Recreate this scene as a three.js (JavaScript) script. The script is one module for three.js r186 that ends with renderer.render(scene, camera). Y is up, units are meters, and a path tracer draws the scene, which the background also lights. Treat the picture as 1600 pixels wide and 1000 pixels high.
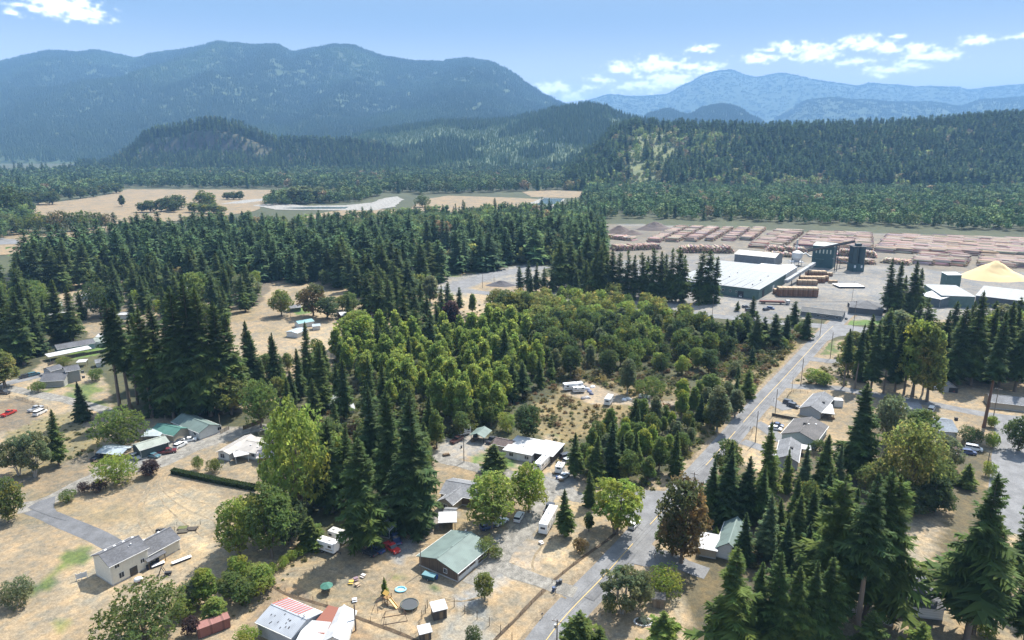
import * as THREE from 'three';
import { mergeGeometries } from 'three/addons/utils/BufferGeometryUtils.js';
import { RoundedBoxGeometry } from 'three/addons/geometries/RoundedBoxGeometry.js';
import { MarchingCubes } from 'three/addons/objects/MarchingCubes.js';

// ------------------------------------------------------------------ camera, sun, exposure
const FOCAL = 1066, PITCH = THREE.MathUtils.degToRad(14.5), EYE = 100;       // the photo's focal length in its own pixels, the drone's tilt and height
const scene = new THREE.Scene();
const camera = new THREE.PerspectiveCamera(2 * Math.atan(500 / FOCAL) * 180 / Math.PI, 1.6, 1, 60000);
camera.position.set(0, EYE, 0);
camera.rotation.set(-PITCH, 0, 0);
const renderer = new THREE.WebGLRenderer({ antialias: true });
renderer.setSize(1024, 640);
renderer.toneMapping = THREE.LinearToneMapping;
renderer.toneMappingExposure = 2.95;
renderer.shadowMap.enabled = true;
const SUN = new THREE.Vector3(0.34, 0.83, -0.44).normalize();
const sun = new THREE.DirectionalLight(new THREE.Color(1, 0.95, 0.87), 3.75);
sun.position.copy(SUN).multiplyScalar(900).add(new THREE.Vector3(0, 0, -350));
sun.target.position.set(0, 0, -350);
sun.castShadow = true;
sun.shadow.mapSize.set(4096, 4096);
Object.assign(sun.shadow.camera, { left: -700, right: 700, top: 600, bottom: -600, near: 10, far: 3000 });
scene.add(sun, sun.target);
scene.fog = new THREE.FogExp2(new THREE.Color(0.30, 0.585, 1.0), 0.000082);

// ------------------------------------------------------------------ numbers
function rng(seed) { let a = seed >>> 0; return () => { a = (a + 0x6D2B79F5) | 0; let t = Math.imul(a ^ (a >>> 15), 1 | a); t = (t + Math.imul(t ^ (t >>> 7), 61 | t)) ^ t; return ((t ^ (t >>> 14)) >>> 0) / 4294967296; }; }
const V = (x, y, z) => new THREE.Vector3(x, y, z), lerp = THREE.MathUtils.lerp, clamp = THREE.MathUtils.clamp, smooth = THREE.MathUtils.smoothstep;
function hash2(x, y) { let h = Math.imul(x | 0, 374761393) + Math.imul(y | 0, 668265263); h = Math.imul(h ^ (h >>> 13), 1274126177); return ((h ^ (h >>> 16)) >>> 0) / 4294967296; }
function noise(x, y) { const ix = Math.floor(x), iy = Math.floor(y), fx = x - ix, fy = y - iy, u = fx * fx * (3 - 2 * fx), v = fy * fy * (3 - 2 * fy); return lerp(lerp(hash2(ix, iy), hash2(ix + 1, iy), u), lerp(hash2(ix, iy + 1), hash2(ix + 1, iy + 1), u), v); }
function fbm(x, y, n = 4) { let s = 0, a = 0.5, t = 0; for (let i = 0; i < n; i++) { s += a * noise(x, y); t += a; a *= 0.5; x = x * 2.03 + 17.3; y = y * 2.03 + 5.1; } return s / t; }
// a direction of the photo (its 1600 x 1000 grid) meets the level ground (or a level at height h) at a place in the world
const CP = Math.cos(PITCH), SP = Math.sin(PITCH);
function ray(x, y) { const cx = (x - 800) / FOCAL, cy = (500 - y) / FOCAL; return V(cx, cy * CP - SP, -CP - cy * SP); }
function G(x, y, h = 0) { const d = ray(x, y), t = (h - EYE) / d.y; return V(d.x * t, h, d.z * t); }
function atDepth(x, y, D) { const d = ray(x, y), t = -D / d.z; return V(d.x * t, EYE + d.y * t, -D); }
function heightAt(Z, ty) { const cy = (500 - ty) / FOCAL; return EYE + Z * (SP - cy * CP) / (CP + cy * SP); }
const poly = (pts) => pts.map(([x, y]) => { const p = G(x, y); return [p.x, p.z]; });
function inside(P, x, z) { let c = false; for (let i = 0, j = P.length - 1; i < P.length; j = i++) { const a = P[i], b = P[j]; if ((a[1] > z) !== (b[1] > z) && x < (b[0] - a[0]) * (z - a[1]) / (b[1] - a[1]) + a[0]) c = !c; } return c; }
function boxOf(P) { let x0 = 1e9, x1 = -1e9, z0 = 1e9, z1 = -1e9; for (const [x, z] of P) { x0 = Math.min(x0, x); x1 = Math.max(x1, x); z0 = Math.min(z0, z); z1 = Math.max(z1, z); } return [x0, x1, z0, z1]; }
function toSeg(x, z, a, b) { const dx = b[0] - a[0], dz = b[1] - a[1], t = clamp(((x - a[0]) * dx + (z - a[1]) * dz) / (dx * dx + dz * dz || 1), 0, 1); return Math.hypot(x - a[0] - t * dx, z - a[1] - t * dz); }
function toLine(L, x, z) { let d = 1e9; for (let i = 0; i + 1 < L.length; i++) d = Math.min(d, toSeg(x, z, L[i], L[i + 1])); return d; }

// ------------------------------------------------------------------ names
const taken = {};
function numbered(n) { const k = taken[n] = (taken[n] ?? -1) + 1; return k ? n + '_' + String(k).padStart(3, '0') : n; }
function shade(o) { o.traverse((m) => { if (m.isMesh) { m.castShadow = true; m.receiveShadow = true; } }); return o; }
function tag(o, label, category, group) { o.userData.label = label; o.userData.category = category; if (group) o.userData.group = group; return o; }
function thing(name, label, category, pos, turn = 0, group) { const o = new THREE.Group(); o.name = numbered(name); if (pos) o.position.copy(pos); o.rotation.y = turn; scene.add(o); return tag(o, label, category, group); }
function part(parent, name, geo, mat, label) { const m = new THREE.Mesh(geo, mat); m.name = name; m.castShadow = m.receiveShadow = true; if (label) m.userData.label = label; parent.add(m); return m; }
function struct(name, geo, mat) { const m = new THREE.Mesh(geo, mat); m.name = name; m.userData.kind = 'structure'; m.castShadow = m.receiveShadow = true; scene.add(m); return m; }
const C = (r, g, b) => new THREE.Color().setRGB(r, g, b);
function M(r, g, b, rough = 0.85, extra = {}) { return new THREE.MeshStandardMaterial({ color: C(r, g, b), roughness: rough, ...extra }); }

// ------------------------------------------------------------------ sky: late-summer air, a few low fair-weather clouds, overhead brightened as fill
{
  const W = 4096, H = 2048, data = new Float32Array(W * H * 4);
  // [centre x, centre y, half width, half height] of each cloud, in the photo's grid
  const CL = [[92, 8, 54, 24], [128, 24, 44, 13], [15, 20, 14, 5], [862, 140, 48, 14], [895, 150, 40, 12], [932, 125, 32, 9], [920, 137, 22, 8], [978, 108, 44, 14], [1025, 102, 56, 18], [1078, 104, 34, 10], [1045, 126, 70, 22], [1000, 135, 60, 16], [1108, 106, 34, 9], [1100, 76, 30, 8],
    [1188, 92, 40, 10], [1232, 75, 48, 12], [1275, 84, 58, 17], [1325, 98, 40, 8], [1350, 68, 40, 13], [1385, 76, 26, 10], [1430, 78, 30, 11], [1458, 88, 42, 12], [1420, 103, 34, 11], [1385, 110, 36, 9], [1370, 118, 18, 6], [1522, 64, 28, 8], [1590, 57, 20, 5], [1402, 57, 15, 4],
    [1720, 40, 50, 16], [1850, 90, 60, 12], [-150, 60, 60, 14], [-320, 100, 50, 10]];
  const clouds = CL.map(([x, y, w, h]) => { const a = ray(x, y).normalize(), e = Math.asin(a.y), az = Math.atan2(a.z, a.x); return { az, e, w: w * 0.86 / FOCAL, h: h * 0.86 / FOCAL }; });
  const r = rng(3);
  for (let i = 0; i < 70; i++) { const az = r() * 2 * Math.PI - Math.PI, e = 0.09 + r() * 0.3; if (Math.abs(az + Math.PI / 2) < 0.75) continue; const w = (0.02 + 0.04 * r()) * (1 + e * 2); clouds.push({ az, e, w, h: w * (0.22 + e * 0.4) }); }
  const zen = [0.26, 0.335, 0.46], mid = [0.125, 0.17, 0.24], low = [0.62, 0.55, 0.47];  // zenith raised above a clear sky's tone to lift the shade
  for (let row = 0; row < H; row++) {
    const up = ((row + 0.5) / H - 0.5) * Math.PI, s = Math.max(0, Math.sin(up));
    const near = clouds.filter((c) => Math.abs(up - c.e) < c.h * 2.6);
    for (let col = 0; col < W; col++) {
      const az = ((col + 0.5) / W - 0.5) * 2 * Math.PI, i = (row * W + col) * 4;
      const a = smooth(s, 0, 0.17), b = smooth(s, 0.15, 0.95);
      const cs = Math.cos(up) * (Math.cos(az) * SUN.x + Math.sin(az) * SUN.z) + Math.sin(up) * SUN.y, glow = 0.6 * Math.pow(Math.max(0, cs), 9);  // sun aureole widened and strengthened as added fill
      let k = 0;
      for (const c of near) {
        let dx = az - c.az; if (dx > Math.PI) dx -= 2 * Math.PI; else if (dx < -Math.PI) dx += 2 * Math.PI;
        const u = dx / c.w, v = (up - c.e) / c.h; if (u * u > 6) continue;
        const n = fbm(az * 95 + 40, up * 240, 5) - 0.5, fine = fbm(az * 330, up * 700 + 9, 3) - 0.5;
        k = Math.max(k, 1 - Math.sqrt(u * u + (v < 0 ? v * v * 1.7 : v * v)) + n * 1.7 + fine * 0.8);
      }
      const cover = smooth(k, 0.0, 0.7) * 0.97, lit = 1.0 + 0.35 * smooth(k, 0.1, 1.0);
      for (let ch = 0; ch < 3; ch++) {
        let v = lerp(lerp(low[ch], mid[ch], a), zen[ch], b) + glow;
        v = lerp(v, [0.72, 0.71, 0.70][ch] * lit, cover);
        data[i + ch] = v;
      }
      data[i + 3] = 1;
    }
  }
  const t = new THREE.DataTexture(data, W, H, THREE.RGBAFormat, THREE.FloatType);
  t.mapping = THREE.EquirectangularReflectionMapping; t.magFilter = t.minFilter = THREE.LinearFilter; t.wrapS = THREE.RepeatWrapping; t.needsUpdate = true;
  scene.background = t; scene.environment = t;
}
// ------------------------------------------------------------------ textures
function grain(size, f, srgb = true) {
  const d = new Uint8Array(size * size * 4);
  for (let y = 0; y < size; y++) for (let x = 0; x < size; x++) { const c = f(x / size, y / size, x, y), i = (y * size + x) * 4; for (let k = 0; k < 3; k++) d[i + k] = clamp((Array.isArray(c) ? c[k] : c) * 255, 0, 255); d[i + 3] = 255; }
  const t = new THREE.DataTexture(d, size, size, THREE.RGBAFormat); t.wrapS = t.wrapT = THREE.RepeatWrapping; t.magFilter = THREE.LinearFilter; t.minFilter = THREE.LinearMipmapLinearFilter; t.generateMipmaps = true; if (srgb) t.colorSpace = THREE.SRGBColorSpace; t.needsUpdate = true; return t;
}
// noise that tiles: n cells across the unit square
function tnoise(u, v, n, s = 0) { const x = u * n, y = v * n, ix = Math.floor(x), iy = Math.floor(y), fx = x - ix, fy = y - iy, a = fx * fx * (3 - 2 * fx), b = fy * fy * (3 - 2 * fy), w = (i) => ((i % n) + n) % n, h = (i, j) => hash2(w(i) + s * 131, w(j) + s * 57); return lerp(lerp(h(ix, iy), h(ix + 1, iy), a), lerp(h(ix, iy + 1), h(ix + 1, iy + 1), a), b); }
const grassTex = grain(1024, (u, v, x, y) => {
  const big = tnoise(u, v, 9, 1), mid = tnoise(u, v, 37, 2), streak = tnoise(u + 0.02 * big, v, 90, 3), fine = tnoise(u, v, 260, 4), sp = hash2(x, y);
  const k = 0.70 + 0.08 * (big - 0.5) + 0.10 * (mid - 0.5) + 0.12 * (streak - 0.5) + 0.15 * (fine - 0.5) + 0.10 * (sp - 0.5), warm = 0.05 * (mid - 0.5) + 0.04 * (big - 0.5);
  return [k + warm, k, k - warm * 1.4];
});
const asphaltTex = grain(512, (u, v, x, y) => { const k = 0.78 + 0.12 * (tnoise(u, v, 6, 5) - 0.5) + 0.10 * (tnoise(u, v, 40, 6) - 0.5) + 0.12 * (hash2(x, y) - 0.5); const crack = Math.abs(tnoise(u, v, 14, 8) - 0.5) < 0.010 ? 0.82 : 1; return k * crack; });
const gravelTex = grain(512, (u, v, x, y) => { const k = 0.76 + 0.20 * (tnoise(u, v, 11, 9) - 0.5) + 0.22 * (tnoise(u, v, 60, 10) - 0.5) + 0.26 * (hash2(x, y + 999) - 0.5); return [k, k * 0.985, k * 0.96]; });
const ribTex = grain(256, (u, v, x) => { const q = (u * 16) % 1, seam = q < 0.14 ? 0.74 : q < 0.24 ? 1.0 : 0.90; return seam + 0.05 * (hash2(x, Math.floor(v * 64)) - 0.5) + 0.16 * Math.min(0, tnoise(u, v, 5, 21) - 0.45) + 0.10 * (tnoise(u, v, 3, 22) - 0.5); });
const shingleTex = grain(512, (u, v, x, y) => { const row = Math.floor(v * 32), c = Math.floor(u * 20 + (row % 2) * 0.5), e = (v * 32) % 1; return (0.80 + 0.14 * (hash2(c, row) - 0.5) + 0.12 * (tnoise(u, v, 4, 12) - 0.5)) * (e < 0.16 ? 0.80 : 1) + 0.08 * (hash2(x, y) - 0.5); });
const sidingTex = grain(256, (u, v, x, y) => { const e = (v * 16) % 1; return (e < 0.12 ? 0.78 : 0.93 + 0.04 * e) + 0.05 * (tnoise(u, v, 9, 13) - 0.5) + 0.03 * (hash2(x, y) - 0.5); });
const woodTex = grain(256, (u, v, x, y) => { const p = Math.floor(u * 10), e = (u * 10) % 1; return (e < 0.08 ? 0.62 : 0.84 + 0.16 * (hash2(p, 3) - 0.5) + 0.14 * (tnoise(u, v, 64, 15) - 0.5) * (1)) + 0.06 * (tnoise(u, v, 6, 14) - 0.5); });

// ------------------------------------------------------------------ roads, as lines in the world: [points, half width, kind]
const line = (pts) => poly(pts);
const MAIN = line([[700, 1290], [854, 1000], [953, 890], [1021, 814], [1095, 736], [1180, 639], [1230, 585], [1262, 550], [1288, 522], [1300, 511], [1326, 488]]);
const HIGHWAY = line([[560, 440], [640, 446], [700, 452], [760, 458], [830, 466], [920, 474], [1010, 482], [1080, 490], [1180, 500], [1240, 506], [1320, 512], [1420, 520], [1560, 530], [1700, 540]]);
const ROADS = [
  [MAIN, 4.1, 'asphalt'], [HIGHWAY, 5.2, 'asphalt'],
  [line([[30, 794], [62, 788], [100, 770], [150, 745], [200, 733], [240, 728], [285, 708], [330, 690], [380, 674], [430, 664], [460, 655]]), 3.0, 'gravel'],
  [line([[52, 796], [110, 820], [150, 838], [178, 852], [205, 862]]), 2.5, 'asphalt_dark'],
  [line([[-60, 592], [0, 604], [60, 616], [110, 627], [160, 640], [185, 655]]), 2.6, 'gravel'],
  [line([[0, 602], [40, 592], [75, 585], [100, 588]]), 3.2, 'asphalt'],
  [line([[1200, 600], [1245, 604], [1300, 606], [1340, 612], [1400, 622], [1450, 630], [1520, 644], [1570, 652], [1600, 655]]), 3.0, 'asphalt'],
  [line([[1570, 648], [1578, 680], [1575, 720], [1572, 770], [1570, 830]]), 4.4, 'asphalt'],
  [line([[1010, 782], [960, 776], [910, 778], [880, 768], [862, 762], [840, 800], [815, 830], [792, 850], [775, 880], [740, 915]]), 3.0, 'gravel'],
  [line([[880, 768], [845, 752], [800, 742], [750, 732], [700, 720], [676, 712]]), 2.6, 'gravel'],
  [line([[775, 880], [820, 900], [860, 915], [900, 925]]), 2.2, 'gravel'],
  [line([[1180, 660], [1200, 672], [1225, 690]]), 2.6, 'asphalt'], [line([[1160, 690], [1190, 700], [1215, 712]]), 2.4, 'asphalt'],
  [line([[1000, 868], [1035, 868], [1075, 886], [1105, 896]]), 2.5, 'asphalt'],
  [line([[1195, 622], [1215, 632], [1232, 640]]), 3.2, 'asphalt'],
  [line([[1262, 560], [1285, 563], [1320, 566]]), 3.4, 'asphalt'],
  [line([[700, 452], [735, 440], [775, 428], [815, 422], [850, 416]]), 9, 'asphalt'],
];
// ------------------------------------------------------------------ patches of ground: colour where a place is not dry grass
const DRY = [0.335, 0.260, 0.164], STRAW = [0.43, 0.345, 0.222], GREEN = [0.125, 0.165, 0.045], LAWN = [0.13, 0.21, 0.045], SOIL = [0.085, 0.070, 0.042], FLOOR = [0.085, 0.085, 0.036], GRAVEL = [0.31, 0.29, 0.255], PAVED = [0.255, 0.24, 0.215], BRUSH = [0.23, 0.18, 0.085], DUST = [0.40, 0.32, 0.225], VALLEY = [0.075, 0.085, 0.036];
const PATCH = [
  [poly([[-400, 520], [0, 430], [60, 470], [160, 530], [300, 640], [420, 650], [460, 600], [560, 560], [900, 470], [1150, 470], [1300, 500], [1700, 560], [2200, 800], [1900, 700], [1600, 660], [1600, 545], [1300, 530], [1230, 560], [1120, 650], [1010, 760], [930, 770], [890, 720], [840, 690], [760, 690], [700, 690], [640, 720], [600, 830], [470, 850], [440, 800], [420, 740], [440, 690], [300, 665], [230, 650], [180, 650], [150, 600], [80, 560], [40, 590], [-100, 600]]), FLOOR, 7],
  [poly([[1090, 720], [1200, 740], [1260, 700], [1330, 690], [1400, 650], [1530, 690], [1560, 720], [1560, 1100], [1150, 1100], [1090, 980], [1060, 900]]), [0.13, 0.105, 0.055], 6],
  [poly([[1340, 780], [1480, 790], [1470, 880], [1400, 890], [1345, 870]]), DRY, 3], [poly([[1310, 940], [1600, 930], [1640, 1060], [1290, 1060]]), [0.30, 0.24, 0.15], 4],
  [poly([[820, 640], [870, 600], [930, 585], [1050, 600], [1060, 630], [1000, 650], [900, 690], [850, 690]]), BRUSH, 6],
  [poly([[1095, 640], [1130, 580], [1190, 535], [1270, 510], [1285, 522], [1225, 580], [1120, 690], [1060, 755]]), BRUSH, 5],
  [poly([[872, 602], [900, 590], [930, 600], [975, 618], [1060, 628], [1052, 636], [960, 632], [930, 634], [890, 618]]), DUST, 2.5],
  [poly([[395, 470], [470, 460], [640, 480], [660, 500], [560, 560], [500, 540], [430, 510]]), DRY, 5],
  [poly([[450, 485], [475, 478], [485, 488], [460, 492]]), LAWN, 2], [poly([[1300, 498], [1350, 486], [1420, 494], [1400, 508], [1320, 508]]), LAWN, 2], [poly([[720, 505], [800, 495], [812, 515], [745, 524]]), LAWN, 3], [poly([[1278, 540], [1300, 532], [1312, 552], [1282, 556]]), GREEN, 2], [poly([[690, 435], [715, 422], [752, 426], [735, 436], [700, 446]]), GREEN, 2.5],
  [poly([[110, 548], [165, 538], [175, 548], [118, 562]]), LAWN, 2], [poly([[55, 614], [110, 596], [170, 600], [170, 640], [110, 624]]), GREEN, 3], [poly([[-60, 640], [30, 622], [70, 632], [60, 660], [-60, 690]]), [0.22, 0.17, 0.11], 2.5],
  [poly([[0, 680], [60, 655], [110, 640], [160, 690], [120, 720], [30, 750]]), [0.24, 0.20, 0.10], 5],
  [poly([[80, 905], [110, 862], [135, 850], [140, 870], [105, 905], [40, 935], [20, 925]]), GREEN, 3.5], [poly([[80, 975], [110, 962], [125, 970], [90, 985]]), [0.22, 0.22, 0.09], 3],
  [poly([[735, 716], [760, 708], [778, 712], [745, 728]]), LAWN, 1.5], [poly([[785, 722], [800, 716], [812, 726], [790, 735]]), LAWN, 1.5], [poly([[845, 680], [880, 675], [882, 690], [850, 692]]), GREEN, 2],
  [poly([[690, 690], [735, 672], [765, 690], [740, 715], [690, 720], [680, 712]]), GRAVEL, 2], [poly([[760, 855], [800, 815], [830, 840], [820, 900], [775, 925], [735, 950], [700, 945], [745, 905]]), GRAVEL, 3], [poly([[620, 885], [660, 845], [690, 820], [720, 800], [700, 790], [640, 820], [610, 860]]), GRAVEL, 2], [poly([[840, 750], [880, 730], [910, 745], [890, 775], [850, 780]]), GRAVEL, 2], [poly([[850, 860], [915, 800], [905, 850], [860, 890]]), STRAW, 4], [poly([[800, 870], [850, 840], [850, 895], [815, 900]]), DUST, 4],
  [poly([[230, 770], [300, 760], [370, 790], [330, 860], [230, 800]]), STRAW, 8], [poly([[690, 960], [760, 950], [770, 1000], [690, 1010]]), [0.32, 0.29, 0.23], 2], [poly([[620, 893], [650, 897], [640, 908], [622, 906]]), GREEN, 2], [poly([[655, 910], [680, 913], [672, 922]]), GREEN, 1.5],
  [poly([[400, 930], [440, 905], [560, 960], [620, 1010], [380, 1010]]), [0.27, 0.20, 0.125], 3],
  [poly([[260, 690], [300, 680], [360, 668], [430, 665], [300, 705], [210, 735], [160, 745], [140, 738]]), GRAVEL, 2.5], [poly([[1240, 650], [1340, 630], [1340, 700], [1290, 720]]), [0.32, 0.25, 0.155], 3], [poly([[1440, 600], [1600, 610], [1600, 645], [1440, 628]]), DRY, 3],
  [poly([[60, 480], [160, 450], [400, 425], [430, 450], [400, 480], [300, 470], [160, 500]]), [0.17, 0.14, 0.095], 4],
  [poly([[560, 438], [720, 432], [760, 424], [830, 412], [850, 420], [850, 440], [760, 458], [700, 460]]), GRAVEL, 2], [poly([[735, 450], [760, 440], [800, 446], [820, 456], [760, 456]]), DRY, 2],
  [poly([[850, 470], [900, 380], [960, 350], [1600, 374], [1900, 385], [2000, 480], [1600, 500], [1320, 500], [1080, 495]]), PAVED, 3],
  [poly([[940, 350], [1600, 374], [1900, 385], [1900, 425], [1480, 425], [1400, 410], [1330, 420], [1160, 395], [940, 410]]), [0.22, 0.19, 0.145], 5],
];
for (const p of PATCH) p.push(boxOf(p[0]));
function groundColour(x, z) {
  const w = 1 + clamp((-z - 250) / 500, 0, 2), n1 = fbm(x * 0.06 + 3, z * 0.06, 3) - 0.5, n2 = fbm(x * 0.06 + 93, z * 0.06 + 41, 3) - 0.5;
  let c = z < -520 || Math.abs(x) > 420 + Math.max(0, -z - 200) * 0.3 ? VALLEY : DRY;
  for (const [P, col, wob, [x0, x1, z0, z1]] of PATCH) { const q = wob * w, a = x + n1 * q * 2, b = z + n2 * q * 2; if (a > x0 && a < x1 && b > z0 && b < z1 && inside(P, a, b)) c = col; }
  const m = fbm(x * 0.021 + 7, z * 0.021 + 2, 4), m2 = fbm(x * 0.11, z * 0.11 + 50, 3), k = 0.74 + 0.52 * m + 0.30 * (m2 - 0.5);
  const out = [c[0] * k, c[1] * k, c[2] * k];
  if (c === DRY || c === STRAW) { const g = smooth(fbm(x * 0.03 + 31, z * 0.045 + 77, 4), 0.56, 0.72) * 0.55, s = smooth(fbm(x * 0.05 + 11, z * 0.02 + 7, 4), 0.52, 0.70) * 0.5; for (let i = 0; i < 3; i++) { out[i] = lerp(out[i], [0.25, 0.20, 0.105][i] * k, g); out[i] = lerp(out[i], STRAW[i] * 1.06 * k, s); } }
  if (c === GREEN || c === LAWN) { const g = smooth(fbm(x * 0.16 + 5, z * 0.16, 4), c === LAWN ? 0.2 : 0.38, c === LAWN ? 0.5 : 0.6); for (let i = 0; i < 3; i++) out[i] = lerp(DRY[i] * k, out[i], g); }
  return out;
}
{
  const xs = [], zs = [];
  for (let x = -300; x <= 330; x += 2) xs.push(x);
  for (let s = 3, x = 330; x < 30000; s *= 1.13) { x += s; xs.push(x); xs.unshift(-300 - (x - 330)); }
  for (let z = -90; z >= -450; z -= 2) zs.push(z);
  for (let s = 2.4, z = -450; z > -30000; s *= 1.035) { z -= s; zs.push(z); }
  zs.unshift(-60, 0, 200, 2000);
  zs.sort((a, b) => b - a);
  const nx = xs.length, nz = zs.length, pos = new Float32Array(nx * nz * 3), uv = new Float32Array(nx * nz * 2), col = new Float32Array(nx * nz * 3), idx = [];
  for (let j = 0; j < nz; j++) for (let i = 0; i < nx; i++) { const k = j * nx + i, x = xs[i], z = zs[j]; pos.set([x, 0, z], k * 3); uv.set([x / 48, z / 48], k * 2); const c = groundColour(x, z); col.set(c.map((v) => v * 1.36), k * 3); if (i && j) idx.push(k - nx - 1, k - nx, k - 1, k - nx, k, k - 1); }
  const g = new THREE.BufferGeometry(); g.setAttribute('position', new THREE.BufferAttribute(pos, 3)); g.setAttribute('uv', new THREE.BufferAttribute(uv, 2)); g.setAttribute('color', new THREE.BufferAttribute(col, 3)); g.setIndex(idx.map((_, q) => idx[q - (q % 3) + [0, 2, 1][q % 3]])); g.computeVertexNormals();
  struct('ground', g, new THREE.MeshStandardMaterial({ map: grassTex, vertexColors: true, roughness: 1 }));
}
// a flat sheet of any outline, with an uneven edge
function sheet(name, pts, h, mat, scale = 20, wobble = 0) {
  const P = poly(pts), s = new THREE.Shape(), q = [];
  P.forEach(([x, z], i) => { const [bx, bz] = P[(i + 1) % P.length], L = Math.hypot(bx - x, bz - z), n = Math.max(1, Math.min(60, Math.floor(L / Math.max(2, wobble * 3)))); for (let k = 0; k < n; k++) { const a = lerp(x, bx, k / n), b = lerp(z, bz, k / n); q.push(new THREE.Vector2(a + (fbm(a * 0.11, b * 0.11, 3) - 0.5) * wobble * 3, -(b + (fbm(a * 0.11 + 50, b * 0.11, 3) - 0.5) * wobble * 3))); } });
  s.setFromPoints(q);
  const g = new THREE.ShapeGeometry(s); g.rotateX(-Math.PI / 2); g.translate(0, h, 0);
  const p = g.attributes.position, uv = g.attributes.uv; for (let i = 0; i < p.count; i++) uv.setXY(i, p.getX(i) / scale, p.getZ(i) / scale);
  return struct(numbered(name), g, mat);
}
function ribbon(L, half, h, step = 4, wob = 0, scale = 12, from = 0, to = 1e9, side = 0) {
  const curve = new THREE.CatmullRomCurve3(L.map(([x, z]) => V(x, 0, z)), false, 'centripetal'), len = curve.getLength(), a0 = from / len, a1 = Math.min(1, to / len), n = Math.max(2, Math.ceil((a1 - a0) * len / step)), pos = [], uv = [], idx = [];
  for (let i = 0; i <= n; i++) { const t = lerp(a0, a1, i / n), p = curve.getPointAt(t), d = curve.getTangentAt(t), nx = -d.z, nz = d.x, wl = half + side + wob * (fbm(p.x * 0.25, p.z * 0.25, 2) - 0.5) * 2, wr = half - side + wob * (fbm(p.x * 0.25 + 70, p.z * 0.25, 2) - 0.5) * 2; for (const s of [-wr, wl]) { const x = p.x + nx * s, z = p.z + nz * s; pos.push(x, h, z); uv.push(x / scale, z / scale); } if (i) { const k = i * 2; idx.push(k - 2, k - 1, k, k - 1, k + 1, k); } }
  const g = new THREE.BufferGeometry(); g.setAttribute('position', new THREE.Float32BufferAttribute(pos, 3)); g.setAttribute('uv', new THREE.Float32BufferAttribute(uv, 2)); g.setIndex(idx); g.computeVertexNormals(); if (g.attributes.normal.getY(0) < 0) { g.setIndex(idx.map((_, q) => idx[q - (q % 3) + [0, 2, 1][q % 3]])); g.computeVertexNormals(); } g.userData.len = len; return g;
}
const mDrive = new THREE.MeshStandardMaterial({ map: asphaltTex, color: C(0.185, 0.187, 0.195), roughness: 0.95 });
const mAsphalt = new THREE.MeshStandardMaterial({ map: asphaltTex, color: C(0.25, 0.25, 0.252), roughness: 0.92 }), mGravel = new THREE.MeshStandardMaterial({ map: gravelTex, color: C(0.32, 0.31, 0.285), roughness: 1 }), mYellow = M(0.50, 0.35, 0.13, 0.8), mWhite = M(0.7, 0.7, 0.68, 0.8), mShoulder = new THREE.MeshStandardMaterial({ map: gravelTex, color: C(0.33, 0.265, 0.18), roughness: 1 });
struct('road_shoulder', ribbon(MAIN, 5.6, 0.006, 2, 0.9), mShoulder);
ROADS.forEach(([L, w, k], i) => struct(i === 0 ? 'main_road' : i === 1 ? 'highway' : numbered(k === 'gravel' ? 'gravel_lane' : 'paved_lane'), ribbon(L, w, 0.012 + 0.004 * i + (i === 1 ? 0.02 : 0), 3, k === 'gravel' ? 0.7 : i > 2 ? 0.25 : 0.08), k === 'gravel' ? mGravel : k === 'asphalt_dark' ? mDrive : mAsphalt));
sheet('driveway_bend', [[44, 793], [62, 783], [88, 775], [86, 784], [84, 793], [92, 806], [104, 814], [80, 808]], 0.093, mDrive, 12, 0.2);
sheet('road_apron', [[955, 790], [968, 772], [1005, 766], [1050, 768], [1030, 800], [1005, 830], [985, 815]], 0.095, mAsphalt, 12, 0.2);
sheet('road_apron', [[1010, 845], [1028, 858], [1042, 868], [1048, 884], [1010, 886], [985, 880]], 0.099, mAsphalt, 12, 0.2);
sheet('road_apron', [[1264, 540], [1290, 508], [1330, 508], [1352, 520], [1310, 526], [1290, 534]], 0.103, mAsphalt, 12, 0.2);
[[120, 60, 1.6], [150, 74, -1.7], [190, 30, 1.2], [235, 46, -1.4], [290, 60, 1.8], [340, 40, -1.6], [60, 22, 1.5]].forEach(([a, l, sd], i) => struct(numbered('road_patch'), ribbon(MAIN, 1.15 + 0.2 * (i % 3), 0.085 + 0.002 * i, 3, 0.12, 12, a, a + l, sd), new THREE.MeshStandardMaterial({ map: asphaltTex, color: C(0.205 + 0.01 * (i % 3), 0.205 + 0.01 * (i % 3), 0.21 + 0.01 * (i % 3)), roughness: 0.95 })));
{ // painted lines: a broken yellow centre line near, a full one farther on, white edges
  const t = ribbon(MAIN, 1, 0).userData.len, marks = [];
  for (const [a, b] of [[40, 86], [97, 118], [140, 172], [182, t - 40]]) marks.push(ribbon(MAIN, 0.09, 0.108, 3, 0.02, 12, a, b, 0));
  struct('centre_line', mergeGeometries(marks.map((g) => { const c = g.clone(); delete c.userData.len; return c; })), mYellow);
}
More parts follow.
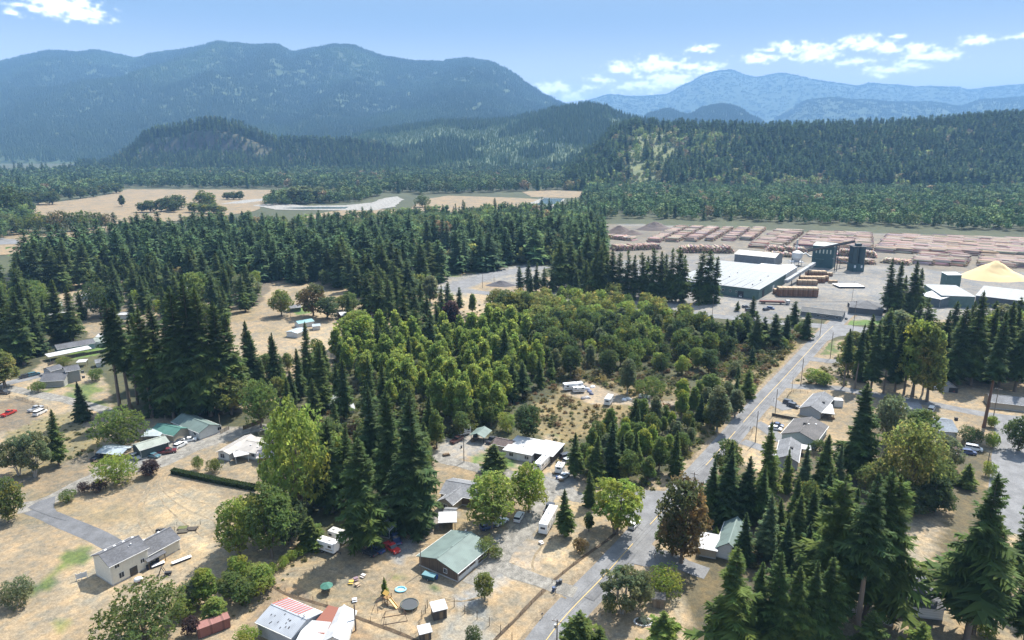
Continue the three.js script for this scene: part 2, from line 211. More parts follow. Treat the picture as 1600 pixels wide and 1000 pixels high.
// ------------------------------------------------------------------ the river plain: dry fields, gravel bars and water
const mField = new THREE.MeshStandardMaterial({ map: grassTex, color: C(0.42, 0.315, 0.185), roughness: 1 }), mBar = new THREE.MeshStandardMaterial({ map: gravelTex, color: C(0.40, 0.395, 0.375), roughness: 1 }), mRiver = new THREE.MeshStandardMaterial({ color: C(0.10, 0.14, 0.16), roughness: 0.12 });
sheet('dry_field', [[40, 328], [60, 318], [100, 315], [160, 306], [200, 296], [450, 297], [420, 312], [400, 330], [300, 345], [180, 350], [60, 345]], 0.4, mField, 90, 6);
sheet('dry_field', [[90, 300], [130, 293], [160, 296], [150, 303], [100, 306]], 0.4, mField, 90, 4);
sheet('dry_field', [[30, 385], [60, 366], [110, 360], [180, 353], [185, 360], [90, 376], [60, 392]], 0.4, mField, 90, 3);
sheet('dry_field', [[-80, 362], [60, 360], [60, 395], [-80, 405]], 0.36, mField, 90, 3);
sheet('dry_field', [[655, 313], [700, 306], [800, 309], [880, 314], [850, 326], [740, 333], [640, 330]], 0.4, mField, 90, 4);
sheet('dry_field', [[815, 300], [850, 297], [918, 300], [900, 310], [830, 308]], 0.42, mField, 90, 3);
sheet('dry_field', [[470, 340], [520, 330], [560, 327], [620, 328], [600, 342], [500, 350]], 0.4, mField, 90, 3);
sheet('gravel_bar', [[395, 321], [430, 318], [480, 322], [540, 321], [580, 317], [600, 310], [622, 307], [630, 312], [618, 323], [585, 329], [520, 329], [430, 328]], 0.5, mBar, 30, 3);
sheet('gravel_bar', [[345, 319], [380, 313], [425, 309], [418, 313], [380, 318]], 0.5, mBar, 30, 3);
sheet('gravel_bar', [[815, 322], [850, 309], [882, 311], [875, 325], [840, 331]], 0.5, mBar, 30, 3);
sheet('river', [[838, 321], [850, 310], [880, 311], [872, 319]], 0.6, mRiver, 30, 1); sheet('river', [[440, 325.5], [480, 324], [545, 324], [540, 326.5], [470, 327]], 0.6, mRiver, 30, 1); sheet('river', [[1400, 327], [1415, 324], [1450, 324], [1440, 329]], 0.6, mRiver, 30, 1);
// worn tracks in the dry grass, and the dry ditch beside the road
const mTrack = new THREE.MeshStandardMaterial({ map: gravelTex, color: C(0.36, 0.29, 0.195), roughness: 1 }), mDitch = new THREE.MeshStandardMaterial({ map: gravelTex, color: C(0.14, 0.10, 0.062), roughness: 1 });
[[[262, 738], [250, 752], [262, 775], [300, 800], [345, 818]], [[258, 738], [246, 756], [254, 784], [285, 815], [318, 840]], [[266, 737], [260, 755], [285, 775], [330, 790], [372, 800]], [[250, 742], [236, 762], [225, 790], [228, 815], [245, 838]], [[244, 741], [228, 764], [214, 790], [215, 812], [228, 836]], [[430, 900], [470, 890], [520, 893], [560, 905], [590, 930]], [[620, 890], [600, 915], [570, 935], [530, 940]], [[760, 930], [720, 940], [690, 935], [660, 925]], [[800, 880], [830, 905], [850, 920], [885, 935]], [[880, 830], [850, 850], [832, 880], [838, 905]]].forEach((L, i) => struct(numbered('worn_track'), ribbon(poly(L), i < 5 ? 0.2 : 0.3, 0.012 + i * 0.003, 2, 0.18), mTrack));
struct('ditch', ribbon(poly([[768, 1006], [815, 958], [868, 905], [925, 861], [962, 834]]), 0.42, 0.05, 1.5, 0.3), mDitch); struct('ditch_001', ribbon(poly([[420, 914], [452, 929], [500, 944], [560, 966], [610, 984], [655, 1003]]), 0.4, 0.055, 1.5, 0.35), mDitch);
sheet('paved_lane', [[-60, 373], [0, 372], [30, 376], [28, 382], [-60, 384]], 0.5, mAsphalt, 20, 0.4);
// ------------------------------------------------------------------ plants
class Tri { constructor() { this.p = []; this.c = []; }
  t(a, b, c, col) { this.p.push(a.x, a.y, a.z, b.x, b.y, b.z, c.x, c.y, c.z); for (let i = 0; i < 3; i++) this.c.push(col[0], col[1], col[2]); }
  geo() { const g = new THREE.BufferGeometry(); g.setAttribute('position', new THREE.Float32BufferAttribute(this.p, 3)); g.setAttribute('color', new THREE.Float32BufferAttribute(this.c, 3)); g.computeVertexNormals(); return g; } }
const mLeaf = new THREE.MeshPhysicalMaterial({ vertexColors: true, roughness: 0.95, transmission: 0.72, thickness: 0, side: THREE.DoubleSide, specularIntensity: 0.25 });
const mNeedle = new THREE.MeshPhysicalMaterial({ vertexColors: true, roughness: 0.95, transmission: 0.36, thickness: 0, side: THREE.DoubleSide, specularIntensity: 0.25 });
const mFar = new THREE.MeshStandardMaterial({ vertexColors: true, roughness: 1, side: THREE.DoubleSide });
const mBark = M(0.16, 0.125, 0.095, 0.95), mBarkPale = M(0.32, 0.29, 0.25, 0.95), mBarkRed = M(0.125, 0.07, 0.045, 0.95);
function jit(col, r, a = 0.25, hue = 0.1) { const k = 1 + a * (r() - 0.5) * 2, h = hue * (r() - 0.5) * 2; return [col[0] * k * (1 + h), col[1] * k, col[2] * k * (1 - h)]; }
function tube(pts, radii, sides = 6) { const pos = [], idx = []; pts.forEach((p, i) => { const d = (pts[Math.min(i + 1, pts.length - 1)]).clone().sub(pts[Math.max(i - 1, 0)]).normalize(), u = Math.abs(d.y) > 0.9 ? V(1, 0, 0) : V(0, 1, 0), a = u.clone().cross(d).normalize(), b = d.clone().cross(a); for (let k = 0; k < sides; k++) { const t = k / sides * 2 * Math.PI, q = p.clone().addScaledVector(a, Math.cos(t) * radii[i]).addScaledVector(b, Math.sin(t) * radii[i]); pos.push(q.x, q.y, q.z); if (i) { const o = (i - 1) * sides, n = i * sides, m = (k + 1) % sides; idx.push(o + k, o + m, n + k, o + m, n + m, n + k); } } }); const g = new THREE.BufferGeometry(); g.setAttribute('position', new THREE.Float32BufferAttribute(pos, 3)); g.setIndex(idx); g.computeVertexNormals(); return g; }

// a conifer 30 m tall: whorls of drooping branches, each branch a run of side sprays
function firGeo(seed, { col, R = 4.6, bare = 0.12, step = 0.8, pairs = 5, droop = 0.28, gap = 0.2, n = 6.5, tip = 1, fat = 1, full = 0.82, wild = 0.55 }) {
  const r = rng(seed), T = new Tri(), H = 30;
  for (let y = H * bare; y < H - 0.2; y += step * lerp(1, 0.55, y / H)) {
    const t = y / H, q = clamp((t - bare) / (1 - bare), 0, 1), prof = Math.pow(1 - q, full) * (0.62 + 0.38 * smooth(q, 0, 0.22)) + 0.045 * tip;
    const k = Math.max(3, Math.round(n * lerp(1, 0.62, q) + (r() - 0.5) * 2)), off = r() * 7;
    for (let b = 0; b < k; b++) {
      if (r() < gap) continue;
      const az = off + (b + (r() - 0.5) * 0.8) / k * 2 * Math.PI, lump = 1 + wild * 2 * (fbm(Math.cos(az) * 1.3 + seed, y * 0.22 + Math.sin(az) * 1.3 + seed * 3, 2) - 0.5), L = R * prof * lump * (0.66 + 0.58 * r()), up = lerp(-droop, 0.55, Math.pow(q, 1.6)) + (r() - 0.5) * 0.25;
      const dir = V(Math.cos(az), up, Math.sin(az)), side = V(-Math.sin(az), 0, Math.cos(az)), c = jit(col, r, 0.34, 0.12);
      const at = (s) => V(dir.x * L * s, y + dir.y * L * s - 0.10 * L * s * s + 0.10 * L * Math.max(0, s - 0.7), dir.z * L * s);
      for (let i = 0; i < pairs; i++) {
        const s = lerp(0.10, 0.95, i / (pairs - 1 || 1)), g2 = 0.55 / pairs + 0.03, a = at(s - g2), e = at(s + g2), w = ((0.16 + 0.40 * (1 - s)) * L * (0.55 + 0.8 * r()) + 0.12) * fat;
        for (const sg of [-1, 1]) { const m = at(Math.min(1.08, s + 0.10 + 0.16 * r())).addScaledVector(side, sg * w); m.y -= w * (0.05 + 0.6 * r()); T.t(a, e, m, jit(c, r, 0.2, 0.06)); }
        if (i % 2 === 0) { const m = at(s + 0.05).addScaledVector(side, (r() - 0.5) * 0.5 * w); m.y -= 0.3 * w + 0.3; T.t(a, e, m, jit(c, r, 0.16, 0.05)); }
      }
      const e = at(1.12); e.y += 0.05 * L; T.t(at(0.78).addScaledVector(side, -0.09 * L), at(0.78).addScaledVector(side, 0.09 * L), e, c);
    }
  }
  for (let k = 0; k < 4; k++) { const a = k * 1.57; T.t(V(Math.cos(a) * 0.3, H - 1.2, Math.sin(a) * 0.3), V(Math.cos(a + 1.6) * 0.3, H - 1.2, Math.sin(a + 1.6) * 0.3), V(0, H + 0.6, 0), col); }
  return { crown: T.geo(), trunk: tube([V(0, -0.5, 0), V(0, 1, 0), V(0, H * 0.5, 0), V(0, H * 0.97, 0)], [0.62, 0.46, 0.28, 0.03], 7) };
}
// a broadleaf tree 15 m tall: limbs, and leaf sprays gathered in uneven clumps
function leafGeo(seed, { col, rx = 5.2, ry = 7.6, yc = 7.9, lobes = 22, leaves = 2600, size = 0.5, bare = 0, spread = 0.62, lobeR = 0.36, alt = null, altShare = 0, taper = 0, stems = 1, up = 0.25 }) {
  const r = rng(seed), T = new Tri(), L = [];
  for (let i = 0; i < lobes; i++) {
    const a = i * 2.399 + r() * 0.9, v = lerp(-0.85, 1, (i + 0.5) / lobes) + (r() - 0.5) * 0.25, ring = Math.sqrt(Math.max(0.05, 1 - v * v)) * (1 - taper * (v * 0.5 + 0.5)), d = spread * (0.7 + 0.55 * r());
    L.push({ c: V(Math.cos(a) * ring * rx * d, yc + v * ry * (0.62 + 0.12 * r()), Math.sin(a) * ring * rx * d), r: rx * lobeR * (0.7 + 0.6 * r()) * (1 - taper * 0.5 * (v * 0.5 + 0.5)), tint: alt && r() < altShare ? alt : col });
  }
  const tot = L.reduce((s, l) => s + l.r * l.r, 0), mid = V(0, yc - ry * 0.3, 0);
  for (const l of L) {
    const n = Math.round(leaves * l.r * l.r / tot / 5), base = jit(l.tint, r, 0.2, 0.1);
    for (let i = 0; i < n; i++) {
      const z = lerp(-0.72, 1, r()), a = r() * 6.283, q = Math.sqrt(1 - z * z), rr = l.r * (0.72 + 0.36 * r()), o = V(Math.cos(a) * q, z, Math.sin(a) * q), c0 = l.c.clone().addScaledVector(o, rr), tone = jit(base, r, 0.2, 0.08);
      for (let k = 0; k < 5; k++) {
        const c = c0.clone().add(V(r() - 0.5, r() - 0.5, r() - 0.5).multiplyScalar(size * 2.4));
        const nrm = o.clone().multiplyScalar(0.55).add(V(0, up, 0)).add(V(r() - 0.5, r() - 0.5, r() - 0.5).multiplyScalar(1.7)).normalize();
        const u = V(r() - 0.5, r() - 0.5, r() - 0.5).cross(nrm).normalize(), w = nrm.clone().cross(u), s = size * (0.6 + 0.8 * r()), cc = jit(tone, r, 0.16, 0.06);
        const p0 = c.clone().addScaledVector(u, -s), p1 = c.clone().addScaledVector(w, s * 0.62).addScaledVector(nrm, s * 0.2), p2 = c.clone().addScaledVector(u, s * 1.1), p3 = c.clone().addScaledVector(w, -s * 0.62).addScaledVector(nrm, s * 0.2);
        T.t(p0, p1, p2, cc); T.t(p0, p2, p3, cc);
      }
    }
  }
  const trunks = [];
  for (let s = 0; s < stems; s++) {
    const a0 = s * 2.4 + r(), o = stems > 1 ? 0.5 : 0, fork = V(Math.cos(a0) * o * 2, Math.max(1.2, yc - ry * 0.75), Math.sin(a0) * o * 2);
    trunks.push(tube([V(Math.cos(a0) * o * 0.5, -0.4, Math.sin(a0) * o * 0.5), fork.clone().multiplyScalar(0.5), fork, V(fork.x * 1.3, yc + ry * 0.3, fork.z * 1.3)], [0.42, 0.32, 0.26, 0.06].map((x) => x * (stems > 1 ? 0.6 : 1)), 6));
    for (let i = s; i < L.length; i += Math.max(2, stems * 2)) { const e = L[i].c; if (e.y < fork.y) continue; trunks.push(tube([fork, fork.clone().lerp(e, 0.55).add(V(0, -0.4, 0)), e], [0.16, 0.10, 0.03], 4)); }
  }
  return { crown: T.geo(), trunk: mergeGeometries(trunks) };
}
const GREENS0 = { fir: [0.030, 0.052, 0.024], firB: [0.038, 0.060, 0.024], firC: [0.024, 0.044, 0.026], spruce: [0.055, 0.085, 0.070], cedar: [0.052, 0.078, 0.026] }, GREENS = Object.fromEntries(Object.entries(GREENS0).map(([k, c]) => [k, [c[0] * 2.15, c[1] * 1.95, c[2] * 1.0]]));
const near = (o) => ({ step: 0.55, pairs: 12, n: 8, fat: 0.95, ...o });
const FIR = {
  near: [firGeo(11, near({ col: GREENS.fir, R: 4.9 })), firGeo(12, near({ col: GREENS.firB, R: 4.5, droop: 0.34 })), firGeo(13, near({ col: GREENS.firC, R: 5.3, bare: 0.06 })), firGeo(14, near({ col: GREENS.firB, R: 5.6, bare: 0.05, droop: 0.2 })), firGeo(15, near({ col: GREENS.fir, R: 4.2, bare: 0.2 }))],
  bare: [firGeo(21, near({ col: GREENS.fir, R: 3.9, bare: 0.40, gap: 0.24 })), firGeo(22, near({ col: GREENS.firC, R: 3.5, bare: 0.46, gap: 0.26 })), firGeo(23, near({ col: GREENS.firB, R: 4.1, bare: 0.34, gap: 0.2 }))],
  open: [firGeo(26, near({ col: GREENS.firB, R: 5.4, bare: 0.16, gap: 0.26, wild: 0.8, n: 7.5 })), firGeo(27, near({ col: GREENS.fir, R: 5.0, bare: 0.2, gap: 0.26, wild: 0.8, n: 7.5 }))],
  spruce: [firGeo(31, near({ col: GREENS.spruce, R: 5.0, bare: 0.03, droop: 0.15 })), firGeo(32, near({ col: GREENS.cedar, R: 4.6, bare: 0.03, droop: 0.3 }))],
  young: [firGeo(41, { col: GREENS.firB, R: 9, bare: 0.02, step: 1.3, pairs: 8, n: 9, droop: 0.05 }), firGeo(42, { col: GREENS.cedar, R: 8, bare: 0.02, step: 1.3, pairs: 8, n: 9, droop: 0.1 })],
  mid: [51, 52, 53, 54, 55].map((s, i) => firGeo(s, { col: [GREENS.fir, GREENS.firB, GREENS.firC][i % 3], R: 4.2 + 0.35 * i, bare: 0.06 + 0.05 * (i % 3), step: 0.9, pairs: 6, n: 7, fat: 1.25, gap: 0.12, full: 0.62, wild: 0.75 })),
  far: [61, 62, 63].map((s) => firGeo(s, { col: [0.8, 1, 0.8], R: 4.9, bare: 0.02, step: 1.4, pairs: 3, n: 6.5, gap: 0.05, fat: 1.8, full: 0.6, wild: 0.8 })),
};
const LEAF = {
  maple: { col: [0.127, 0.173, 0.040], alt: [0.222, 0.231, 0.046], altShare: 0.2 }, dark: { col: [0.074, 0.117, 0.037], alt: [0.116, 0.150, 0.040], altShare: 0.3 },
  yellow: { col: [0.234, 0.311, 0.065], alt: [0.324, 0.367, 0.075], altShare: 0.35, lobeR: 0.38 }, green: { col: [0.15, 0.215, 0.048], alt: [0.21, 0.26, 0.06], altShare: 0.3 }, lime: { col: [0.24, 0.325, 0.055], alt: [0.34, 0.38, 0.065], altShare: 0.3 },
  olive: { col: [0.200, 0.239, 0.061], alt: [0.280, 0.268, 0.076], altShare: 0.4 }, brown: { col: [0.190, 0.137, 0.053], alt: [0.114, 0.123, 0.038], altShare: 0.4 }, grey: { col: [0.212, 0.238, 0.113], alt: [0.157, 0.195, 0.084], altShare: 0.4 }, plum: { col: [0.064, 0.034, 0.038], alt: [0.084, 0.049, 0.042], altShare: 0.3 },
};
const SHAPES = { round: {}, broad: { rx: 6.6, ry: 7.2, yc: 7.8, lobes: 28, lobeR: 0.31 }, tall: { rx: 3.6, ry: 7.4, yc: 7.8, lobes: 20, lobeR: 0.46, taper: 0.5 }, spire: { rx: 2.5, ry: 7.8, yc: 7.4, lobes: 26, lobeR: 0.52, taper: 0.5, spread: 0.75 }, loose: { rx: 4.6, ry: 6.6, yc: 8.4, lobes: 26, lobeR: 0.27, spread: 0.85, stems: 3 }, low: { rx: 7.6, ry: 6.4, yc: 7.2, lobes: 16, lobeR: 0.36 }, ball: { rx: 7.6, ry: 7.2, yc: 7.4, lobes: 15, lobeR: 0.42 } };
const leafCache = {};
function leafTree(tone, shape, lod, v) { const k = [tone, shape, lod, v].join(); if (!leafCache[k]) { const o = { ...LEAF[tone], ...SHAPES[shape], ...(LEAF[tone].lobeR && !SHAPES[shape].lobeR ? { lobeR: LEAF[tone].lobeR } : {}) }; let h = 7; for (const ch of k) h = h * 31 + ch.charCodeAt(0) | 0; leafCache[k] = leafGeo(Math.abs(h), { ...o, ...(lod === 'near' ? { leaves: 5400, size: 0.30 } : lod === 'mid' ? { leaves: 2000, size: 0.47 } : { leaves: 420, size: 0.9, lobes: 9, lobeR: 0.42 }) }); } return leafCache[k]; }
const rt = rng(77);
const treeCount = {};
function plant(name, X, Z, H, g, unit, wide, label, category, group, bark, leafMat) {
  const t = thing(name, label, category, V(X, 0, Z), rt() * 6.283, group), s = H / unit;
  t.scale.set(s * wide, s, s * wide); t.rotation.x = (rt() - 0.5) * 0.07; t.rotation.z = (rt() - 0.5) * 0.07;
  part(t, 'trunk', g.trunk, bark); part(t, 'crown', g.crown, leafMat);
  treeCount[name] = (treeCount[name] ?? 0) + 1; return t;
}
// conifer: base of the trunk (bx, by) and top ty in the photo's grid; w: how wide against its height
function fir(bx, by, ty, w, label, kind = 'near', name = 'fir_tree', group) { const p = G(bx, by), H = Math.max(1.2, heightAt(p.z, ty)), set = FIR[kind]; return plant(name, p.x, p.z, H, set[Math.floor(rt() * set.length)], 30, w, label, 'conifer', group, mBark, mNeedle); }
function firAt(X, Z, H, w, label, group, kind = 'mid', name = 'fir_tree') { const set = FIR[kind]; return plant(name, X, Z, H, set[Math.floor(rt() * set.length)], 30, w, label, 'conifer', group, mBark, mNeedle); }
function leaf(bx, by, ty, wpx, tone, shape, label, name = 'broadleaf_tree', group, lod = 'near') { const p = G(bx, by), H = Math.max(0.8, heightAt(p.z, ty)), s = SHAPES[shape], dep = -p.z * CP + EYE * SP, wm = wpx * dep / FOCAL, wide = wm / (2 * (s.rx ?? 5.2) * H / 15); return plant(name, p.x, p.z, H, leafTree(tone, shape, lod, Math.floor(rt() * 2)), 15, clamp(wide, 0.4, 2.6), label, name.includes('shrub') || name.includes('bush') ? 'shrub' : 'tree', group, tone === 'grey' ? mBarkPale : mBark, mLeaf); }
function leafAt(X, Z, H, tone, shape, label, group, lod, name, wide = 1) { return plant(name, X, Z, H, leafTree(tone, shape, lod, Math.floor(rt() * 2)), 15, wide, label, 'tree', group, mBark, mLeaf); }
// places spread through an outline, not nearer to one another than gap
function spots(P, gap, seed, keep = () => true, most = 1e9) {
  const r = rng(seed), [x0, x1, z0, z1] = boxOf(P), out = [], cell = {}, want = Math.ceil((x1 - x0) * (z1 - z0) / (gap * gap) * 2.2);
  for (let i = 0; i < want && out.length < most; i++) { const x = lerp(x0, x1, r()), z = lerp(z0, z1, r()); if (!inside(P, x, z) || !keep(x, z)) continue; const cx = Math.floor(x / gap), cz = Math.floor(z / gap); let ok = true; for (let a = -1; a < 2 && ok; a++) for (let b = -1; b < 2 && ok; b++) for (const q of cell[(cx + a) + ',' + (cz + b)] ?? []) if (Math.hypot(q[0] - x, q[1] - z) < gap) ok = false; if (!ok) continue; (cell[cx + ',' + cz] ??= []).push([x, z]); out.push([x, z]); }
  return out;
}
const clearOfRoads = (d = 3) => (x, z) => !ROADS.some(([L, w]) => toLine(L, x, z) < w + d);
// a far wood that reads as one mass: one object, its trees drawn as copies
function forest(name, label, kinds) {
  const o = new THREE.Group(); o.name = name; o.userData.kind = 'stuff'; tag(o, label, 'forest'); scene.add(o);
  const m4 = new THREE.Matrix4(), q = new THREE.Quaternion(), up = V(0, 1, 0), col = new THREE.Color();
  for (const [geos, mat, list] of kinds) geos.forEach((g, gi) => {
    const mine = list.filter((_, i) => i % geos.length === gi); if (!mine.length) return;
    const im = new THREE.InstancedMesh(g, mat, mine.length); im.name = 'crown'; im.castShadow = im.receiveShadow = true; im.userData.kind = 'stuff';
    mine.forEach(([x, y, z, sx, sy, c], i) => { q.setFromAxisAngle(up, (hash2(i, gi + 5)) * 6.283); m4.compose(V(x, y, z), q, V(sx, sy, sx)); im.setMatrixAt(i, m4); im.setColorAt(i, col.setRGB(c[0], c[1], c[2])); });
    im.instanceMatrix.needsUpdate = true; o.add(im);
  });
  return o;
}
// ------------------------------------------------------------------ far plants for the hills (white: each copy brings its colour)
function coneClump(seed, n, h, w, spread) { const r = rng(seed), T = new Tri(); for (let i = 0; i < n; i++) { const x = (r() - 0.5) * spread, z = (r() - 0.5) * spread, H = h * (0.7 + 0.5 * r()), W = w * (0.8 + 0.4 * r()), k = 5; for (const [y0, y1, s] of [[0.05, 0.72, 1], [0.45, 1, 0.62]]) for (let j = 0; j < k; j++) { const a = j / k * 6.283, b = (j + 1) / k * 6.283, ra = W * s * (0.75 + 0.5 * r()), c = 0.92 + 0.16 * r(); T.t(V(x + Math.cos(a) * ra, y0 * H - 0.05 * H * r(), z + Math.sin(a) * ra), V(x, y1 * H, z), V(x + Math.cos(b) * ra, y0 * H, z + Math.sin(b) * ra), [c, c, c]); } } return T.geo(); }
const CLUMP = [1, 2, 3].map((s) => coneClump(s, 6, 30, 6, 52)), CONE = [7, 8, 9].map((s) => coneClump(s, 1, 30, 4.6, 0));
const white = (shape, v, leaves, size) => leafGeo(900 + v, { ...SHAPES[shape], col: [1, 1, 1], leaves, size, lobes: 11, lobeR: 0.40 }).crown;
const FARLEAF = [white('round', 1, 360, 0.85), white('broad', 2, 360, 0.9), white('tall', 3, 320, 0.85), white('round', 4, 360, 0.85)], MIDLEAF = [white('round', 5, 900, 0.62), white('broad', 6, 900, 0.66), white('tall', 7, 800, 0.62), white('ball', 8, 900, 0.7)];
const FARFIR = FIR.far.map((f) => f.crown), MIDFIR = FIR.mid.map((f) => f.crown);
const DARKS = [[0.050, 0.080, 0.030], [0.060, 0.094, 0.034], [0.042, 0.070, 0.030], [0.072, 0.104, 0.034]], LIGHTS = [[0.18, 0.22, 0.06], [0.145, 0.19, 0.052], [0.215, 0.24, 0.07], [0.115, 0.155, 0.05], [0.215, 0.19, 0.085]];
const pick = (a, r) => a[Math.floor(r() * a.length)];

const mHill = new THREE.MeshStandardMaterial({ vertexColors: true, map: grassTex, roughness: 1 });
// a range of hills: its skyline is the photo's, stood up at its real distance; spurs and gullies run down to the plain
function ridge({ name, D, sil, front, back = front * 0.5, spur = 0.3, wave = 700, seed = 1, prof = (s) => 0.5 + 0.5 * Math.cos(Math.PI * s), colour, nx = 170, nz = 64, lift = 0, side = 0 }) {
  const pts = sil.map(([x, y]) => { const p = atDepth(x, y, D); return [p.x, Math.max(1, p.y - lift)]; });
  const top = (x) => { if (x <= pts[0][0]) return pts[0][1]; for (let i = 1; i < pts.length; i++) if (x <= pts[i][0]) { const t = (x - pts[i - 1][0]) / (pts[i][0] - pts[i - 1][0]); return lerp(pts[i - 1][1], pts[i][1], t * t * (3 - 2 * t) * 0.5 + t * 0.5); } return pts[pts.length - 1][1]; };
  const x0 = pts[0][0], x1 = pts[pts.length - 1][0];
  const fold = (x, z) => { const a = 1 - Math.abs(2 * noise((x + 0.25 * z) / wave + seed * 9.1, z / (wave * 2.6) + seed) - 1), b = 1 - Math.abs(2 * noise(x / (wave * 0.43) + 31 + seed, z / wave + 5) - 1); return 0.62 * a + 0.28 * b + 0.25 * fbm(x / wave * 3.1, z / wave * 3.1 + seed, 3) - 0.55; };
  const height = (x, z) => { const s = (z + D) / front; if (s < 0) { const b = clamp(-s * front / back, 0, 1); return top(x) * (1 - 0.5 * b * b); } const q = Math.min(1, s), xs = x * (D - s * front * side) / D; const t = top(lerp(x, x * D / Math.max(1, -z), 0.85)); return t * prof(q, x) + spur * t * fold(x, z) * Math.min(1, q * 3.2) * Math.pow(1 - q, 0.55) - 2 * smooth(q, 0.9, 1) - 1.5; };
  const pos = [], uv = [], col = [], idx = [];
  for (let j = 0; j <= nz; j++) for (let i = 0; i <= nx; i++) {
    const v = j / nz, z = -D + (v < 0.15 ? lerp(-back, 0, v / 0.15) : lerp(0, front, Math.pow((v - 0.15) / 0.85, 1.05))), x = lerp(x0, x1, i / nx) * (z > -D ? lerp(1, Math.max(0.2, -z / D), 0.85) : 1), y = height(x, z);
    const e = 30, sl = Math.hypot(height(x + e, z) - height(x - e, z), height(x, z + e) - height(x, z - e)) / (2 * e), c = colour(x, y, z, sl);
    pos.push(x, y, z); uv.push(x / 160, z / 160); col.push(c[0] * 1.9, c[1] * 1.9, c[2] * 1.9);
    if (i && j) { const k = j * (nx + 1) + i, w = nx + 1; idx.push(k - w - 1, k - 1, k - w, k - w, k - 1, k); }
  }
  const g = new THREE.BufferGeometry(); g.setAttribute('position', new THREE.Float32BufferAttribute(pos, 3)); g.setAttribute('uv', new THREE.Float32BufferAttribute(uv, 2)); g.setAttribute('color', new THREE.Float32BufferAttribute(col, 3)); g.setIndex(idx); g.computeVertexNormals();
  struct(name, g, mHill);
  return { height, D, front, back, x0, x1 };
}
// trees on a hill: even in the picture, denser towards the ridge where they are seen edge-on
function clothe(R, n, seed, make) { const r = rng(seed), out = []; for (let i = 0; i < n; i++) { const s = Math.pow(r(), 1.15), z = -R.D - R.back * 0.12 + s * (R.front + R.back * 0.1), x = lerp(R.x0, R.x1, r()) * (z > -R.D ? lerp(1, Math.max(0.2, -z / R.D), 0.85) : 1), e = make(x, R.height(x, z), z, r, s); if (e) out.push(e); } return out; }
const tintBy = (x, z, f, a, b) => { const t = smooth(fbm(x * f, z * f + 9, 3), 0.42, 0.62); return [lerp(a[0], b[0], t), lerp(a[1], b[1], t), lerp(a[2], b[2], t)]; };
const floorCol = (x, y, z) => tintBy(x, z, 1 / 900, [0.043, 0.069, 0.027], [0.050, 0.078, 0.030]);

const clearing = (x, z, p) => smooth(p + 70 * (fbm(x * 0.010, z * 0.010, 4) - 0.5) + 0.05 * (z + 1900), 962, 978) * (1 - smooth(p + 90 * (fbm(x * 0.010 + 9, z * 0.010, 4) - 0.5) - 0.03 * (z + 1900), 1035, 1055));
const farRight = ridge({ name: 'mountain', D: 15000, front: 5200, wave: 1500, spur: 0.22, seed: 3, lift: 15, sil: [[780, 190], [880, 176], [930, 154], [950, 148], [985, 151], [1040, 149], [1075, 131], [1100, 117], [1120, 111], [1140, 109], [1165, 117], [1180, 121], [1215, 116], [1240, 122], [1290, 130], [1340, 136], [1355, 131], [1385, 135], [1430, 138], [1490, 138], [1508, 143], [1545, 139], [1600, 133], [1700, 128], [1850, 140], [2050, 170]], colour: floorCol });
const farRightB = ridge({ name: 'mountain_001', D: 10500, front: 3200, wave: 1100, spur: 0.25, seed: 5, lift: 15, sil: [[1130, 215], [1190, 200], [1230, 177], [1262, 157], [1300, 154], [1350, 158], [1400, 161], [1440, 160], [1500, 168], [1530, 158], [1600, 151], [1700, 146], [1850, 170], [2000, 190]], colour: floorCol });
const farRightC = ridge({ name: 'mountain_002', D: 7600, front: 2200, wave: 800, spur: 0.25, seed: 8, lift: 15, sil: [[960, 215], [1000, 190], [1020, 176], [1042, 171], [1060, 178], [1078, 180], [1100, 168], [1125, 163], [1145, 167], [1175, 183], [1200, 198], [1240, 212]], colour: floorCol });
const left = ridge({ name: 'mountain_003', D: 8200, front: 4600, wave: 1250, spur: 0.46, seed: 2, lift: 22, nx: 260, nz: 90, prof: (s) => lerp(0.5 + 0.5 * Math.cos(Math.PI * s), 1 - s, 0.45), sil: [[-420, 150], [-260, 118], [-120, 104], [0, 96], [45, 86], [75, 79], [95, 78], [120, 80], [150, 77], [180, 84], [214, 91], [240, 83], [275, 79], [310, 74], [345, 65], [365, 70], [400, 77], [415, 74], [435, 73], [457, 84], [490, 75], [525, 69], [550, 70], [570, 77], [600, 88], [650, 95], [690, 96], [710, 93], [730, 91], [765, 97], [785, 107], [802, 117], [820, 132], [850, 150], [875, 161], [888, 168], [930, 190], [1000, 225]], colour: floorCol });
const plantation = ridge({ name: 'hill', D: 3700, front: 1500, wave: 520, spur: 0.34, seed: 11, lift: 8, nx: 200, nz: 80, prof: (s) => lerp(0.5 + 0.5 * Math.cos(Math.PI * s), 1 - s, 0.3), sil: [[420, 245], [520, 222], [590, 206], [640, 199], [700, 192], [760, 191], [800, 188], [840, 179], [870, 171], [915, 165], [945, 170], [960, 178], [990, 186], [1040, 197], [1100, 205], [1200, 225], [1260, 245]], colour: (x, y, z) => tintBy(x, z, 1 / 230, [0.042, 0.070, 0.032], [0.080, 0.110, 0.042]) });
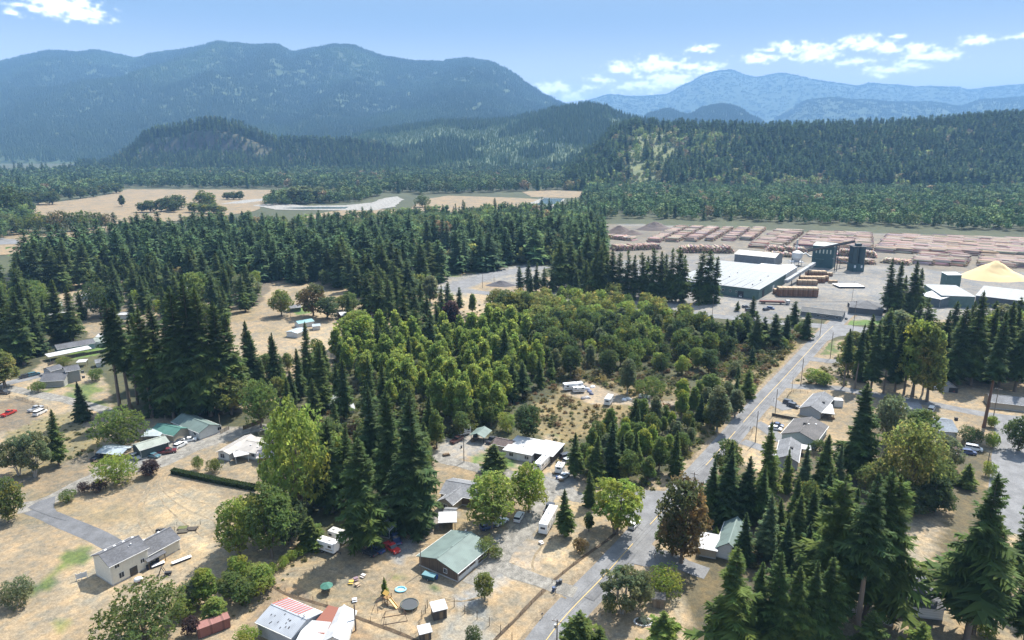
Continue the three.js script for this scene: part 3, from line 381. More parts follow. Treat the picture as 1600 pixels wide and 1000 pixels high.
const bench = ridge({ name: 'hill_001', D: 2150, front: 640, back: 900, wave: 300, spur: 0.16, seed: 14, lift: 26, nx: 220, nz: 70, prof: (s) => lerp(0.5 + 0.5 * Math.cos(Math.PI * s), 1 - s, 0.4), sil: [[880, 262], [930, 232], [965, 200], [1000, 192], [1060, 194], [1120, 197], [1200, 199], [1300, 196], [1400, 193], [1480, 189], [1540, 184], [1600, 180], [1700, 172], [1850, 165], [2050, 175]],
  colour: (x, y, z) => { const p = [x / -z * FOCAL + 800]; const clear = clearing(x, z, p[0]); const c = tintBy(x, z, 1 / 140, [0.035, 0.050, 0.024], [0.07, 0.085, 0.035]); return [lerp(c[0], 0.135, clear), lerp(c[1], 0.15, clear), lerp(c[2], 0.06, clear)]; } });
const cliff = (s) => s < 0.16 ? 1 - s * 0.6 : s < 0.30 ? lerp(0.904, 0.42, (s - 0.16) / 0.14) : 0.42 * Math.pow(1 - (s - 0.30) / 0.70, 1.1);
const butte = ridge({ name: 'butte', D: 2750, front: 420, back: 320, wave: 130, spur: 0.16, seed: 17, lift: 20, nx: 160, nz: 70, prof: (s, x) => { const p = x / 2600 * FOCAL + 800, k = smooth(p, 215, 250) * (1 - smooth(p, 425, 470)); return lerp(0.5 + 0.5 * Math.cos(Math.PI * s), cliff(s), k); }, sil: [[120, 268], [165, 256], [200, 236], [225, 214], [245, 203], [280, 199], [310, 191], [335, 189], [370, 196], [395, 207], [420, 217], [470, 221], [530, 221], [580, 226], [640, 240], [700, 262]],
  colour: (x, y, z, sl) => { const rock = smooth(sl, 0.75, 1.25), c = tintBy(x, z, 1 / 60, [0.04, 0.05, 0.024], [0.09, 0.085, 0.04]), k = 0.7 + 0.6 * fbm(x * 0.03, y * 0.03 + z * 0.02, 4); return [lerp(c[0], 0.062 * k, rock), lerp(c[1], 0.055 * k, rock), lerp(c[2], 0.048 * k, rock)]; } });

const dark = (r) => pick(DARKS, r);
const tone = (c, k) => c.map((v) => v * k);
const patchy = (x, z, f, r, a = 1.6) => { const t = fbm(x * f, z * f, 4); return tone([0.050, 0.079, 0.031], 0.84 + 0.16 * r() + a * Math.max(0, t - 0.46) * 1.5); };
const clumps = (R, n, seed, f, a, h = 1) => clothe(R, n, seed, (x, y, z, r) => { const k = h * (0.75 + 0.5 * r()); return [x, y - 4, z, k, k * (0.75 + 0.4 * fbm(x / 300, z / 300, 2)), patchy(x, z, f, r, a)]; });
forest('mountain_forest', 'hazy blue conifer forest that covers the mountain ranges behind the valley', [[CLUMP, mFar, [...clumps(left, 46000, 41, 1 / 700, 1.5), ...clumps(farRight, 15000, 42, 1 / 900, 0.4, 1.0), ...clumps(farRightB, 9000, 43, 1 / 800, 0.5, 1.0), ...clumps(farRightC, 6000, 44, 1 / 600, 0.6)]]]);
forest('plantation_forest', 'even young conifer plantation on the rounded hill below the gap in the mountains', [[CONE, mFar, clothe(plantation, 30000, 51, (x, y, z, r, s) => { const old = fbm(x / 260, z / 260 + 4, 3) > 0.57 || s < 0.1, k = (old ? 0.95 : 0.5) * (0.8 + 0.45 * r()); return [x, y - 1, z, k * 1.15, k, old ? tone(dark(r), 1.15) : tone(tintBy(x, z, 1 / 150, [0.085, 0.135, 0.048], [0.135, 0.175, 0.058]), 0.8 + 0.4 * r())]; })]]);
{
  const firs = [], leafy = [];
  clothe(bench, 12500, 61, (x, y, z, r, s) => {
    const p = x / -z * FOCAL + 800, v = fbm(x * 0.006 + 4, z * 0.006, 3), clear = clearing(x, z, p) * smooth(s, 0.08, 0.16);
    if (r() < clear * 0.45) return null;
    if (r() < clear * 0.9) { const k = 0.35 + 0.5 * r(); leafy.push([x, y - 0.5, z, k, k, tone(pick(LIGHTS, r), 1.3)]); return null; }
    if (r() < (p > 1250 ? 0.56 : 0.46) + (v - 0.5) * 1.4) { const k = 0.95 + 0.75 * r(); firs.push([x, y - 1, z, k * 1.15, k, tone(dark(r), 0.95 + 0.6 * r())]); } else { const k = 1.15 + 0.8 * r(); leafy.push([x, y - 1, z, k * 1.1, k, tone(r() < 0.12 ? [0.24, 0.18, 0.10] : pick(LIGHTS, r), 1.1 + 0.7 * r())]); }
    return null;
  });
  forest('hillside_forest', 'mixed dark conifers and paler broadleaf trees on the long hillside behind the log yard', [[FARFIR, mFar, firs], [FARLEAF, mFar, leafy]]);
}
forest('butte_forest', 'scattered dark firs on the top and slopes of the rocky butte', [[FARFIR, mFar, clothe(butte, 5200, 71, (x, y, z, r, s) => { const p = x / -z * FOCAL + 800, face = p > 240 && p < 430 && s > 0.2 && s < 0.42; if (face && r() < 0.5) return null; const k = (s < 0.2 ? 1.25 : 0.85) * (0.6 + 0.7 * r()); return [x, y - 1, z, k, k, r() < 0.25 ? tone(pick(LIGHTS, r), 0.9) : tone(dark(r), 0.75 + 0.5 * r())]; })]]);
// ------------------------------------------------------------------ trees one can tell apart
// conifers, each: base of the trunk, top, width against height, label
const F = (bx, by, ty, w, label, kind = 'near', group) => fir(bx, by, ty, w, label, kind, kind === 'spruce' ? 'spruce_tree' : 'fir_tree', group);
F(648, 824, 613, 1.15, 'tallest, darkest fir of the middle clump, behind the home with the big green roof');
F(572, 862, 683, 1.25, 'broad fir that shades the yard between the travel trailer and the parked blue cars');
F(612, 775, 606, 1.0, 'tall fir close behind the tallest dark fir of the middle clump');
F(584, 740, 600, 0.95, 'slim fir between the yellow green cottonwood and the tallest dark fir');
F(520, 800, 656, 1.0, 'fir at the foot of the yellow green cottonwood, nearest the cottonwood trunk');
F(545, 795, 662, 1.05, 'fir tucked between the cottonwood and the broad fir of the yard');
F(538, 655, 560, 1.0, 'pointed fir just behind the long low house with the pale green roof');
F(579, 668, 556, 1.0, 'fir standing right of the long low house with the pale green roof');
F(484, 610, 503, 0.9, 'fir beside the tan clearing, at the front edge of the yellow green thicket');
F(505, 640, 535, 1.0, 'fir above the long low house with the pale green roof');
F(452, 655, 590, 1.05, 'short full fir behind the top of the yellow green cottonwood');
F(470, 625, 545, 0.95, 'fir in the thicket left of the pale green roofed long house');
F(432, 615, 520, 0.95, 'fir on the near edge of the tan clearing with the lone round tree');
F(487, 856, 806, 1.5, 'small lone conifer beside the white travel trailer', 'young');
F(772, 736, 694, 1.9, 'dense dark little conifer on the lawn in front of the white roofed house', 'young');
F(898, 747, 676, 1.15, 'fir by the parked cars next to the white roofed house'); F(932, 752, 680, 1.15, 'second fir by the parked cars, nearer the road than its neighbour'); F(955, 742, 655, 1.1, 'fir in the middle of the belt between the brushy clearing and the road'); F(1055, 742, 672, 1.0, 'slim fir of the roadside belt nearest the road surface'); F(992, 664, 622, 1.2, 'young fir rising just below the white camper trailer in the clearing', 'young');
F(882, 840, 765, 1.15, 'fir beside the white fifth wheel trailer'); F(921, 792, 734, 1.05, 'fir at the lane mouth, behind the bright yellow green maple');
F(1167, 622, 576, 1.15, 'short fir at the road edge beside the pale roadside willow', 'young'); F(1148, 640, 586, 1.1, 'slender fir behind the pale roadside willow');
F(800, 628, 560, 1.15, 'leftmost of the four firs at the edge of the brushy clearing', 'mid'); F(816, 622, 565, 1.15, 'second of the four firs at the edge of the brushy clearing', 'mid'); F(843, 606, 558, 1.2, 'third of the four firs at the edge of the brushy clearing', 'mid'); F(862, 594, 552, 1.15, 'last of the four firs at the edge of the brushy clearing', 'mid');
F(602, 931, 901, 1.25, 'tiny blue green conifer beside the yellow slide in the yard', 'spruce');
F(130, 658, 596, 1.2, 'lone fir beside the gravel lane, in front of the grey two storey house'); F(92, 727, 640, 1.0, 'pointed fir next to the pale multi stemmed birches in the dry field');
F(903, 1035, 955, 1.5, 'conifer at the bottom edge beside the utility pole and road', 'young'); F(935, 1030, 978, 1.2, 'lower conifer beside the bottom utility pole, nearest the road shoulder', 'young');
F(1030, 1040, 956, 1.5, 'conifer in front of the round garden bed', 'young'); F(1110, 820, 786, 1.3, 'small pale conifer beside the green roofed house in the trees', 'young');
F(1118, 845, 822, 1.0, 'thin young conifer standing against the corner of the green roofed house', 'young');
// tall grove by the lane
[[188, 642, 462], [204, 640, 468], [215, 632, 500], [238, 652, 480], [258, 645, 468], [272, 655, 500], [292, 652, 445], [310, 648, 430], [330, 650, 450], [350, 646, 470], [368, 640, 488], [245, 625, 505], [320, 628, 470], [345, 620, 485], [225, 610, 490], [290, 622, 468], [392, 600, 500], [400, 620, 520]].forEach(([x, b, t], i) => F(x, b, t, 0.92 + 0.16 * rt(), ['tall bare trunked fir at the lane end of the grove', 'dark tall fir of the dense grove behind the green roofed homes'][i < 4 ? 0 : 1], i < 4 ? 'bare' : 'near', ['bare trunked firs at the lane end of the tall grove', 'tall firs of the grove behind the green roofed homes'][i < 4 ? 0 : 1]));
// left edge
[[20, 560, 440], [38, 570, 455], [97, 532, 436], [115, 535, 446], [60, 555, 480], [5, 530, 445], [75, 520, 465], [45, 540, 440], [130, 500, 455]].forEach(([x, b, t]) => F(x, b, t, 1.15, 'big dark fir by the mobile homes and long grey roof', 'near', 'firs around the mobile home park'));
// right of the road: the big near firs
F(1338, 748, 597, 1.2, 'huge dark fir behind the row of grey roofed homes beside the road');
F(1195, 796, 658, 1.0, 'tall blue green spruce in front of the row of grey roofed homes', 'spruce'); F(1196, 872, 770, 1.1, 'blue grey spruce to the right of the green roofed house in the trees', 'spruce'); F(1228, 770, 700, 1.0, 'grey green conifer in front of the lowest grey roofed home', 'spruce'); F(1254, 772, 692, 1.0, 'thin topped conifer beside the lowest grey roofed home', 'spruce'); F(1386, 800, 728, 1.0, 'pale blue tipped young spruce in front of the big olive maple', 'spruce');
F(1110, 810, 716, 1.2, 'leftmost of the dark firs behind the green roofed house'); F(1135, 815, 704, 1.2, 'middle of the dark firs behind the green roofed house'); F(1162, 812, 711, 1.2, 'rightmost of the dark firs behind the green roofed house');
F(1290, 962, 735, 1.2, 'massive fir left of the bare trunks, in front of the grey roofed homes', 'open'); F(1336, 1002, 738, 1.05, 'second massive fir, with a long bare trunk reaching the frame bottom', 'bare'); F(1351, 966, 733, 1.1, 'third massive fir with a bare trunk above the pale wall', 'bare'); F(1372, 968, 742, 1.15, 'fir leaning over the grey hipped roof, thick trunk beside the pale wall', 'open'); F(1317, 955, 760, 1.0, 'bare trunked fir at the end of the pale wall', 'bare');
F(1509, 1002, 742, 1.15, 'broad fir with a bare lower trunk right of the grey hipped roof', 'open'); F(1520, 990, 800, 1.1, 'slimmer companion of the broad fir right of the grey hipped roof', 'bare'); F(1594, 930, 768, 1.2, 'fir cut by the frame edge beside the end of the paved street'); F(1600, 1010, 850, 1.3, 'lower fir in the bottom corner beyond the broad fir');
F(1136, 1045, 852, 1.25, 'big fir at the frame bottom right of the small wooden shed', 'open'); F(1176, 1030, 880, 1.2, 'second fir of the bottom row right of the small wooden shed'); F(1206, 1045, 866, 1.15, 'third fir of the bottom row right of the small wooden shed'); F(1234, 1040, 884, 1.1, 'fourth fir of the bottom row right of the small wooden shed'); F(1260, 1035, 880, 1.1, 'fifth fir of the bottom row right of the small wooden shed'); F(1284, 1025, 870, 1.1, 'last fir of the bottom row, beside the bare trunks');
F(1356, 1032, 958, 1.4, 'young fir below the pale wall at the frame bottom', 'young'); F(1432, 1040, 970, 1.4, 'young fir at the frame bottom below the grey hipped roof', 'young'); F(1480, 752, 715, 1.3, 'young conifer below the brown roofed house', 'young'); F(1510, 762, 724, 1.4, 'second young conifer below the brown roofed house', 'young'); F(1290, 765, 710, 1.1, 'pointed young fir in front of the huge dark fir', 'young'); F(1306, 770, 690, 0.75, 'thin cypress like conifer in front of the huge dark fir', 'spruce');
F(1160, 880, 800, 1.1, 'fir pressed against the right side of the green roofed house'); F(1215, 850, 778, 1.1, 'fir in the dark gap below the tall blue green spruce'); F(1240, 830, 745, 1.1, 'fir below the thin topped conifers'); F(1262, 870, 765, 1.1, 'fir left of the first massive fir'); F(1225, 900, 810, 1.1, 'fir above the bottom row of firs'); F(1255, 915, 815, 1.1, 'fir above the last firs of the bottom row');
[[1318, 604, 514, 'bare'], [1335, 608, 506, 'bare'], [1360, 612, 500, 'near'], [1380, 614, 506, 'bare'], [1398, 612, 500, 'near'], [1412, 616, 490, 'bare'], [1470, 592, 486, 'near'], [1490, 602, 478, 'near'], [1516, 602, 456, 'near'], [1560, 604, 470, 'near'], [1585, 612, 466, 'near'], [1605, 604, 478, 'near'], [1575, 590, 480, 'near'], [1500, 585, 470, 'near'], [1345, 596, 515, 'near'], [1625, 600, 470, 'near'], [1535, 595, 480, 'near']].forEach(([x, b, t, k]) => F(x, b, t, k === 'bare' ? 0.9 : 1.0, k === 'bare' ? 'tall bare trunked conifer in the row behind the street bend' : 'dark full fir in the row behind the street bend', k, k === 'bare' ? 'bare trunked conifers behind the street bend' : 'dark firs behind the street bend'));
{ const t = fir(1537, 668, 488, 0.95, 'old tree with an orange brown trunk standing alone by the street corner', 'bare', 'old_fir_tree'); t.children[0].material = mBarkRed; t.children[0].scale.set(0.95, 1, 0.95); }
[[1385, 494, 404], [1396, 496, 408], [1421, 494, 408], [1433, 490, 418], [1408, 490, 430]].forEach(([x, b, t]) => F(x, b, t, 1.0, 'dark fir in the small group at the front of the sawmill yard', 'near', 'firs at the front of the sawmill yard'));
[[915, 464, 404], [928, 466, 396], [940, 466, 386], [955, 466, 390], [968, 468, 394], [978, 466, 391], [990, 468, 398], [1003, 468, 394], [1018, 470, 387], [1030, 470, 392], [1045, 472, 387], [1056, 472, 385], [1066, 471, 398], [1092, 474, 392], [1104, 474, 389], [1115, 473, 400], [948, 462, 398], [1010, 463, 400], [1038, 465, 396]].forEach(([x, b, t]) => F(x, b, t, 0.95, 'slim dark conifer of the row in front of the sawmill', 'mid', 'conifer row along the highway in front of the sawmill'));
[[812, 458, 416], [825, 456, 406], [838, 455, 410], [850, 458, 418], [862, 456, 424], [830, 462, 428], [875, 452, 372], [890, 450, 378], [905, 448, 385], [885, 440, 380], [918, 440, 362], [932, 438, 360], [940, 446, 372], [900, 462, 420], [868, 440, 388]].forEach(([x, b, t]) => F(x, b, t, 1.1, 'dark conifer at the end of the highway row, by the open gravel lot', 'mid', 'conifers between the gravel lot and the highway row'));
[[575, 492, 425], [592, 496, 420], [608, 500, 428], [632, 530, 448], [650, 535, 453], [668, 530, 460], [690, 500, 445], [640, 500, 440], [700, 480, 440], [660, 490, 436], [620, 490, 425], [718, 480, 448], [545, 500, 456], [682, 522, 470], [605, 535, 480], [622, 548, 495]].forEach(([x, b, t]) => F(x, b, t, 1.1, 'dark fir between the tan clearing and the open gravel lot', 'mid', 'firs between the tan clearing and the gravel lot'));
[[1135, 540, 498], [1148, 532, 495], [1180, 548, 486], [1192, 540, 495], [1208, 545, 490], [1228, 535, 492], [1258, 530, 487], [1165, 535, 495], [1175, 500, 462], [1152, 486, 470], [1240, 508, 470]].forEach(([x, b, t]) => F(x, b, t, 1.35, 'small conifer in the strip between the highway and the brushy thicket', 'mid', 'small conifers near the highway junction'));

// broadleaf trees, each: base, top, width in the photo, tone, shape, label
const B = (bx, by, ty, w, tone, shape, label, name, group) => leaf(bx, by, ty, w, tone, shape, label, name ?? 'broadleaf_tree', group);
B(470, 812, 620, 112, 'yellow', 'broad', 'very tall yellow green cottonwood towering over the white roofed L-shaped house', 'cottonwood_tree'); B(520, 770, 668, 60, 'yellow', 'tall', 'yellowish cottonwood just behind the very tall one', 'cottonwood_tree');
B(375, 868, 776, 62, 'yellow', 'round', 'yellow green maple at the open left end of the pair by the dry field', 'maple_tree'); B(425, 872, 758, 82, 'green', 'round', 'larger green maple of the pair by the dry field', 'maple_tree'); B(400, 845, 772, 60, 'green', 'round', 'maple half hidden behind the pair by the dry field', 'maple_tree'); B(455, 850, 780, 60, 'dark', 'round', 'dark maple under the very tall cottonwood', 'maple_tree');
B(14, 815, 750, 52, 'maple', 'round', 'round green tree at the frame edge left of the curved driveway'); B(107, 784, 764, 26, 'green', 'low', 'little round fruit tree inside the bend of the driveway', 'fruit_tree'); B(132, 770, 752, 20, 'plum', 'low', 'small purple leaved tree beside the driveway mouth', 'plum_tree'); B(155, 768, 748, 28, 'plum', 'low', 'low purple leaved shrub behind the bright green round tree', 'plum_tree'); B(235, 744, 719, 32, 'plum', 'round', 'purple leaved plum tree beside the lane and parked cars', 'plum_tree');
B(186, 756, 710, 62, 'lime', 'ball', 'bright green round tree in front of the dark green workshop'); B(190, 700, 638, 76, 'green', 'ball', 'broad round tree behind the open carport'); B(310, 734, 710, 18, 'green', 'low', 'small lollipop tree inside the clipped hedge, nearer the lane', 'fruit_tree'); B(336, 738, 716, 27, 'maple', 'low', 'small spreading tree inside the clipped hedge, nearer the white house', 'fruit_tree'); B(418, 755, 718, 34, 'lime', 'low', 'yellow green little tree at the far end of the clipped hedge', 'fruit_tree');
B(28, 946, 902, 58, 'grey', 'low', 'low spreading grey green tree at the frame edge beside the cream house', 'fruit_tree'); B(228, 1010, 924, 132, 'maple', 'ball', 'wide dense green tree at the frame bottom below the cream house', 'maple_tree'); B(300, 950, 908, 44, 'grey', 'round', 'greyish bush tree beside the wide dense green tree'); B(322, 948, 886, 44, 'lime', 'tall', 'tall bright yellow green young tree above the red container'); B(285, 965, 935, 40, 'yellow', 'round', 'yellow green shrub at the shoulder of the wide dense green tree', 'shrub'); B(338, 968, 930, 40, 'yellow', 'tall', 'yellow green sapling just above the red container');
B(376, 915, 865, 40, 'lime', 'round', 'lime coloured young tree at the foot of the maple pair'); B(408, 928, 882, 50, 'yellow', 'round', 'leafy yellow green bush by the yard corner', 'shrub'); B(360, 935, 895, 46, 'green', 'round', 'green bush between the lime young tree and the container', 'shrub'); B(383, 945, 905, 40, 'green', 'round', 'green bush next to the yard fence corner', 'shrub'); B(386, 1010, 980, 46, 'lime', 'low', 'bright yellow bush at the frame bottom beside the striped metal barn', 'shrub');
[[412, 905, 888], [425, 897, 878], [442, 887, 868], [456, 875, 858], [470, 868, 852], [400, 915, 895]].forEach(([x, b, t]) => B(x, b, t, 22, 'lime', 'low', 'small rounded bush in the row along the trailer yard edge', 'shrub', 'rounded bushes along the trailer yard edge'));
B(420, 920, 900, 20, 'grey', 'low', 'single grey brown bush at the yard corner by the fence', 'shrub');
B(768, 826, 740, 84, 'yellow', 'round', 'gold tinged yellow green maple behind the green roofed home', 'maple_tree'); B(826, 800, 726, 60, 'lime', 'round', 'lighter green maple beside the gold tinged one', 'maple_tree'); B(825, 688, 628, 46, 'dark', 'round', 'dark dense round tree behind the white roofed house'); B(757, 938, 892, 32, 'olive', 'round', 'lone olive bush on the gravel apron by the green roofed home', 'shrub'); B(740, 1008, 978, 30, 'dark', 'ball', 'dark round bush by the fence posts at the frame bottom', 'shrub'); B(760, 870, 838, 36, 'olive', 'low', 'olive bush at the back corner of the green roofed home', 'shrub'); B(775, 872, 855, 22, 'green', 'low', 'green bush at the long wall of the green roofed home', 'shrub');
B(962, 834, 746, 76, 'lime', 'loose', 'bright yellow green maple with orange edges beside the road bend', 'maple_tree'); B(1064, 880, 742, 86, 'brown', 'round', 'tall brown tinged maple at the side street corner', 'maple_tree'); B(1050, 868, 800, 60, 'maple', 'round', 'green understorey tree under the brown tinged maple'); B(920, 830, 797, 18, 'maple', 'tall', 'small young tree in the dry yard beside the fir'); B(907, 863, 840, 30, 'brown', 'low', 'dark reddish bush in the dry yard', 'shrub');
B(972, 958, 884, 62, 'grey', 'loose', 'grey green pine like tree left of the bright yellow bush'); B(1000, 950, 890, 40, 'grey', 'round', 'grey green tree pressed against the bright yellow bush'); B(1036, 930, 886, 60, 'lime', 'ball', 'bright yellow green rounded bush above the small wooden shed', 'shrub'); B(953, 958, 930, 26, 'green', 'low', 'low dark shrub at the foot of the grey green pine like tree', 'shrub');
B(980, 616, 556, 30, 'grey', 'tall', 'lone grey green poplar standing in the brushy clearing'); B(1120, 674, 602, 44, 'grey', 'tall', 'pale grey green willow at the road edge'); B(1148, 652, 605, 30, 'grey', 'tall', 'narrower pale willow beside the road edge willow'); B(1108, 625, 582, 40, 'green', 'tall', 'green poplar behind the road edge willows'); B(1065, 632, 588, 26, 'lime', 'tall', 'yellow green poplar at the end of the sandy track'); B(1015, 620, 586, 50, 'green', 'low', 'spreading green willow beside the round bales', 'shrub');
B(440, 494, 451, 36, 'olive', 'round', 'lone round tree in the tan clearing, casting its own shadow'); B(490, 494, 442, 46, 'brown', 'round', 'brownish maple at the edge of the tan clearing', 'maple_tree'); B(512, 498, 462, 40, 'dark', 'round', 'dark tree beside the brownish maple in the clearing'); B(548, 490, 456, 32, 'maple', 'round', 'green tree behind the small white roofed shed'); B(535, 485, 460, 24, 'olive', 'round', 'small olive tree behind the white roofed shed'); B(706, 522, 468, 36, 'plum', 'tall', 'dark purple copper beech beside the little grey house', 'plum_tree'); B(738, 492, 456, 14, 'green', 'tall', 'thin young tree alone on the highway verge'); B(690, 502, 485, 20, 'lime', 'low', 'small bright yellow tree beside the purple beech'); B(672, 475, 430, 34, 'grey', 'tall', 'tall grey green poplar beside the utility pole and gravel lot');
B(560, 545, 486, 70, 'lime', 'round', 'bright yellow green weeping willow in front of the clearing'); B(385, 470, 428, 50, 'grey', 'round', 'pale grey willow at the edge of the dark conifer wood'); B(310, 480, 423, 50, 'green', 'round', 'bright green broad tree among the mobile homes'); B(158, 495, 438, 64, 'dark', 'ball', 'dark round tree among the mobile homes'); B(60, 500, 448, 60, 'green', 'broad', 'yellowish broad tree at the edge of the mobile home park'); B(8, 605, 542, 50, 'olive', 'tall', 'rounded pale conifer like tree at the frame edge by the driveway'); B(362, 648, 580, 60, 'olive', 'round', 'yellowing maple at the end of the tall grove', 'maple_tree'); B(408, 668, 592, 64, 'green', 'broad', 'soft green tree beside the lane behind the white roofed house'); B(60, 612, 595, 24, 'green', 'low', 'small round garden tree in front of the grey house', 'fruit_tree'); B(100, 572, 555, 26, 'olive', 'low', 'olive garden tree behind the grey house', 'fruit_tree'); B(150, 595, 574, 26, 'green', 'low', 'garden bush right of the grey house', 'shrub');
B(30, 742, 682, 44, 'grey', 'loose', 'pale multi stemmed birch nearest the frame edge'); B(55, 745, 672, 46, 'grey', 'loose', 'pale multi stemmed birch next to the pointed fir');
B(1410, 780, 650, 104, 'olive', 'broad', 'big pale olive maple beside the huge dark fir', 'maple_tree'); B(1445, 765, 690, 70, 'olive', 'round', 'second olive maple in front of the brown roofed house', 'maple_tree'); B(1440, 690, 640, 56, 'green', 'round', 'green tree behind the grey roofed bungalow', 'broadleaf_tree'); B(1385, 690, 610, 50, 'grey', 'round', 'grey green tree right of the huge dark fir'); B(1475, 732, 682, 50, 'grey', 'round', 'grey green tree in front of the brown roofed house'); B(1515, 692, 665, 40, 'dark', 'low', 'dark spreading shrub beside the brown roofed house', 'shrub'); B(1550, 700, 672, 26, 'lime', 'low', 'bright yellow green shrub at the foot of the orange trunked tree', 'shrub'); B(1548, 668, 650, 20, 'lime', 'round', 'small yellow green tree beside the orange trunked tree'); B(1590, 705, 645, 44, 'dark', 'round', 'dense dark rounded tree across the paved street', 'broadleaf_tree'); B(1545, 745, 720, 26, 'yellow', 'low', 'yellow bush near the utility pole by the paved street', 'shrub'); B(1275, 600, 575, 46, 'yellow', 'low', 'low yellow green thicket at the lane corner by the junction', 'shrub'); B(1288, 602, 580, 30, 'green', 'low', 'green bush next to the low thicket by the junction', 'shrub'); B(1280, 708, 685, 30, 'dark', 'low', 'dark bush behind the small white carport', 'shrub'); B(1540, 995, 970, 40, 'lime', 'low', 'bright yellow shrub at the frame bottom beside the broad fir', 'shrub'); B(1420, 800, 755, 80, 'dark', 'broad', 'dark tree mass below the big olive maple'); B(1460, 800, 758, 60, 'dark', 'broad', 'dark tree behind the broad fir and the dry yard'); B(1365, 780, 720, 56, 'olive', 'round', 'olive tree below the huge dark fir'); B(1455, 800, 740, 50, 'dark', 'round', 'shaded tree above the dry yard patch');
[[1425, 620, 488, 60], [1448, 628, 500, 50], [1395, 560, 478, 56], [1410, 550, 485, 50], [1330, 560, 515, 40], [1560, 560, 476, 66], [1530, 565, 485, 60], [1460, 560, 500, 50], [1360, 575, 520, 46], [1600, 560, 478, 60]].forEach(([x, b, t, w], i) => B(x, b, t, w, i % 3 === 0 ? 'yellow' : i % 3 === 1 ? 'olive' : 'grey', 'tall', 'yellowish tall broadleaf tree among the firs behind the street bend', 'cottonwood_tree', 'yellowish broadleaf trees behind the street bend'));
[[775, 492, 452, 34], [790, 498, 454, 40], [806, 496, 455, 36], [822, 494, 456, 34], [840, 492, 458, 34], [856, 488, 462, 30]].forEach(([x, b, t, w], i) => B(x, b, t, w, i % 2 ? 'maple' : 'olive', 'round', 'rounded maple in the row between the highway and the green lawn', 'maple_tree', 'maples between the highway and the green lawn'));

// thickets whose trees one can tell apart but not name singly
function thicket(pts, gap, seed, mix, label, group, keep) {
  const r = rng(seed), list = spots(poly(pts), gap, seed, keep ?? clearOfRoads(2.5)).sort((a, b) => b[1] - a[1]);
  for (const [x, z] of list) { let q = r(), k = 0; while (q > mix[k][0] && k < mix.length - 1) q -= mix[k++][0]; const [, tn, shape, h0, h1, nm] = mix[k], h = lerp(h0, h1, r()), lod = -z < 300 ? 'near' : 'mid'; const lb = label.replace('TREE', tn === 'fir' ? 'dark fir' : { yellow: 'yellow', lime: 'lime green', green: 'green', maple: 'dark green', dark: 'dark rounded', olive: 'olive', brown: 'brownish', grey: 'grey green', plum: 'purple' }[tn] + ' ' + (shape === 'tall' || shape === 'spire' ? 'poplar' : shape === 'low' ? 'bushy tree' : 'tree')); if (tn === 'fir') firAt(x, z, h, 1.15, lb, group, nm === 'park_fir_tree' ? 'mid' : lod === 'near' ? 'near' : 'mid', nm ?? 'fir_tree'); else leafAt(x, z, h, tn, shape, lb, group, lod, nm ?? 'alder_tree', (0.9 + 0.3 * r())); }
}
thicket([[520, 560], [560, 525], [650, 540], [720, 530], [760, 520], [830, 530], [850, 560], [840, 590], [790, 625], [790, 655], [745, 665], [700, 670], [660, 640], [620, 655], [560, 610]], 5.0, 101, [[0.42, 'yellow', 'spire', 13, 21, 'poplar_tree'], [0.20, 'lime', 'spire', 12, 19, 'poplar_tree'], [0.18, 'green', 'spire', 9, 15, 'willow_tree'], [0.12, 'grey', 'tall', 8, 13, 'willow_tree'], [0.08, 'fir', '', 13, 24]], 'TREE in the yellow green thicket behind the white roofed house', 'trees of the yellow green thicket');
thicket([[700, 672], [740, 640], [795, 655], [800, 680], [770, 672], [720, 690], [690, 690]], 6.5, 102, [[0.5, 'green', 'round', 7, 11], [0.3, 'maple', 'round', 7, 11], [0.2, 'yellow', 'low', 4, 8]], 'TREE behind the little green roofed garage', 'trees behind the little green roofed garage');
thicket([[830, 530], [880, 500], [1000, 505], [1100, 515], [1170, 530], [1140, 560], [1100, 590], [1060, 590], [960, 585], [880, 590], [850, 575]], 6.9, 103, [[0.30, 'dark', 'round', 10, 15, 'hardwood_tree'], [0.22, 'maple', 'round', 10, 15, 'hardwood_tree'], [0.2, 'green', 'round', 8, 13, 'hardwood_tree'], [0.12, 'grey', 'tall', 9, 13, 'hardwood_tree'], [0.12, 'yellow', 'round', 8, 12, 'hardwood_tree'], [0.04, 'fir', '', 10, 18]], 'TREE in the dense wood behind the brushy clearing', 'trees of the dense wood behind the brushy clearing');
thicket([[760, 510], [830, 475], [900, 462], [1000, 480], [1080, 500], [1100, 515], [1000, 508], [880, 505], [820, 530]], 7.4, 104, [[0.55, 'olive', 'broad', 10, 15, 'bigleaf_maple_tree'], [0.25, 'yellow', 'broad', 8, 13, 'bigleaf_maple_tree'], [0.2, 'green', 'round', 8, 13, 'bigleaf_maple_tree']], 'TREE of the rounded maple belt along the highway', 'rounded maple belt along the highway');
thicket([[915, 748], [908, 715], [950, 685], [1010, 665], [1065, 652], [1100, 625], [1122, 650], [1100, 690], [1062, 735], [1040, 765], [980, 765]], 4.3, 105, [[0.32, 'green', 'tall', 7, 13], [0.28, 'lime', 'tall', 7, 13, 'aspen_tree'], [0.18, 'maple', 'round', 7, 12, 'aspen_tree'], [0.12, 'grey', 'tall', 7, 12, 'aspen_tree'], [0.10, 'fir', '', 7, 13]], 'TREE in the belt between the brushy clearing and the road', 'trees between the brushy clearing and the road', clearOfRoads(4));
thicket([[400, 585], [440, 570], [510, 565], [540, 600], [520, 650], [480, 660], [440, 640], [395, 620]], 8, 106, [[0.42, 'fir', '', 11, 18], [0.22, 'maple', 'round', 8, 12], [0.18, 'olive', 'round', 8, 12], [0.18, 'yellow', 'tall', 9, 13]], 'TREE in the mixed wood beside the long low green roofed house', 'trees beside the long low green roofed house');
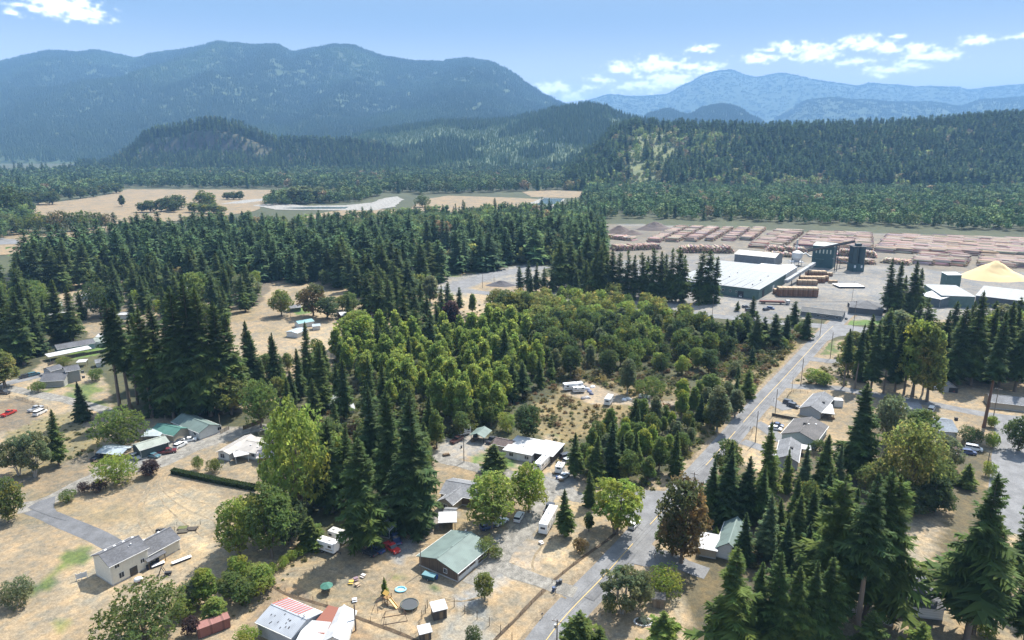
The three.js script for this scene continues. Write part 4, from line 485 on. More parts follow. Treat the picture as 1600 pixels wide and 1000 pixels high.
thicket([[-20, 450], [40, 450], [80, 480], [60, 520], [40, 560], [10, 590], [-40, 590]], 10, 107, [[0.4, 'fir', '', 18, 30], [0.35, 'green', 'round', 10, 16], [0.25, 'maple', 'round', 10, 15]], 'TREE at the frame edge by the mobile home park', 'trees at the frame edge by the mobile home park');
thicket([[150, 470], [260, 440], [400, 445], [400, 490], [330, 520], [250, 500], [180, 510]], 10, 108, [[0.62, 'fir', '', 16, 30, 'park_fir_tree'], [0.24, 'maple', 'round', 8, 14], [0.14, 'yellow', 'round', 6, 11]], 'TREE scattered through the mobile home park', 'trees scattered through the mobile home park');  // the park conifers are firs, same shapes as the other mid firs
thicket([[1095, 745], [1180, 740], [1290, 770], [1300, 850], [1290, 920], [1240, 930], [1190, 830], [1100, 790]], 8.5, 109, [[0.7, 'fir', '', 15, 24], [0.2, 'maple', 'round', 8, 13], [0.1, 'grey', 'round', 8, 12]], 'TREE in the dark stand around the massive firs', 'trees of the dark stand around the massive firs', clearOfRoads(4));
thicket([[1300, 590], [1420, 600], [1440, 570], [1600, 570], [1700, 590], [1700, 540], [1480, 530], [1320, 555]], 10, 110, [[0.55, 'fir', '', 18, 30], [0.25, 'maple', 'round', 10, 16], [0.2, 'olive', 'round', 10, 16]], 'TREE deep in the wood behind the street bend', 'trees deep in the wood behind the street bend', clearOfRoads(5));
thicket([[640, 650], [700, 690], [690, 760], [660, 780], [630, 700]], 8, 112, [[0.5, 'fir', '', 14, 24], [0.5, 'green', 'tall', 9, 15]], 'TREE beside the parking pad and utility pole', 'trees beside the parking pad and utility pole', (x, z) => x < G(685, 720).x);
thicket([[440, 690], [500, 680], [600, 680], [620, 740], [540, 790], [450, 800]], 8, 113, [[0.6, 'fir', '', 12, 20], [0.4, 'maple', 'round', 9, 14]], 'TREE in the dark middle clump under the cottonwood', 'trees of the dark middle clump');
thicket([[1110, 640], [1170, 590], [1215, 555], [1260, 530], [1245, 520], [1180, 545], [1130, 600]], 9, 114, [[0.4, 'green', 'round', 5, 9], [0.3, 'grey', 'round', 4, 8], [0.3, 'fir', '', 6, 12]], 'TREE on the rough verge along the road', 'trees on the rough verge along the road', clearOfRoads(5));
// the dense conifer wood: its front trees singly, the rest of it as one mass
{
  const P = poly([[20, 440], [60, 416], [130, 402], [178, 388], [196, 366], [380, 350], [420, 362], [500, 372], [560, 392], [640, 376], [700, 385], [780, 376], [900, 372], [945, 385], [940, 412], [860, 425], [800, 412], [760, 425], [715, 424], [700, 432], [660, 470], [600, 480], [540, 456], [500, 448], [420, 440], [340, 442], [200, 450], [110, 455], [40, 462]]);
  const list = spots(P, 8.6, 121, clearOfRoads(4)).sort((a, b) => b[1] - a[1]), r = rng(122), rest = [], leafy = [], left0 = Math.max(0, 300 - treeCount.fir_tree);
  list.forEach(([x, z], i) => {
    if (fbm(x * 0.016 + 2, z * 0.016 + 8, 3) > 0.63 && i > left0) return;
    const p = x / -z, leafPart = (p > -0.36 && p < -0.10 && -z > 690) ? 0.45 : (p > 0.02 && -z > 620) ? 0.42 : 0.24;
    if (r() < leafPart) { const k = 0.85 + 0.35 * r(); leafy.push([x, 0, z, k, k, tone(pick(LIGHTS, r), 0.85 + 0.5 * r())]); return; }
    const h = (20 + 16 * r()) * (-z > 700 && p < -0.3 ? 0.62 : 1);
    if (i < left0) firAt(x, z, h, 1.35, 'dark fir at the front of the dense conifer wood', 'front firs of the dense conifer wood', 'mid');
    else rest.push([x, 0, z, h / 30 * (1.1 + 0.7 * r()), h / 30, tone(dark(r), 0.8 + 0.5 * r())]);
  });
  const wh = FARFIR;
  forest('conifer_forest', 'dense dark conifer wood that stretches across the valley behind the homes', [[wh, mFar, rest], [MIDLEAF, mLeaf, leafy]]);
}
// the river plain and the wooded flats at the foot of the hills
{
  const fields = [[[30, 332], [60, 314], [200, 294], [450, 295], [432, 318], [470, 324], [640, 304], [700, 304], [920, 297], [900, 330], [740, 336], [600, 345], [480, 352], [350, 350], [300, 348], [180, 353], [60, 350]], [[930, 346], [960, 340], [1600, 362], [2000, 370], [2000, 500], [900, 480], [925, 400]], [[0, 382], [60, 352], [190, 350], [185, 362], [60, 396], [-80, 410], [-80, 355]], [[380, 322], [450, 300], [620, 303], [640, 330], [500, 350], [400, 335]], [[1395, 330], [1412, 320], [1455, 322], [1445, 331]]].map(poly);
  const free = (x, z) => !fields.some((f) => inside(f, x, z));
  const VALLEYS = [[0.105, 0.16, 0.055], [0.085, 0.135, 0.05], [0.13, 0.18, 0.06], [0.07, 0.115, 0.045], [0.12, 0.15, 0.055]], r = rng(131), firs = [], leafy = [], mids = [];
  const put = (pts, gap, seed, share, h0, h1, list = leafy, dim = 1, keep = free) => { for (const [x, z] of spots(poly(pts), gap, seed, keep)) { const h = lerp(h0, h1, r()); if (r() < share) firs.push([x, 0, z, h * 1.35 / 30, h * 1.35 / 30, tone(dark(r), 0.9 + 0.4 * r())]); else list.push([x, 0, z, h / 15 * 1.25, h / 15, tone(r() < 0.02 ? [0.24, 0.18, 0.10] : pick(VALLEYS, r), dim * (1.0 + 0.6 * r()))]); } };
  put([[860, 352], [900, 300], [1000, 285], [1200, 285], [1700, 300], [2000, 330], [2000, 372], [1600, 370], [1240, 356], [960, 342]], 12.5, 132, 0.10, 13, 20);
  put([[-200, 292], [0, 276], [300, 272], [700, 274], [1000, 276], [1000, 290], [860, 298], [660, 304], [460, 296], [200, 293], [40, 320], [-200, 350]], 17, 133, 0.1, 18, 27, leafy, 0.75);
  put([[-200, 278], [200, 268], [1000, 268], [1000, 278], [300, 274], [-200, 290]], 26, 134, 0.4, 22, 32, leafy, 0.7);
  put([[640, 338], [740, 336], [870, 330], [930, 345], [945, 380], [880, 372], [700, 372], [640, 360]], 12, 135, 0.2, 13, 20, mids, 0.9);
  put([[-100, 345], [40, 330], [60, 356], [0, 380], [-100, 390]], 14, 136, 0.05, 16, 24, mids, 0.9, () => true);
  put([[390, 356], [500, 350], [600, 345], [640, 338], [660, 372], [560, 392], [480, 374]], 13, 137, 0.25, 11, 18, mids, 0.95, () => true);
  put([[405, 322], [440, 308], [560, 306], [600, 304], [560, 316], [470, 320]], 11, 138, 0, 12, 24, leafy, 0.85, () => true);
  forest('valley_forest', 'broad belts of pale riverside broadleaf trees on the flat valley floor', [[FARFIR, mFar, firs], [FARLEAF, mFar, leafy], [MIDLEAF, mLeaf, mids]]);
  // trees one can tell apart in the fields
  const FG = (bx, by, ty, w, tn, sh, label, g) => leaf(bx, by, ty, w, tn, sh, label, 'field_tree', g, 'mid');
  FG(191, 323, 304, 11, 'dark', 'tall', 'small lone tree in the middle of the big tan field'); FG(660, 324, 304, 26, 'dark', 'ball', 'lone round tree at the corner of the far tan field beside the river');
  [[222, 332, 316, 18], [236, 332, 312, 22], [252, 331, 310, 24], [266, 330, 306, 24], [280, 328, 303, 26], [272, 332, 314, 20]].forEach(([x, b, t, w]) => FG(x, b, t, w, 'dark', 'round', 'tree of the long copse in the tan field', 'trees of the long copse in the tan field'));
  [[303, 332, 316, 24], [318, 326, 298, 24], [330, 328, 302, 22], [318, 334, 318, 24], [334, 334, 318, 24], [346, 334, 322, 18]].forEach(([x, b, t, w]) => FG(x, b, t, w, 'maple', 'round', 'tree of the tall copse by the gravel bar', 'trees of the tall copse by the gravel bar'));
  [[355, 312, 300, 14], [365, 312, 299, 16], [375, 312, 298, 16]].forEach(([x, b, t, w]) => FG(x, b, t, w, 'dark', 'round', 'tree of the small copse at the far side of the tan field', 'trees of the small copse in the tan field'));
  [[60, 364, 332, 30], [75, 362, 334, 28], [92, 364, 328, 32], [110, 362, 330, 26], [130, 360, 330, 32], [150, 358, 330, 26], [165, 357, 333, 20], [45, 362, 335, 28], [30, 366, 338, 30]].forEach(([x, b, t, w], i) => FG(x, b, t, w, ['maple', 'dark', 'brown', 'dark'][i % 4], 'ball', 'rounded tree of the hedgerow at the near edge of the tan field', 'hedgerow trees at the near edge of the tan field'));
  [[15, 348, 290, 40], [38, 342, 300, 34], [60, 320, 296, 30], [82, 320, 298, 24], [110, 312, 290, 18], [126, 310, 292, 22], [146, 308, 292, 22], [164, 304, 286, 22], [182, 302, 285, 24]].forEach(([x, b, t, w]) => FG(x, b, t, w, 'dark', 'round', 'dark rounded tree at the far corner of the tan field', 'dark trees at the far corner of the tan field'));
  [[424, 318, 302, 20], [445, 316, 294, 26], [460, 318, 290, 26], [478, 318, 288, 28], [500, 316, 290, 24], [520, 312, 294, 24], [540, 310, 294, 26]].forEach(([x, b, t, w]) => FG(x, b, t, w, 'grey', 'tall', 'tall poplar of the grove beside the river bend', 'poplars beside the river bend'));
}
// scrub of the brushy clearing and rough verges
{
  const r = rng(151), list = [], scrub = (pts, gap, seed, h0, h1, cols, keep = clearOfRoads(1.5)) => { for (const [x, z] of spots(poly(pts), gap, seed, keep)) { const h = lerp(h0, h1, r() * r()); list.push([x, -0.15, z, h / 15 * 1.5, h / 15, tone(pick(cols, r), 0.7 + 0.5 * r())]); } };
  const track = poly([[868, 606], [905, 596], [940, 606], [975, 616], [1062, 628], [1052, 638], [960, 634], [925, 636], [885, 620]]), off = (x, z) => !inside(track, x, z);
  const DRYB = [[0.22, 0.165, 0.065], [0.19, 0.165, 0.055], [0.155, 0.16, 0.045], [0.22, 0.135, 0.06], [0.25, 0.205, 0.075], [0.13, 0.15, 0.038]], GRN = [[0.13, 0.165, 0.038], [0.18, 0.205, 0.05], [0.10, 0.135, 0.035], [0.205, 0.20, 0.06]];
  scrub([[820, 640], [870, 595], [930, 582], [1060, 592], [1100, 620], [1060, 648], [1000, 650], [905, 690], [850, 690]], 2.3, 152, 0.6, 2.6, DRYB, off);
  scrub([[1045, 760], [1100, 700], [1180, 605], [1240, 545], [1262, 540], [1200, 606], [1120, 700], [1062, 766]], 2.2, 153, 0.5, 2.2, GRN, clearOfRoads(2.6));
  scrub([[700, 500], [760, 470], [830, 480], [760, 500], [700, 530]], 4, 154, 0.8, 3, GRN); scrub([[0, 690], [60, 655], [110, 650], [165, 690], [140, 715], [60, 720]], 2.6, 155, 0.4, 1.7, GRN.concat(DRYB)); scrub([[380, 940], [330, 970], [440, 900], [470, 870], [480, 860], [500, 850], [420, 940], [340, 985]], 2, 156, 0.4, 1.6, GRN); scrub([[1260, 605], [1240, 598], [1300, 570], [1340, 580], [1320, 604]], 2.6, 157, 0.6, 3, GRN);
  scrub([[1080, 620], [1130, 560], [1200, 520], [1255, 515], [1225, 560], [1130, 650]], 2.6, 158, 0.6, 3, GRN.concat(DRYB)); scrub([[905, 750], [905, 705], [950, 675], [1010, 655], [1110, 630], [1115, 680], [1040, 765], [960, 770]], 2.6, 163, 0.8, 3.4, GRN); scrub([[840, 695], [890, 690], [900, 720], [870, 730]], 2, 159, 0.4, 1.4, GRN); scrub([[1340, 690], [1280, 720], [1300, 740], [1350, 720]], 2.5, 160, 0.5, 2, GRN);
  scrub([[450, 630], [520, 560], [640, 540], [790, 540], [850, 500], [1000, 500], [1170, 525], [1240, 520], [1240, 545], [1150, 620], [1100, 600], [860, 600], [790, 650], [690, 690], [640, 800], [480, 800]], 3.1, 161, 1, 4.6, GRN.concat(GRN, DRYB)); scrub([[1110, 740], [1300, 760], [1290, 930], [1190, 900], [1110, 830]], 3.6, 162, 0.6, 3, GRN.map((c) => tone(c, 0.8)), clearOfRoads(4));
  const o = new THREE.Group(); o.name = 'undergrowth'; o.userData.kind = 'stuff'; tag(o, 'dry brown and green brush covering the clearing and the road verges', 'brush'); scene.add(o);
  const geos = [0, 1, 2].map((v) => leafGeo(970 + v, { col: [1, 1, 1], rx: 7.5, ry: 7.5, yc: 6.5, lobes: 7, lobeR: 0.5, leaves: 130, size: 1.9, up: 0.6 }).crown), m4 = new THREE.Matrix4(), q = new THREE.Quaternion(), col = new THREE.Color();
  geos.forEach((g, gi) => { const mine = list.filter((_, i) => i % 3 === gi), im = new THREE.InstancedMesh(g, mLeaf, mine.length); im.name = 'foliage'; im.userData.kind = 'stuff'; im.castShadow = im.receiveShadow = true; mine.forEach(([x, y, z, sx, sy, c], i) => { m4.compose(V(x, y, z), q.setFromAxisAngle(V(0, 1, 0), hash2(i, gi) * 6.283), V(sx, sy, sx)); im.setMatrixAt(i, m4); im.setColorAt(i, col.setRGB(...c)); }); o.add(im); });
}
console.log(JSON.stringify(treeCount));

{ const p = G(1441, 616), H = heightAt(p.z, 506), r = rng(9), t = thing('dead_tree', 'grey dead snag with short bare limbs in the row behind the street bend', 'dead tree', p); part(t, 'trunk', tube([V(0, -0.3, 0), V(0.1, H * 0.5, 0), V(0.3, H, 0.1)], [0.42, 0.28, 0.06], 7), mBarkPale); for (let i = 0; i < 16; i++) { const y = H * (0.35 + 0.6 * i / 16), a = r() * 6.283, L = 1 + 2 * r(); part(t, 'limb', tube([V(0.1, y, 0), V(0.1 + Math.cos(a) * L, y + 0.2, Math.sin(a) * L)], [0.08, 0.02], 4), mBarkPale); } }
// ------------------------------------------------------------------ building kit
const box = (w, h, d, x = 0, y = 0, z = 0) => new THREE.BoxGeometry(w, h, d).translate(x, y, z);
const cyl = (r0, r1, h, n = 8, x = 0, y = 0, z = 0) => new THREE.CylinderGeometry(r0, r1, h, n).translate(x, y, z);
function prism(poly2, len, axis) { const s = new THREE.Shape(poly2.map(([u, v]) => new THREE.Vector2(u, v))), g = new THREE.ExtrudeGeometry(s, { depth: len, bevelEnabled: false }); if (axis === 'x') g.rotateY(Math.PI / 2); return g; }
function slab(q, t) { // q: four corners of the upper face, in order; t: thickness
  const [a, b, c, d] = q, n = b.clone().sub(a).cross(d.clone().sub(a)).normalize(); if (n.y < 0) n.negate(); const lo = q.map((v) => v.clone().addScaledVector(n, -t)), L = a.distanceTo(b), W = a.distanceTo(d), pos = [], uv = [], idx = [];
  const quad = (v, us) => { const k = pos.length / 3; v.forEach((p, i) => { pos.push(p.x, p.y, p.z); uv.push(us[i][0], us[i][1]); }); idx.push(k, k + 1, k + 2, k, k + 2, k + 3); }, z = [[0, 0], [0.1, 0], [0.1, 0.1], [0, 0.1]];
  quad([a, b, c, d], [[0, 0], [L, 0], [L, W], [0, W]]); quad([lo[3], lo[2], lo[1], lo[0]], z); for (let i = 0; i < 4; i++) { const j = (i + 1) % 4; quad([q[j], q[i], lo[i], lo[j]], z); }
  const g = new THREE.BufferGeometry(); g.setAttribute('position', new THREE.Float32BufferAttribute(pos, 3)); g.setAttribute('uv', new THREE.Float32BufferAttribute(uv, 2)); g.setIndex(idx);
  const out = g.toNonIndexed(); out.computeVertexNormals(); const nn = out.attributes.normal; if (nn.getY(0) < 0) { const p = out.attributes.position.array, u = out.attributes.uv.array; for (let i = 0; i < p.length; i += 9) for (let k = 0; k < 3; k++) { const s = p[i + 3 + k]; p[i + 3 + k] = p[i + 6 + k]; p[i + 6 + k] = s; } for (let i = 0; i < u.length; i += 6) for (let k = 0; k < 2; k++) { const s = u[i + 2 + k]; u[i + 2 + k] = u[i + 4 + k]; u[i + 4 + k] = s; } out.computeVertexNormals(); } return out;
}
const rep = (t, x, y) => { const c = t.clone(); c.repeat.set(x, y); c.needsUpdate = true; return c; };
const tShingle = rep(shingleTex, 1 / 8, 1 / 8), tRib = rep(ribTex, 1 / 6, 1 / 6), tSide = rep(sidingTex, 1 / 3, 1 / 3), tWood = rep(woodTex, 1 / 2.5, 1 / 2.5);
const matCache = {};
function mat(kind, r, g, b) { const k = [kind, r, g, b].join(); return matCache[k] ??= new THREE.MeshStandardMaterial({ color: C(r, g, b), ...({ shingle: { map: tShingle, roughness: 0.95 }, metal: { map: tRib, roughness: 0.72 }, siding: { map: tSide, roughness: 0.8 }, wood: { map: tWood, roughness: 0.9 }, paint: { roughness: 0.6 }, gloss: { roughness: 0.25 }, plain: { roughness: 0.9 } })[kind] }); }
const mGlass = new THREE.MeshStandardMaterial({ color: C(0.03, 0.035, 0.04), roughness: 0.08 }), mTrim = M(0.62, 0.61, 0.58, 0.6), mDark = M(0.03, 0.03, 0.032, 0.8), mSteel = new THREE.MeshStandardMaterial({ color: C(0.42, 0.42, 0.43), roughness: 0.4, metalness: 0.6 }), mConc = M(0.38, 0.37, 0.35, 0.95), mWood = mat('wood', 0.25, 0.18, 0.11), mPale = M(0.6, 0.6, 0.6, 0.6), mRust = M(0.20, 0.075, 0.05, 0.9);
const geoCache = {};
const shared = (k, f) => geoCache[k] ??= f();
function windowPart(parent, w, h, pos, ry, pane = mGlass, frame = mTrim) {
  const g = shared(`win${w},${h}`, () => { const t = 0.09; return mergeGeometries([box(w + 2 * t, t, 0.1, 0, h / 2 + t / 2), box(w + 2 * t, t, 0.12, 0, -h / 2 - t / 2), box(t, h, 0.1, -w / 2 - t / 2), box(t, h, 0.1, w / 2 + t / 2), box(0.06, h, 0.08)]); });
  const f = part(parent, 'window', g, frame); f.position.copy(pos); f.rotation.y = ry; part(f, 'pane', shared(`pane${w},${h}`, () => box(w, h, 0.05)), pane); return f;
}
function face(o, f, u, y, out = 0.03) { return { front: [V(u, y, out), 0], back: [V(u, y, -o.W - out), Math.PI], end0: [V(-out, y, -u), -Math.PI / 2], end1: [V(o.L + out, y, -u), Math.PI / 2] }[f]; }
// a house or shed. a, b: ends of its camera-side eave line in the photo's grid at height hy (0: on the ground); W: depth away from the camera side
function house(name, label, o) {
  const A = o.A ? V(o.A[0], 0, o.A[1]) : G(o.a[0], o.a[1], o.hy ?? 0), Bp = o.B ? V(o.B[0], 0, o.B[1]) : G(o.b[0], o.b[1], o.hy ?? 0); let L = o.L ?? Math.hypot(Bp.x - A.x, Bp.z - A.z); const th = Math.atan2(-(Bp.z - A.z), Bp.x - A.x), W = o.W, h = o.h ?? 2.6, rise = o.rise ?? 1.2, ov = o.over ?? 0.4, ax = o.ridge ?? 'x';
  o = { ...o, L, W };
  const t = thing(name, label, o.cat ?? 'house', V(A.x, o.y ?? 0, A.z), th, o.group), wm = o.wall ?? mat('siding', 0.5, 0.48, 0.42), rm = o.roof ?? mat('shingle', 0.12, 0.12, 0.125), roof = o.type ?? 'gable';
  const open = o.open;
  if (!open) {
    if (roof === 'gable') part(t, 'wall', ax === 'x' ? prism([[0, -0.3], [W, -0.3], [W, h], [W / 2, h + rise], [0, h]], L, 'x') : prism([[0, -0.3], [L, -0.3], [L, h], [L / 2, h + rise], [0, h]], W, 'z').translate(0, 0, -W), wm);
    else if (roof === 'shed') part(t, 'wall', prism([[0, -0.3], [W, -0.3], [W, h + rise], [0, h]], L, 'x'), wm);
    else part(t, 'wall', box(L, h + 0.3, W, L / 2, (h - 0.3) / 2, -W / 2), wm);
  } else for (const [x, z] of [[0.2, -0.2], [L - 0.2, -0.2], [0.2, -W + 0.2], [L - 0.2, -W + 0.2]]) part(t, 'post', box(0.16, h + (roof === 'shed' && z < -1 ? rise : 0), 0.16, 0, (h + (roof === 'shed' && z < -1 ? rise : 0)) / 2, 0), o.post ?? mWood).position.set(x, 0, z);
  const T = 0.16, e = 0.05 + T;
  if (roof === 'gable') {
    if (ax === 'x') { const k = rise / (W / 2), y0 = h - ov * k + e, y1 = h + rise + e; part(t, 'roof', slab([V(-ov, y0, ov), V(L + ov, y0, ov), V(L + ov, y1, -W / 2), V(-ov, y1, -W / 2)], T), rm); part(t, 'roof', slab([V(L + ov, y0, -W - ov), V(-ov, y0, -W - ov), V(-ov, y1, -W / 2), V(L + ov, y1, -W / 2)], T), o.roof2 ?? rm); if (!o.noCap) part(t, 'ridge_cap', box(L + 2 * ov, 0.07, 0.36, L / 2, y1 + 0.02, -W / 2), o.cap ?? rm); }
    else { const k = rise / (L / 2), y0 = h - ov * k + e, y1 = h + rise + e; part(t, 'roof', slab([V(-ov, y0, -W - ov), V(-ov, y0, ov), V(L / 2, y1, ov), V(L / 2, y1, -W - ov)], T), rm); part(t, 'roof', slab([V(L + ov, y0, ov), V(L + ov, y0, -W - ov), V(L / 2, y1, -W - ov), V(L / 2, y1, ov)], T), o.roof2 ?? rm); if (!o.noCap) part(t, 'ridge_cap', box(0.36, 0.07, W + 2 * ov, L / 2, y1 + 0.02, -W / 2), o.cap ?? rm); }
  } else if (roof === 'hip') { const y0 = h + e - 0.15, y1 = h + rise + e, r = Math.min(L, W) / 2, p = L >= W ? [V(r, y1, -W / 2), V(L - r, y1, -W / 2)] : [V(L / 2, y1, -r), V(L / 2, y1, -W + r)], c = [V(-ov, y0, ov), V(L + ov, y0, ov), V(L + ov, y0, -W - ov), V(-ov, y0, -W - ov)]; if (L >= W) { part(t, 'roof', slab([c[0], c[1], p[1], p[0]], T), rm); part(t, 'roof', slab([c[2], c[3], p[0], p[1]], T), rm); part(t, 'roof', slab([c[1], c[2], p[1], p[1].clone().add(V(-0.01, 0, 0.01))], T), rm); part(t, 'roof', slab([c[3], c[0], p[0], p[0].clone().add(V(0.01, 0, -0.01))], T), rm); } else { part(t, 'roof', slab([c[1], c[2], p[1], p[0]], T), rm); part(t, 'roof', slab([c[3], c[0], p[0], p[1]], T), rm); part(t, 'roof', slab([c[0], c[1], p[0], p[0].clone().add(V(-0.01, 0, -0.01))], T), rm); part(t, 'roof', slab([c[2], c[3], p[1], p[1].clone().add(V(0.01, 0, 0.01))], T), rm); } }
  else { const dr = roof === 'shed' ? rise : 0; part(t, 'roof', slab([V(-ov, h + e - (dr / W) * ov, ov), V(L + ov, h + e - (dr / W) * ov, ov), V(L + ov, h + dr + e + (dr / W) * ov, -W - ov), V(-ov, h + dr + e + (dr / W) * ov, -W - ov)], T), rm); }
  if (roof === 'gable' && !open) { const gm = o.trim ?? mTrim; for (const s of [0, 1]) { const g = part(t, 'gutter', ax === 'x' ? box(L + 2 * ov, 0.13, 0.13) : box(0.13, 0.13, W + 2 * ov), gm), k = rise / ((ax === 'x' ? W : L) / 2), y = h - ov * k + 0.1; if (ax === 'x') g.position.set(L / 2, y, s ? ov + 0.07 : -W - ov - 0.07); else g.position.set(s ? L + ov + 0.07 : -ov - 0.07, y, -W / 2); } for (const s of [0, 1]) { const dp = part(t, 'downpipe', cyl(0.05, 0.05, h - 0.1, 6, 0, h / 2, 0), gm); if (ax === 'x') dp.position.set(s ? L - 0.15 : 0.15, 0, 0.09); else dp.position.set(s ? L + 0.09 : -0.09, 0, -0.2); } }
  for (const [f, u, y, w, hh] of o.win ?? []) { const [p, r] = face(o, f, u, y); windowPart(t, w, hh, p, r, mGlass, o.frame ?? mTrim); }
  for (const [f, u, w = 0.95, hh = 2.05, dm = mTrim, nm = 'door'] of o.door ?? []) { const [p, r] = face(o, f, u, hh / 2 + 0.1, 0.04); const d = part(t, nm, shared(`door${w},${hh}`, () => box(w, hh, 0.1)), dm); d.position.copy(p); d.rotation.y = r; }
  const roofY = (x, z) => roof === 'gable' ? (ax === 'x' ? h + rise * (1 - Math.abs(-z - W / 2) / (W / 2)) : h + rise * (1 - Math.abs(x - L / 2) / (L / 2))) : roof === 'hip' ? h + rise * 0.5 : h;
  for (const [x, z] of o.vent ?? []) { const v = part(t, 'roof_vent', shared('vent', () => mergeGeometries([box(0.4, 0.22, 0.4, 0, 0.2, 0), box(0.5, 0.05, 0.5, 0, 0.33, 0)])), mPale); v.position.set(x, roofY(x, z) + 0.1, z); }
  for (const [x, z, s = 0.7, hh = 1.4, cm = mDark] of o.chimney ?? []) { const c = part(t, 'chimney', shared(`chim${s},${hh}`, () => mergeGeometries([box(s, hh, s, 0, hh / 2, 0), box(s * 1.2, 0.1, s * 1.2, 0, hh + 0.05, 0)])), cm); c.position.set(x, roofY(x, z) - 0.1, z); }
  if (!open && o.base !== false) part(t, 'foundation', box(L + 0.06, 0.4, W + 0.06, L / 2, 0.12, -W / 2), o.baseMat ?? mConc);
  if (o.into) { t.updateMatrixWorld(true); o.into.updateMatrixWorld(true); for (const c of [...t.children]) o.into.attach(c); scene.remove(t); return o.into; }   // a wing belongs to its house
  return t;
}
const GREY = mat('shingle', 0.165, 0.167, 0.18), GREYL = mat('shingle', 0.26, 0.265, 0.275), GREYB = mat('shingle', 0.175, 0.165, 0.16), TEAL = mat('metal', 0.15, 0.205, 0.185), TEALD = mat('metal', 0.075, 0.20, 0.165), WHITE = mat('metal', 0.56, 0.56, 0.555), BLUEW = mat('metal', 0.40, 0.46, 0.49), BROWNR = mat('shingle', 0.20, 0.15, 0.135), SAGE = mat('metal', 0.31, 0.34, 0.295), CREAM = mat('siding', 0.76, 0.71, 0.59), TAN = mat('siding', 0.42, 0.36, 0.27), BROWN = mat('wood', 0.165, 0.115, 0.075), OFFW = mat('siding', 0.66, 0.645, 0.60), SLATE = mat('siding', 0.10, 0.135, 0.13), LGREY = mat('siding', 0.36, 0.37, 0.38), DKWOOD = mat('wood', 0.10, 0.085, 0.07), REDB = mat('siding', 0.24, 0.11, 0.08), BLUEG = mat('siding', 0.30, 0.38, 0.40);

// the cream house and what is built onto it
const cream = house('cream_house', 'cream two storey house with grey roof and row of roof vents in the dry field', { a: [171.5, 884.5], b: [229.5, 856], hy: 5.3, W: 7.6, h: 5.3, rise: 1.7, wall: CREAM, roof: GREY, win: [['front', 1.5, 4.5, 1.0, 0.9], ['front', 2.2, 1.7, 1.1, 1.3], ['front', 7.3, 2.6, 0.9, 1.0]], door: [['front', 5.0, 1.8, 2.1, mGlass, 'sliding_door']], vent: [[1.5, -4.4], [3.6, -4.4], [5.7, -4.4], [7.9, -4.4]], chimney: [[6.4, -2.4, 0.25, 0.6, mPale], [5.6, -2.0, 0.12, 0.5, mPale]] });
house('garage', 'single storey grey roofed garage built onto the end of the cream house', { into: cream, cat: 'garage', a: [231, 868], b: [255, 855], hy: 3.0, L: 8.4, W: 7.0, h: 3.0, rise: 1.9, wall: CREAM, roof: GREY, vent: [[2, -4.4], [6, -4.4]], over: 0.3, door: [['end1', 3.4, 2.6, 2.2]] });
house('porch', 'low grey lean-to roof over the cluttered patio of the cream house', { into: cream, cat: 'porch', a: [231.5, 879], b: [259, 864], hy: 2.1, W: 2.8, h: 2.1, rise: 0.8, type: 'shed', open: true, roof: GREY, over: 0.15 });
house('shed', 'small tan shed with pale blue metal roof beside the cream house garage', { cat: 'shed', a: [253, 848], b: [268.5, 840], hy: 2.5, W: 3.4, h: 2.5, rise: 0.3, type: 'shed', wall: TAN, roof: BLUEW, over: 0.2 });
// the home with the big green roof
const greenHome = house('manufactured_home', 'long brown home with big pale green metal roof in the sandy yard', { a: [714.5, 894], b: [764.5, 853], hy: 2.7, W: 11.8, h: 2.7, rise: 1.5, wall: BROWN, roof: TEAL, roof2: TEAL, over: 0.5, win: [['end0', 3.6, 1.7, 0.9, 1.1], ['front', 4, 1.6, 1.2, 1.0], ['front', 11, 1.6, 1.2, 1.0]], door: [['front', 7.5, 0.95, 2.05, mTrim]], chimney: [[13, -7.4, 0.3, 0.8, mSteel]], base: true });
house('porch', 'white railed porch strip along the road side of the big green roofed home', { into: greenHome, cat: 'porch', a: [717, 902], b: [764, 862], hy: 1.1, W: 0.5, h: 1.0, rise: 0, type: 'flat', wall: mat('siding', 0.7, 0.7, 0.68), roof: mTrim, over: 0.04, base: false });
// barns at the frame bottom
{
  const t = house('barn', 'white metal barn with red striped roof panels at the frame bottom', { cat: 'barn', a: [402, 972], b: [455.5, 996], hy: 3.2, W: 8.4, h: 3.2, rise: 1.25, wall: mat('metal', 0.42, 0.43, 0.44), roof: mat('metal', 0.36, 0.38, 0.41), over: 0.3, chimney: [[9.0, -4.4, 0.2, 1.0, mSteel]] }), L = t.children.find((c) => c.name === 'ridge_cap').geometry.parameters.width;
  const W = 8.4, k = 1.25 / (W / 2), mS = mat('paint', 0.32, 0.10, 0.085), mW = mat('paint', 0.60, 0.60, 0.60), mk = (y) => y; for (let i = 0; i < 13; i++) { const x0 = -0.3 + i * L / 13 + 0.02, x1 = -0.3 + (i + 0.5) * L / 13; part(t, 'roof_panel', slab([V(x1, 3.2 - 0.3 * k + 0.25, -W - 0.3), V(x0, 3.2 - 0.3 * k + 0.25, -W - 0.3), V(x0, 4.45 + 0.25, -W / 2 - 0.2), V(x1, 4.45 + 0.25, -W / 2 - 0.2)], 0.03), i < 10 ? mS : mW); }
  const spots2 = rng(5); for (let i = 0; i < 14; i++) { const u = 1 + spots2() * (L - 3), s = 0.6 + spots2() * 2.8, y = 3.2 + s * k + 0.235; part(t, 'roof_patch', slab([V(u, y - 0.2 * k, -s + 0.2), V(u + 0.22, y - 0.2 * k, -s + 0.2), V(u + 0.22, y + 0.2 * k, -s - 0.2), V(u, y + 0.2 * k, -s - 0.2)], 0.02), mDark); }
}
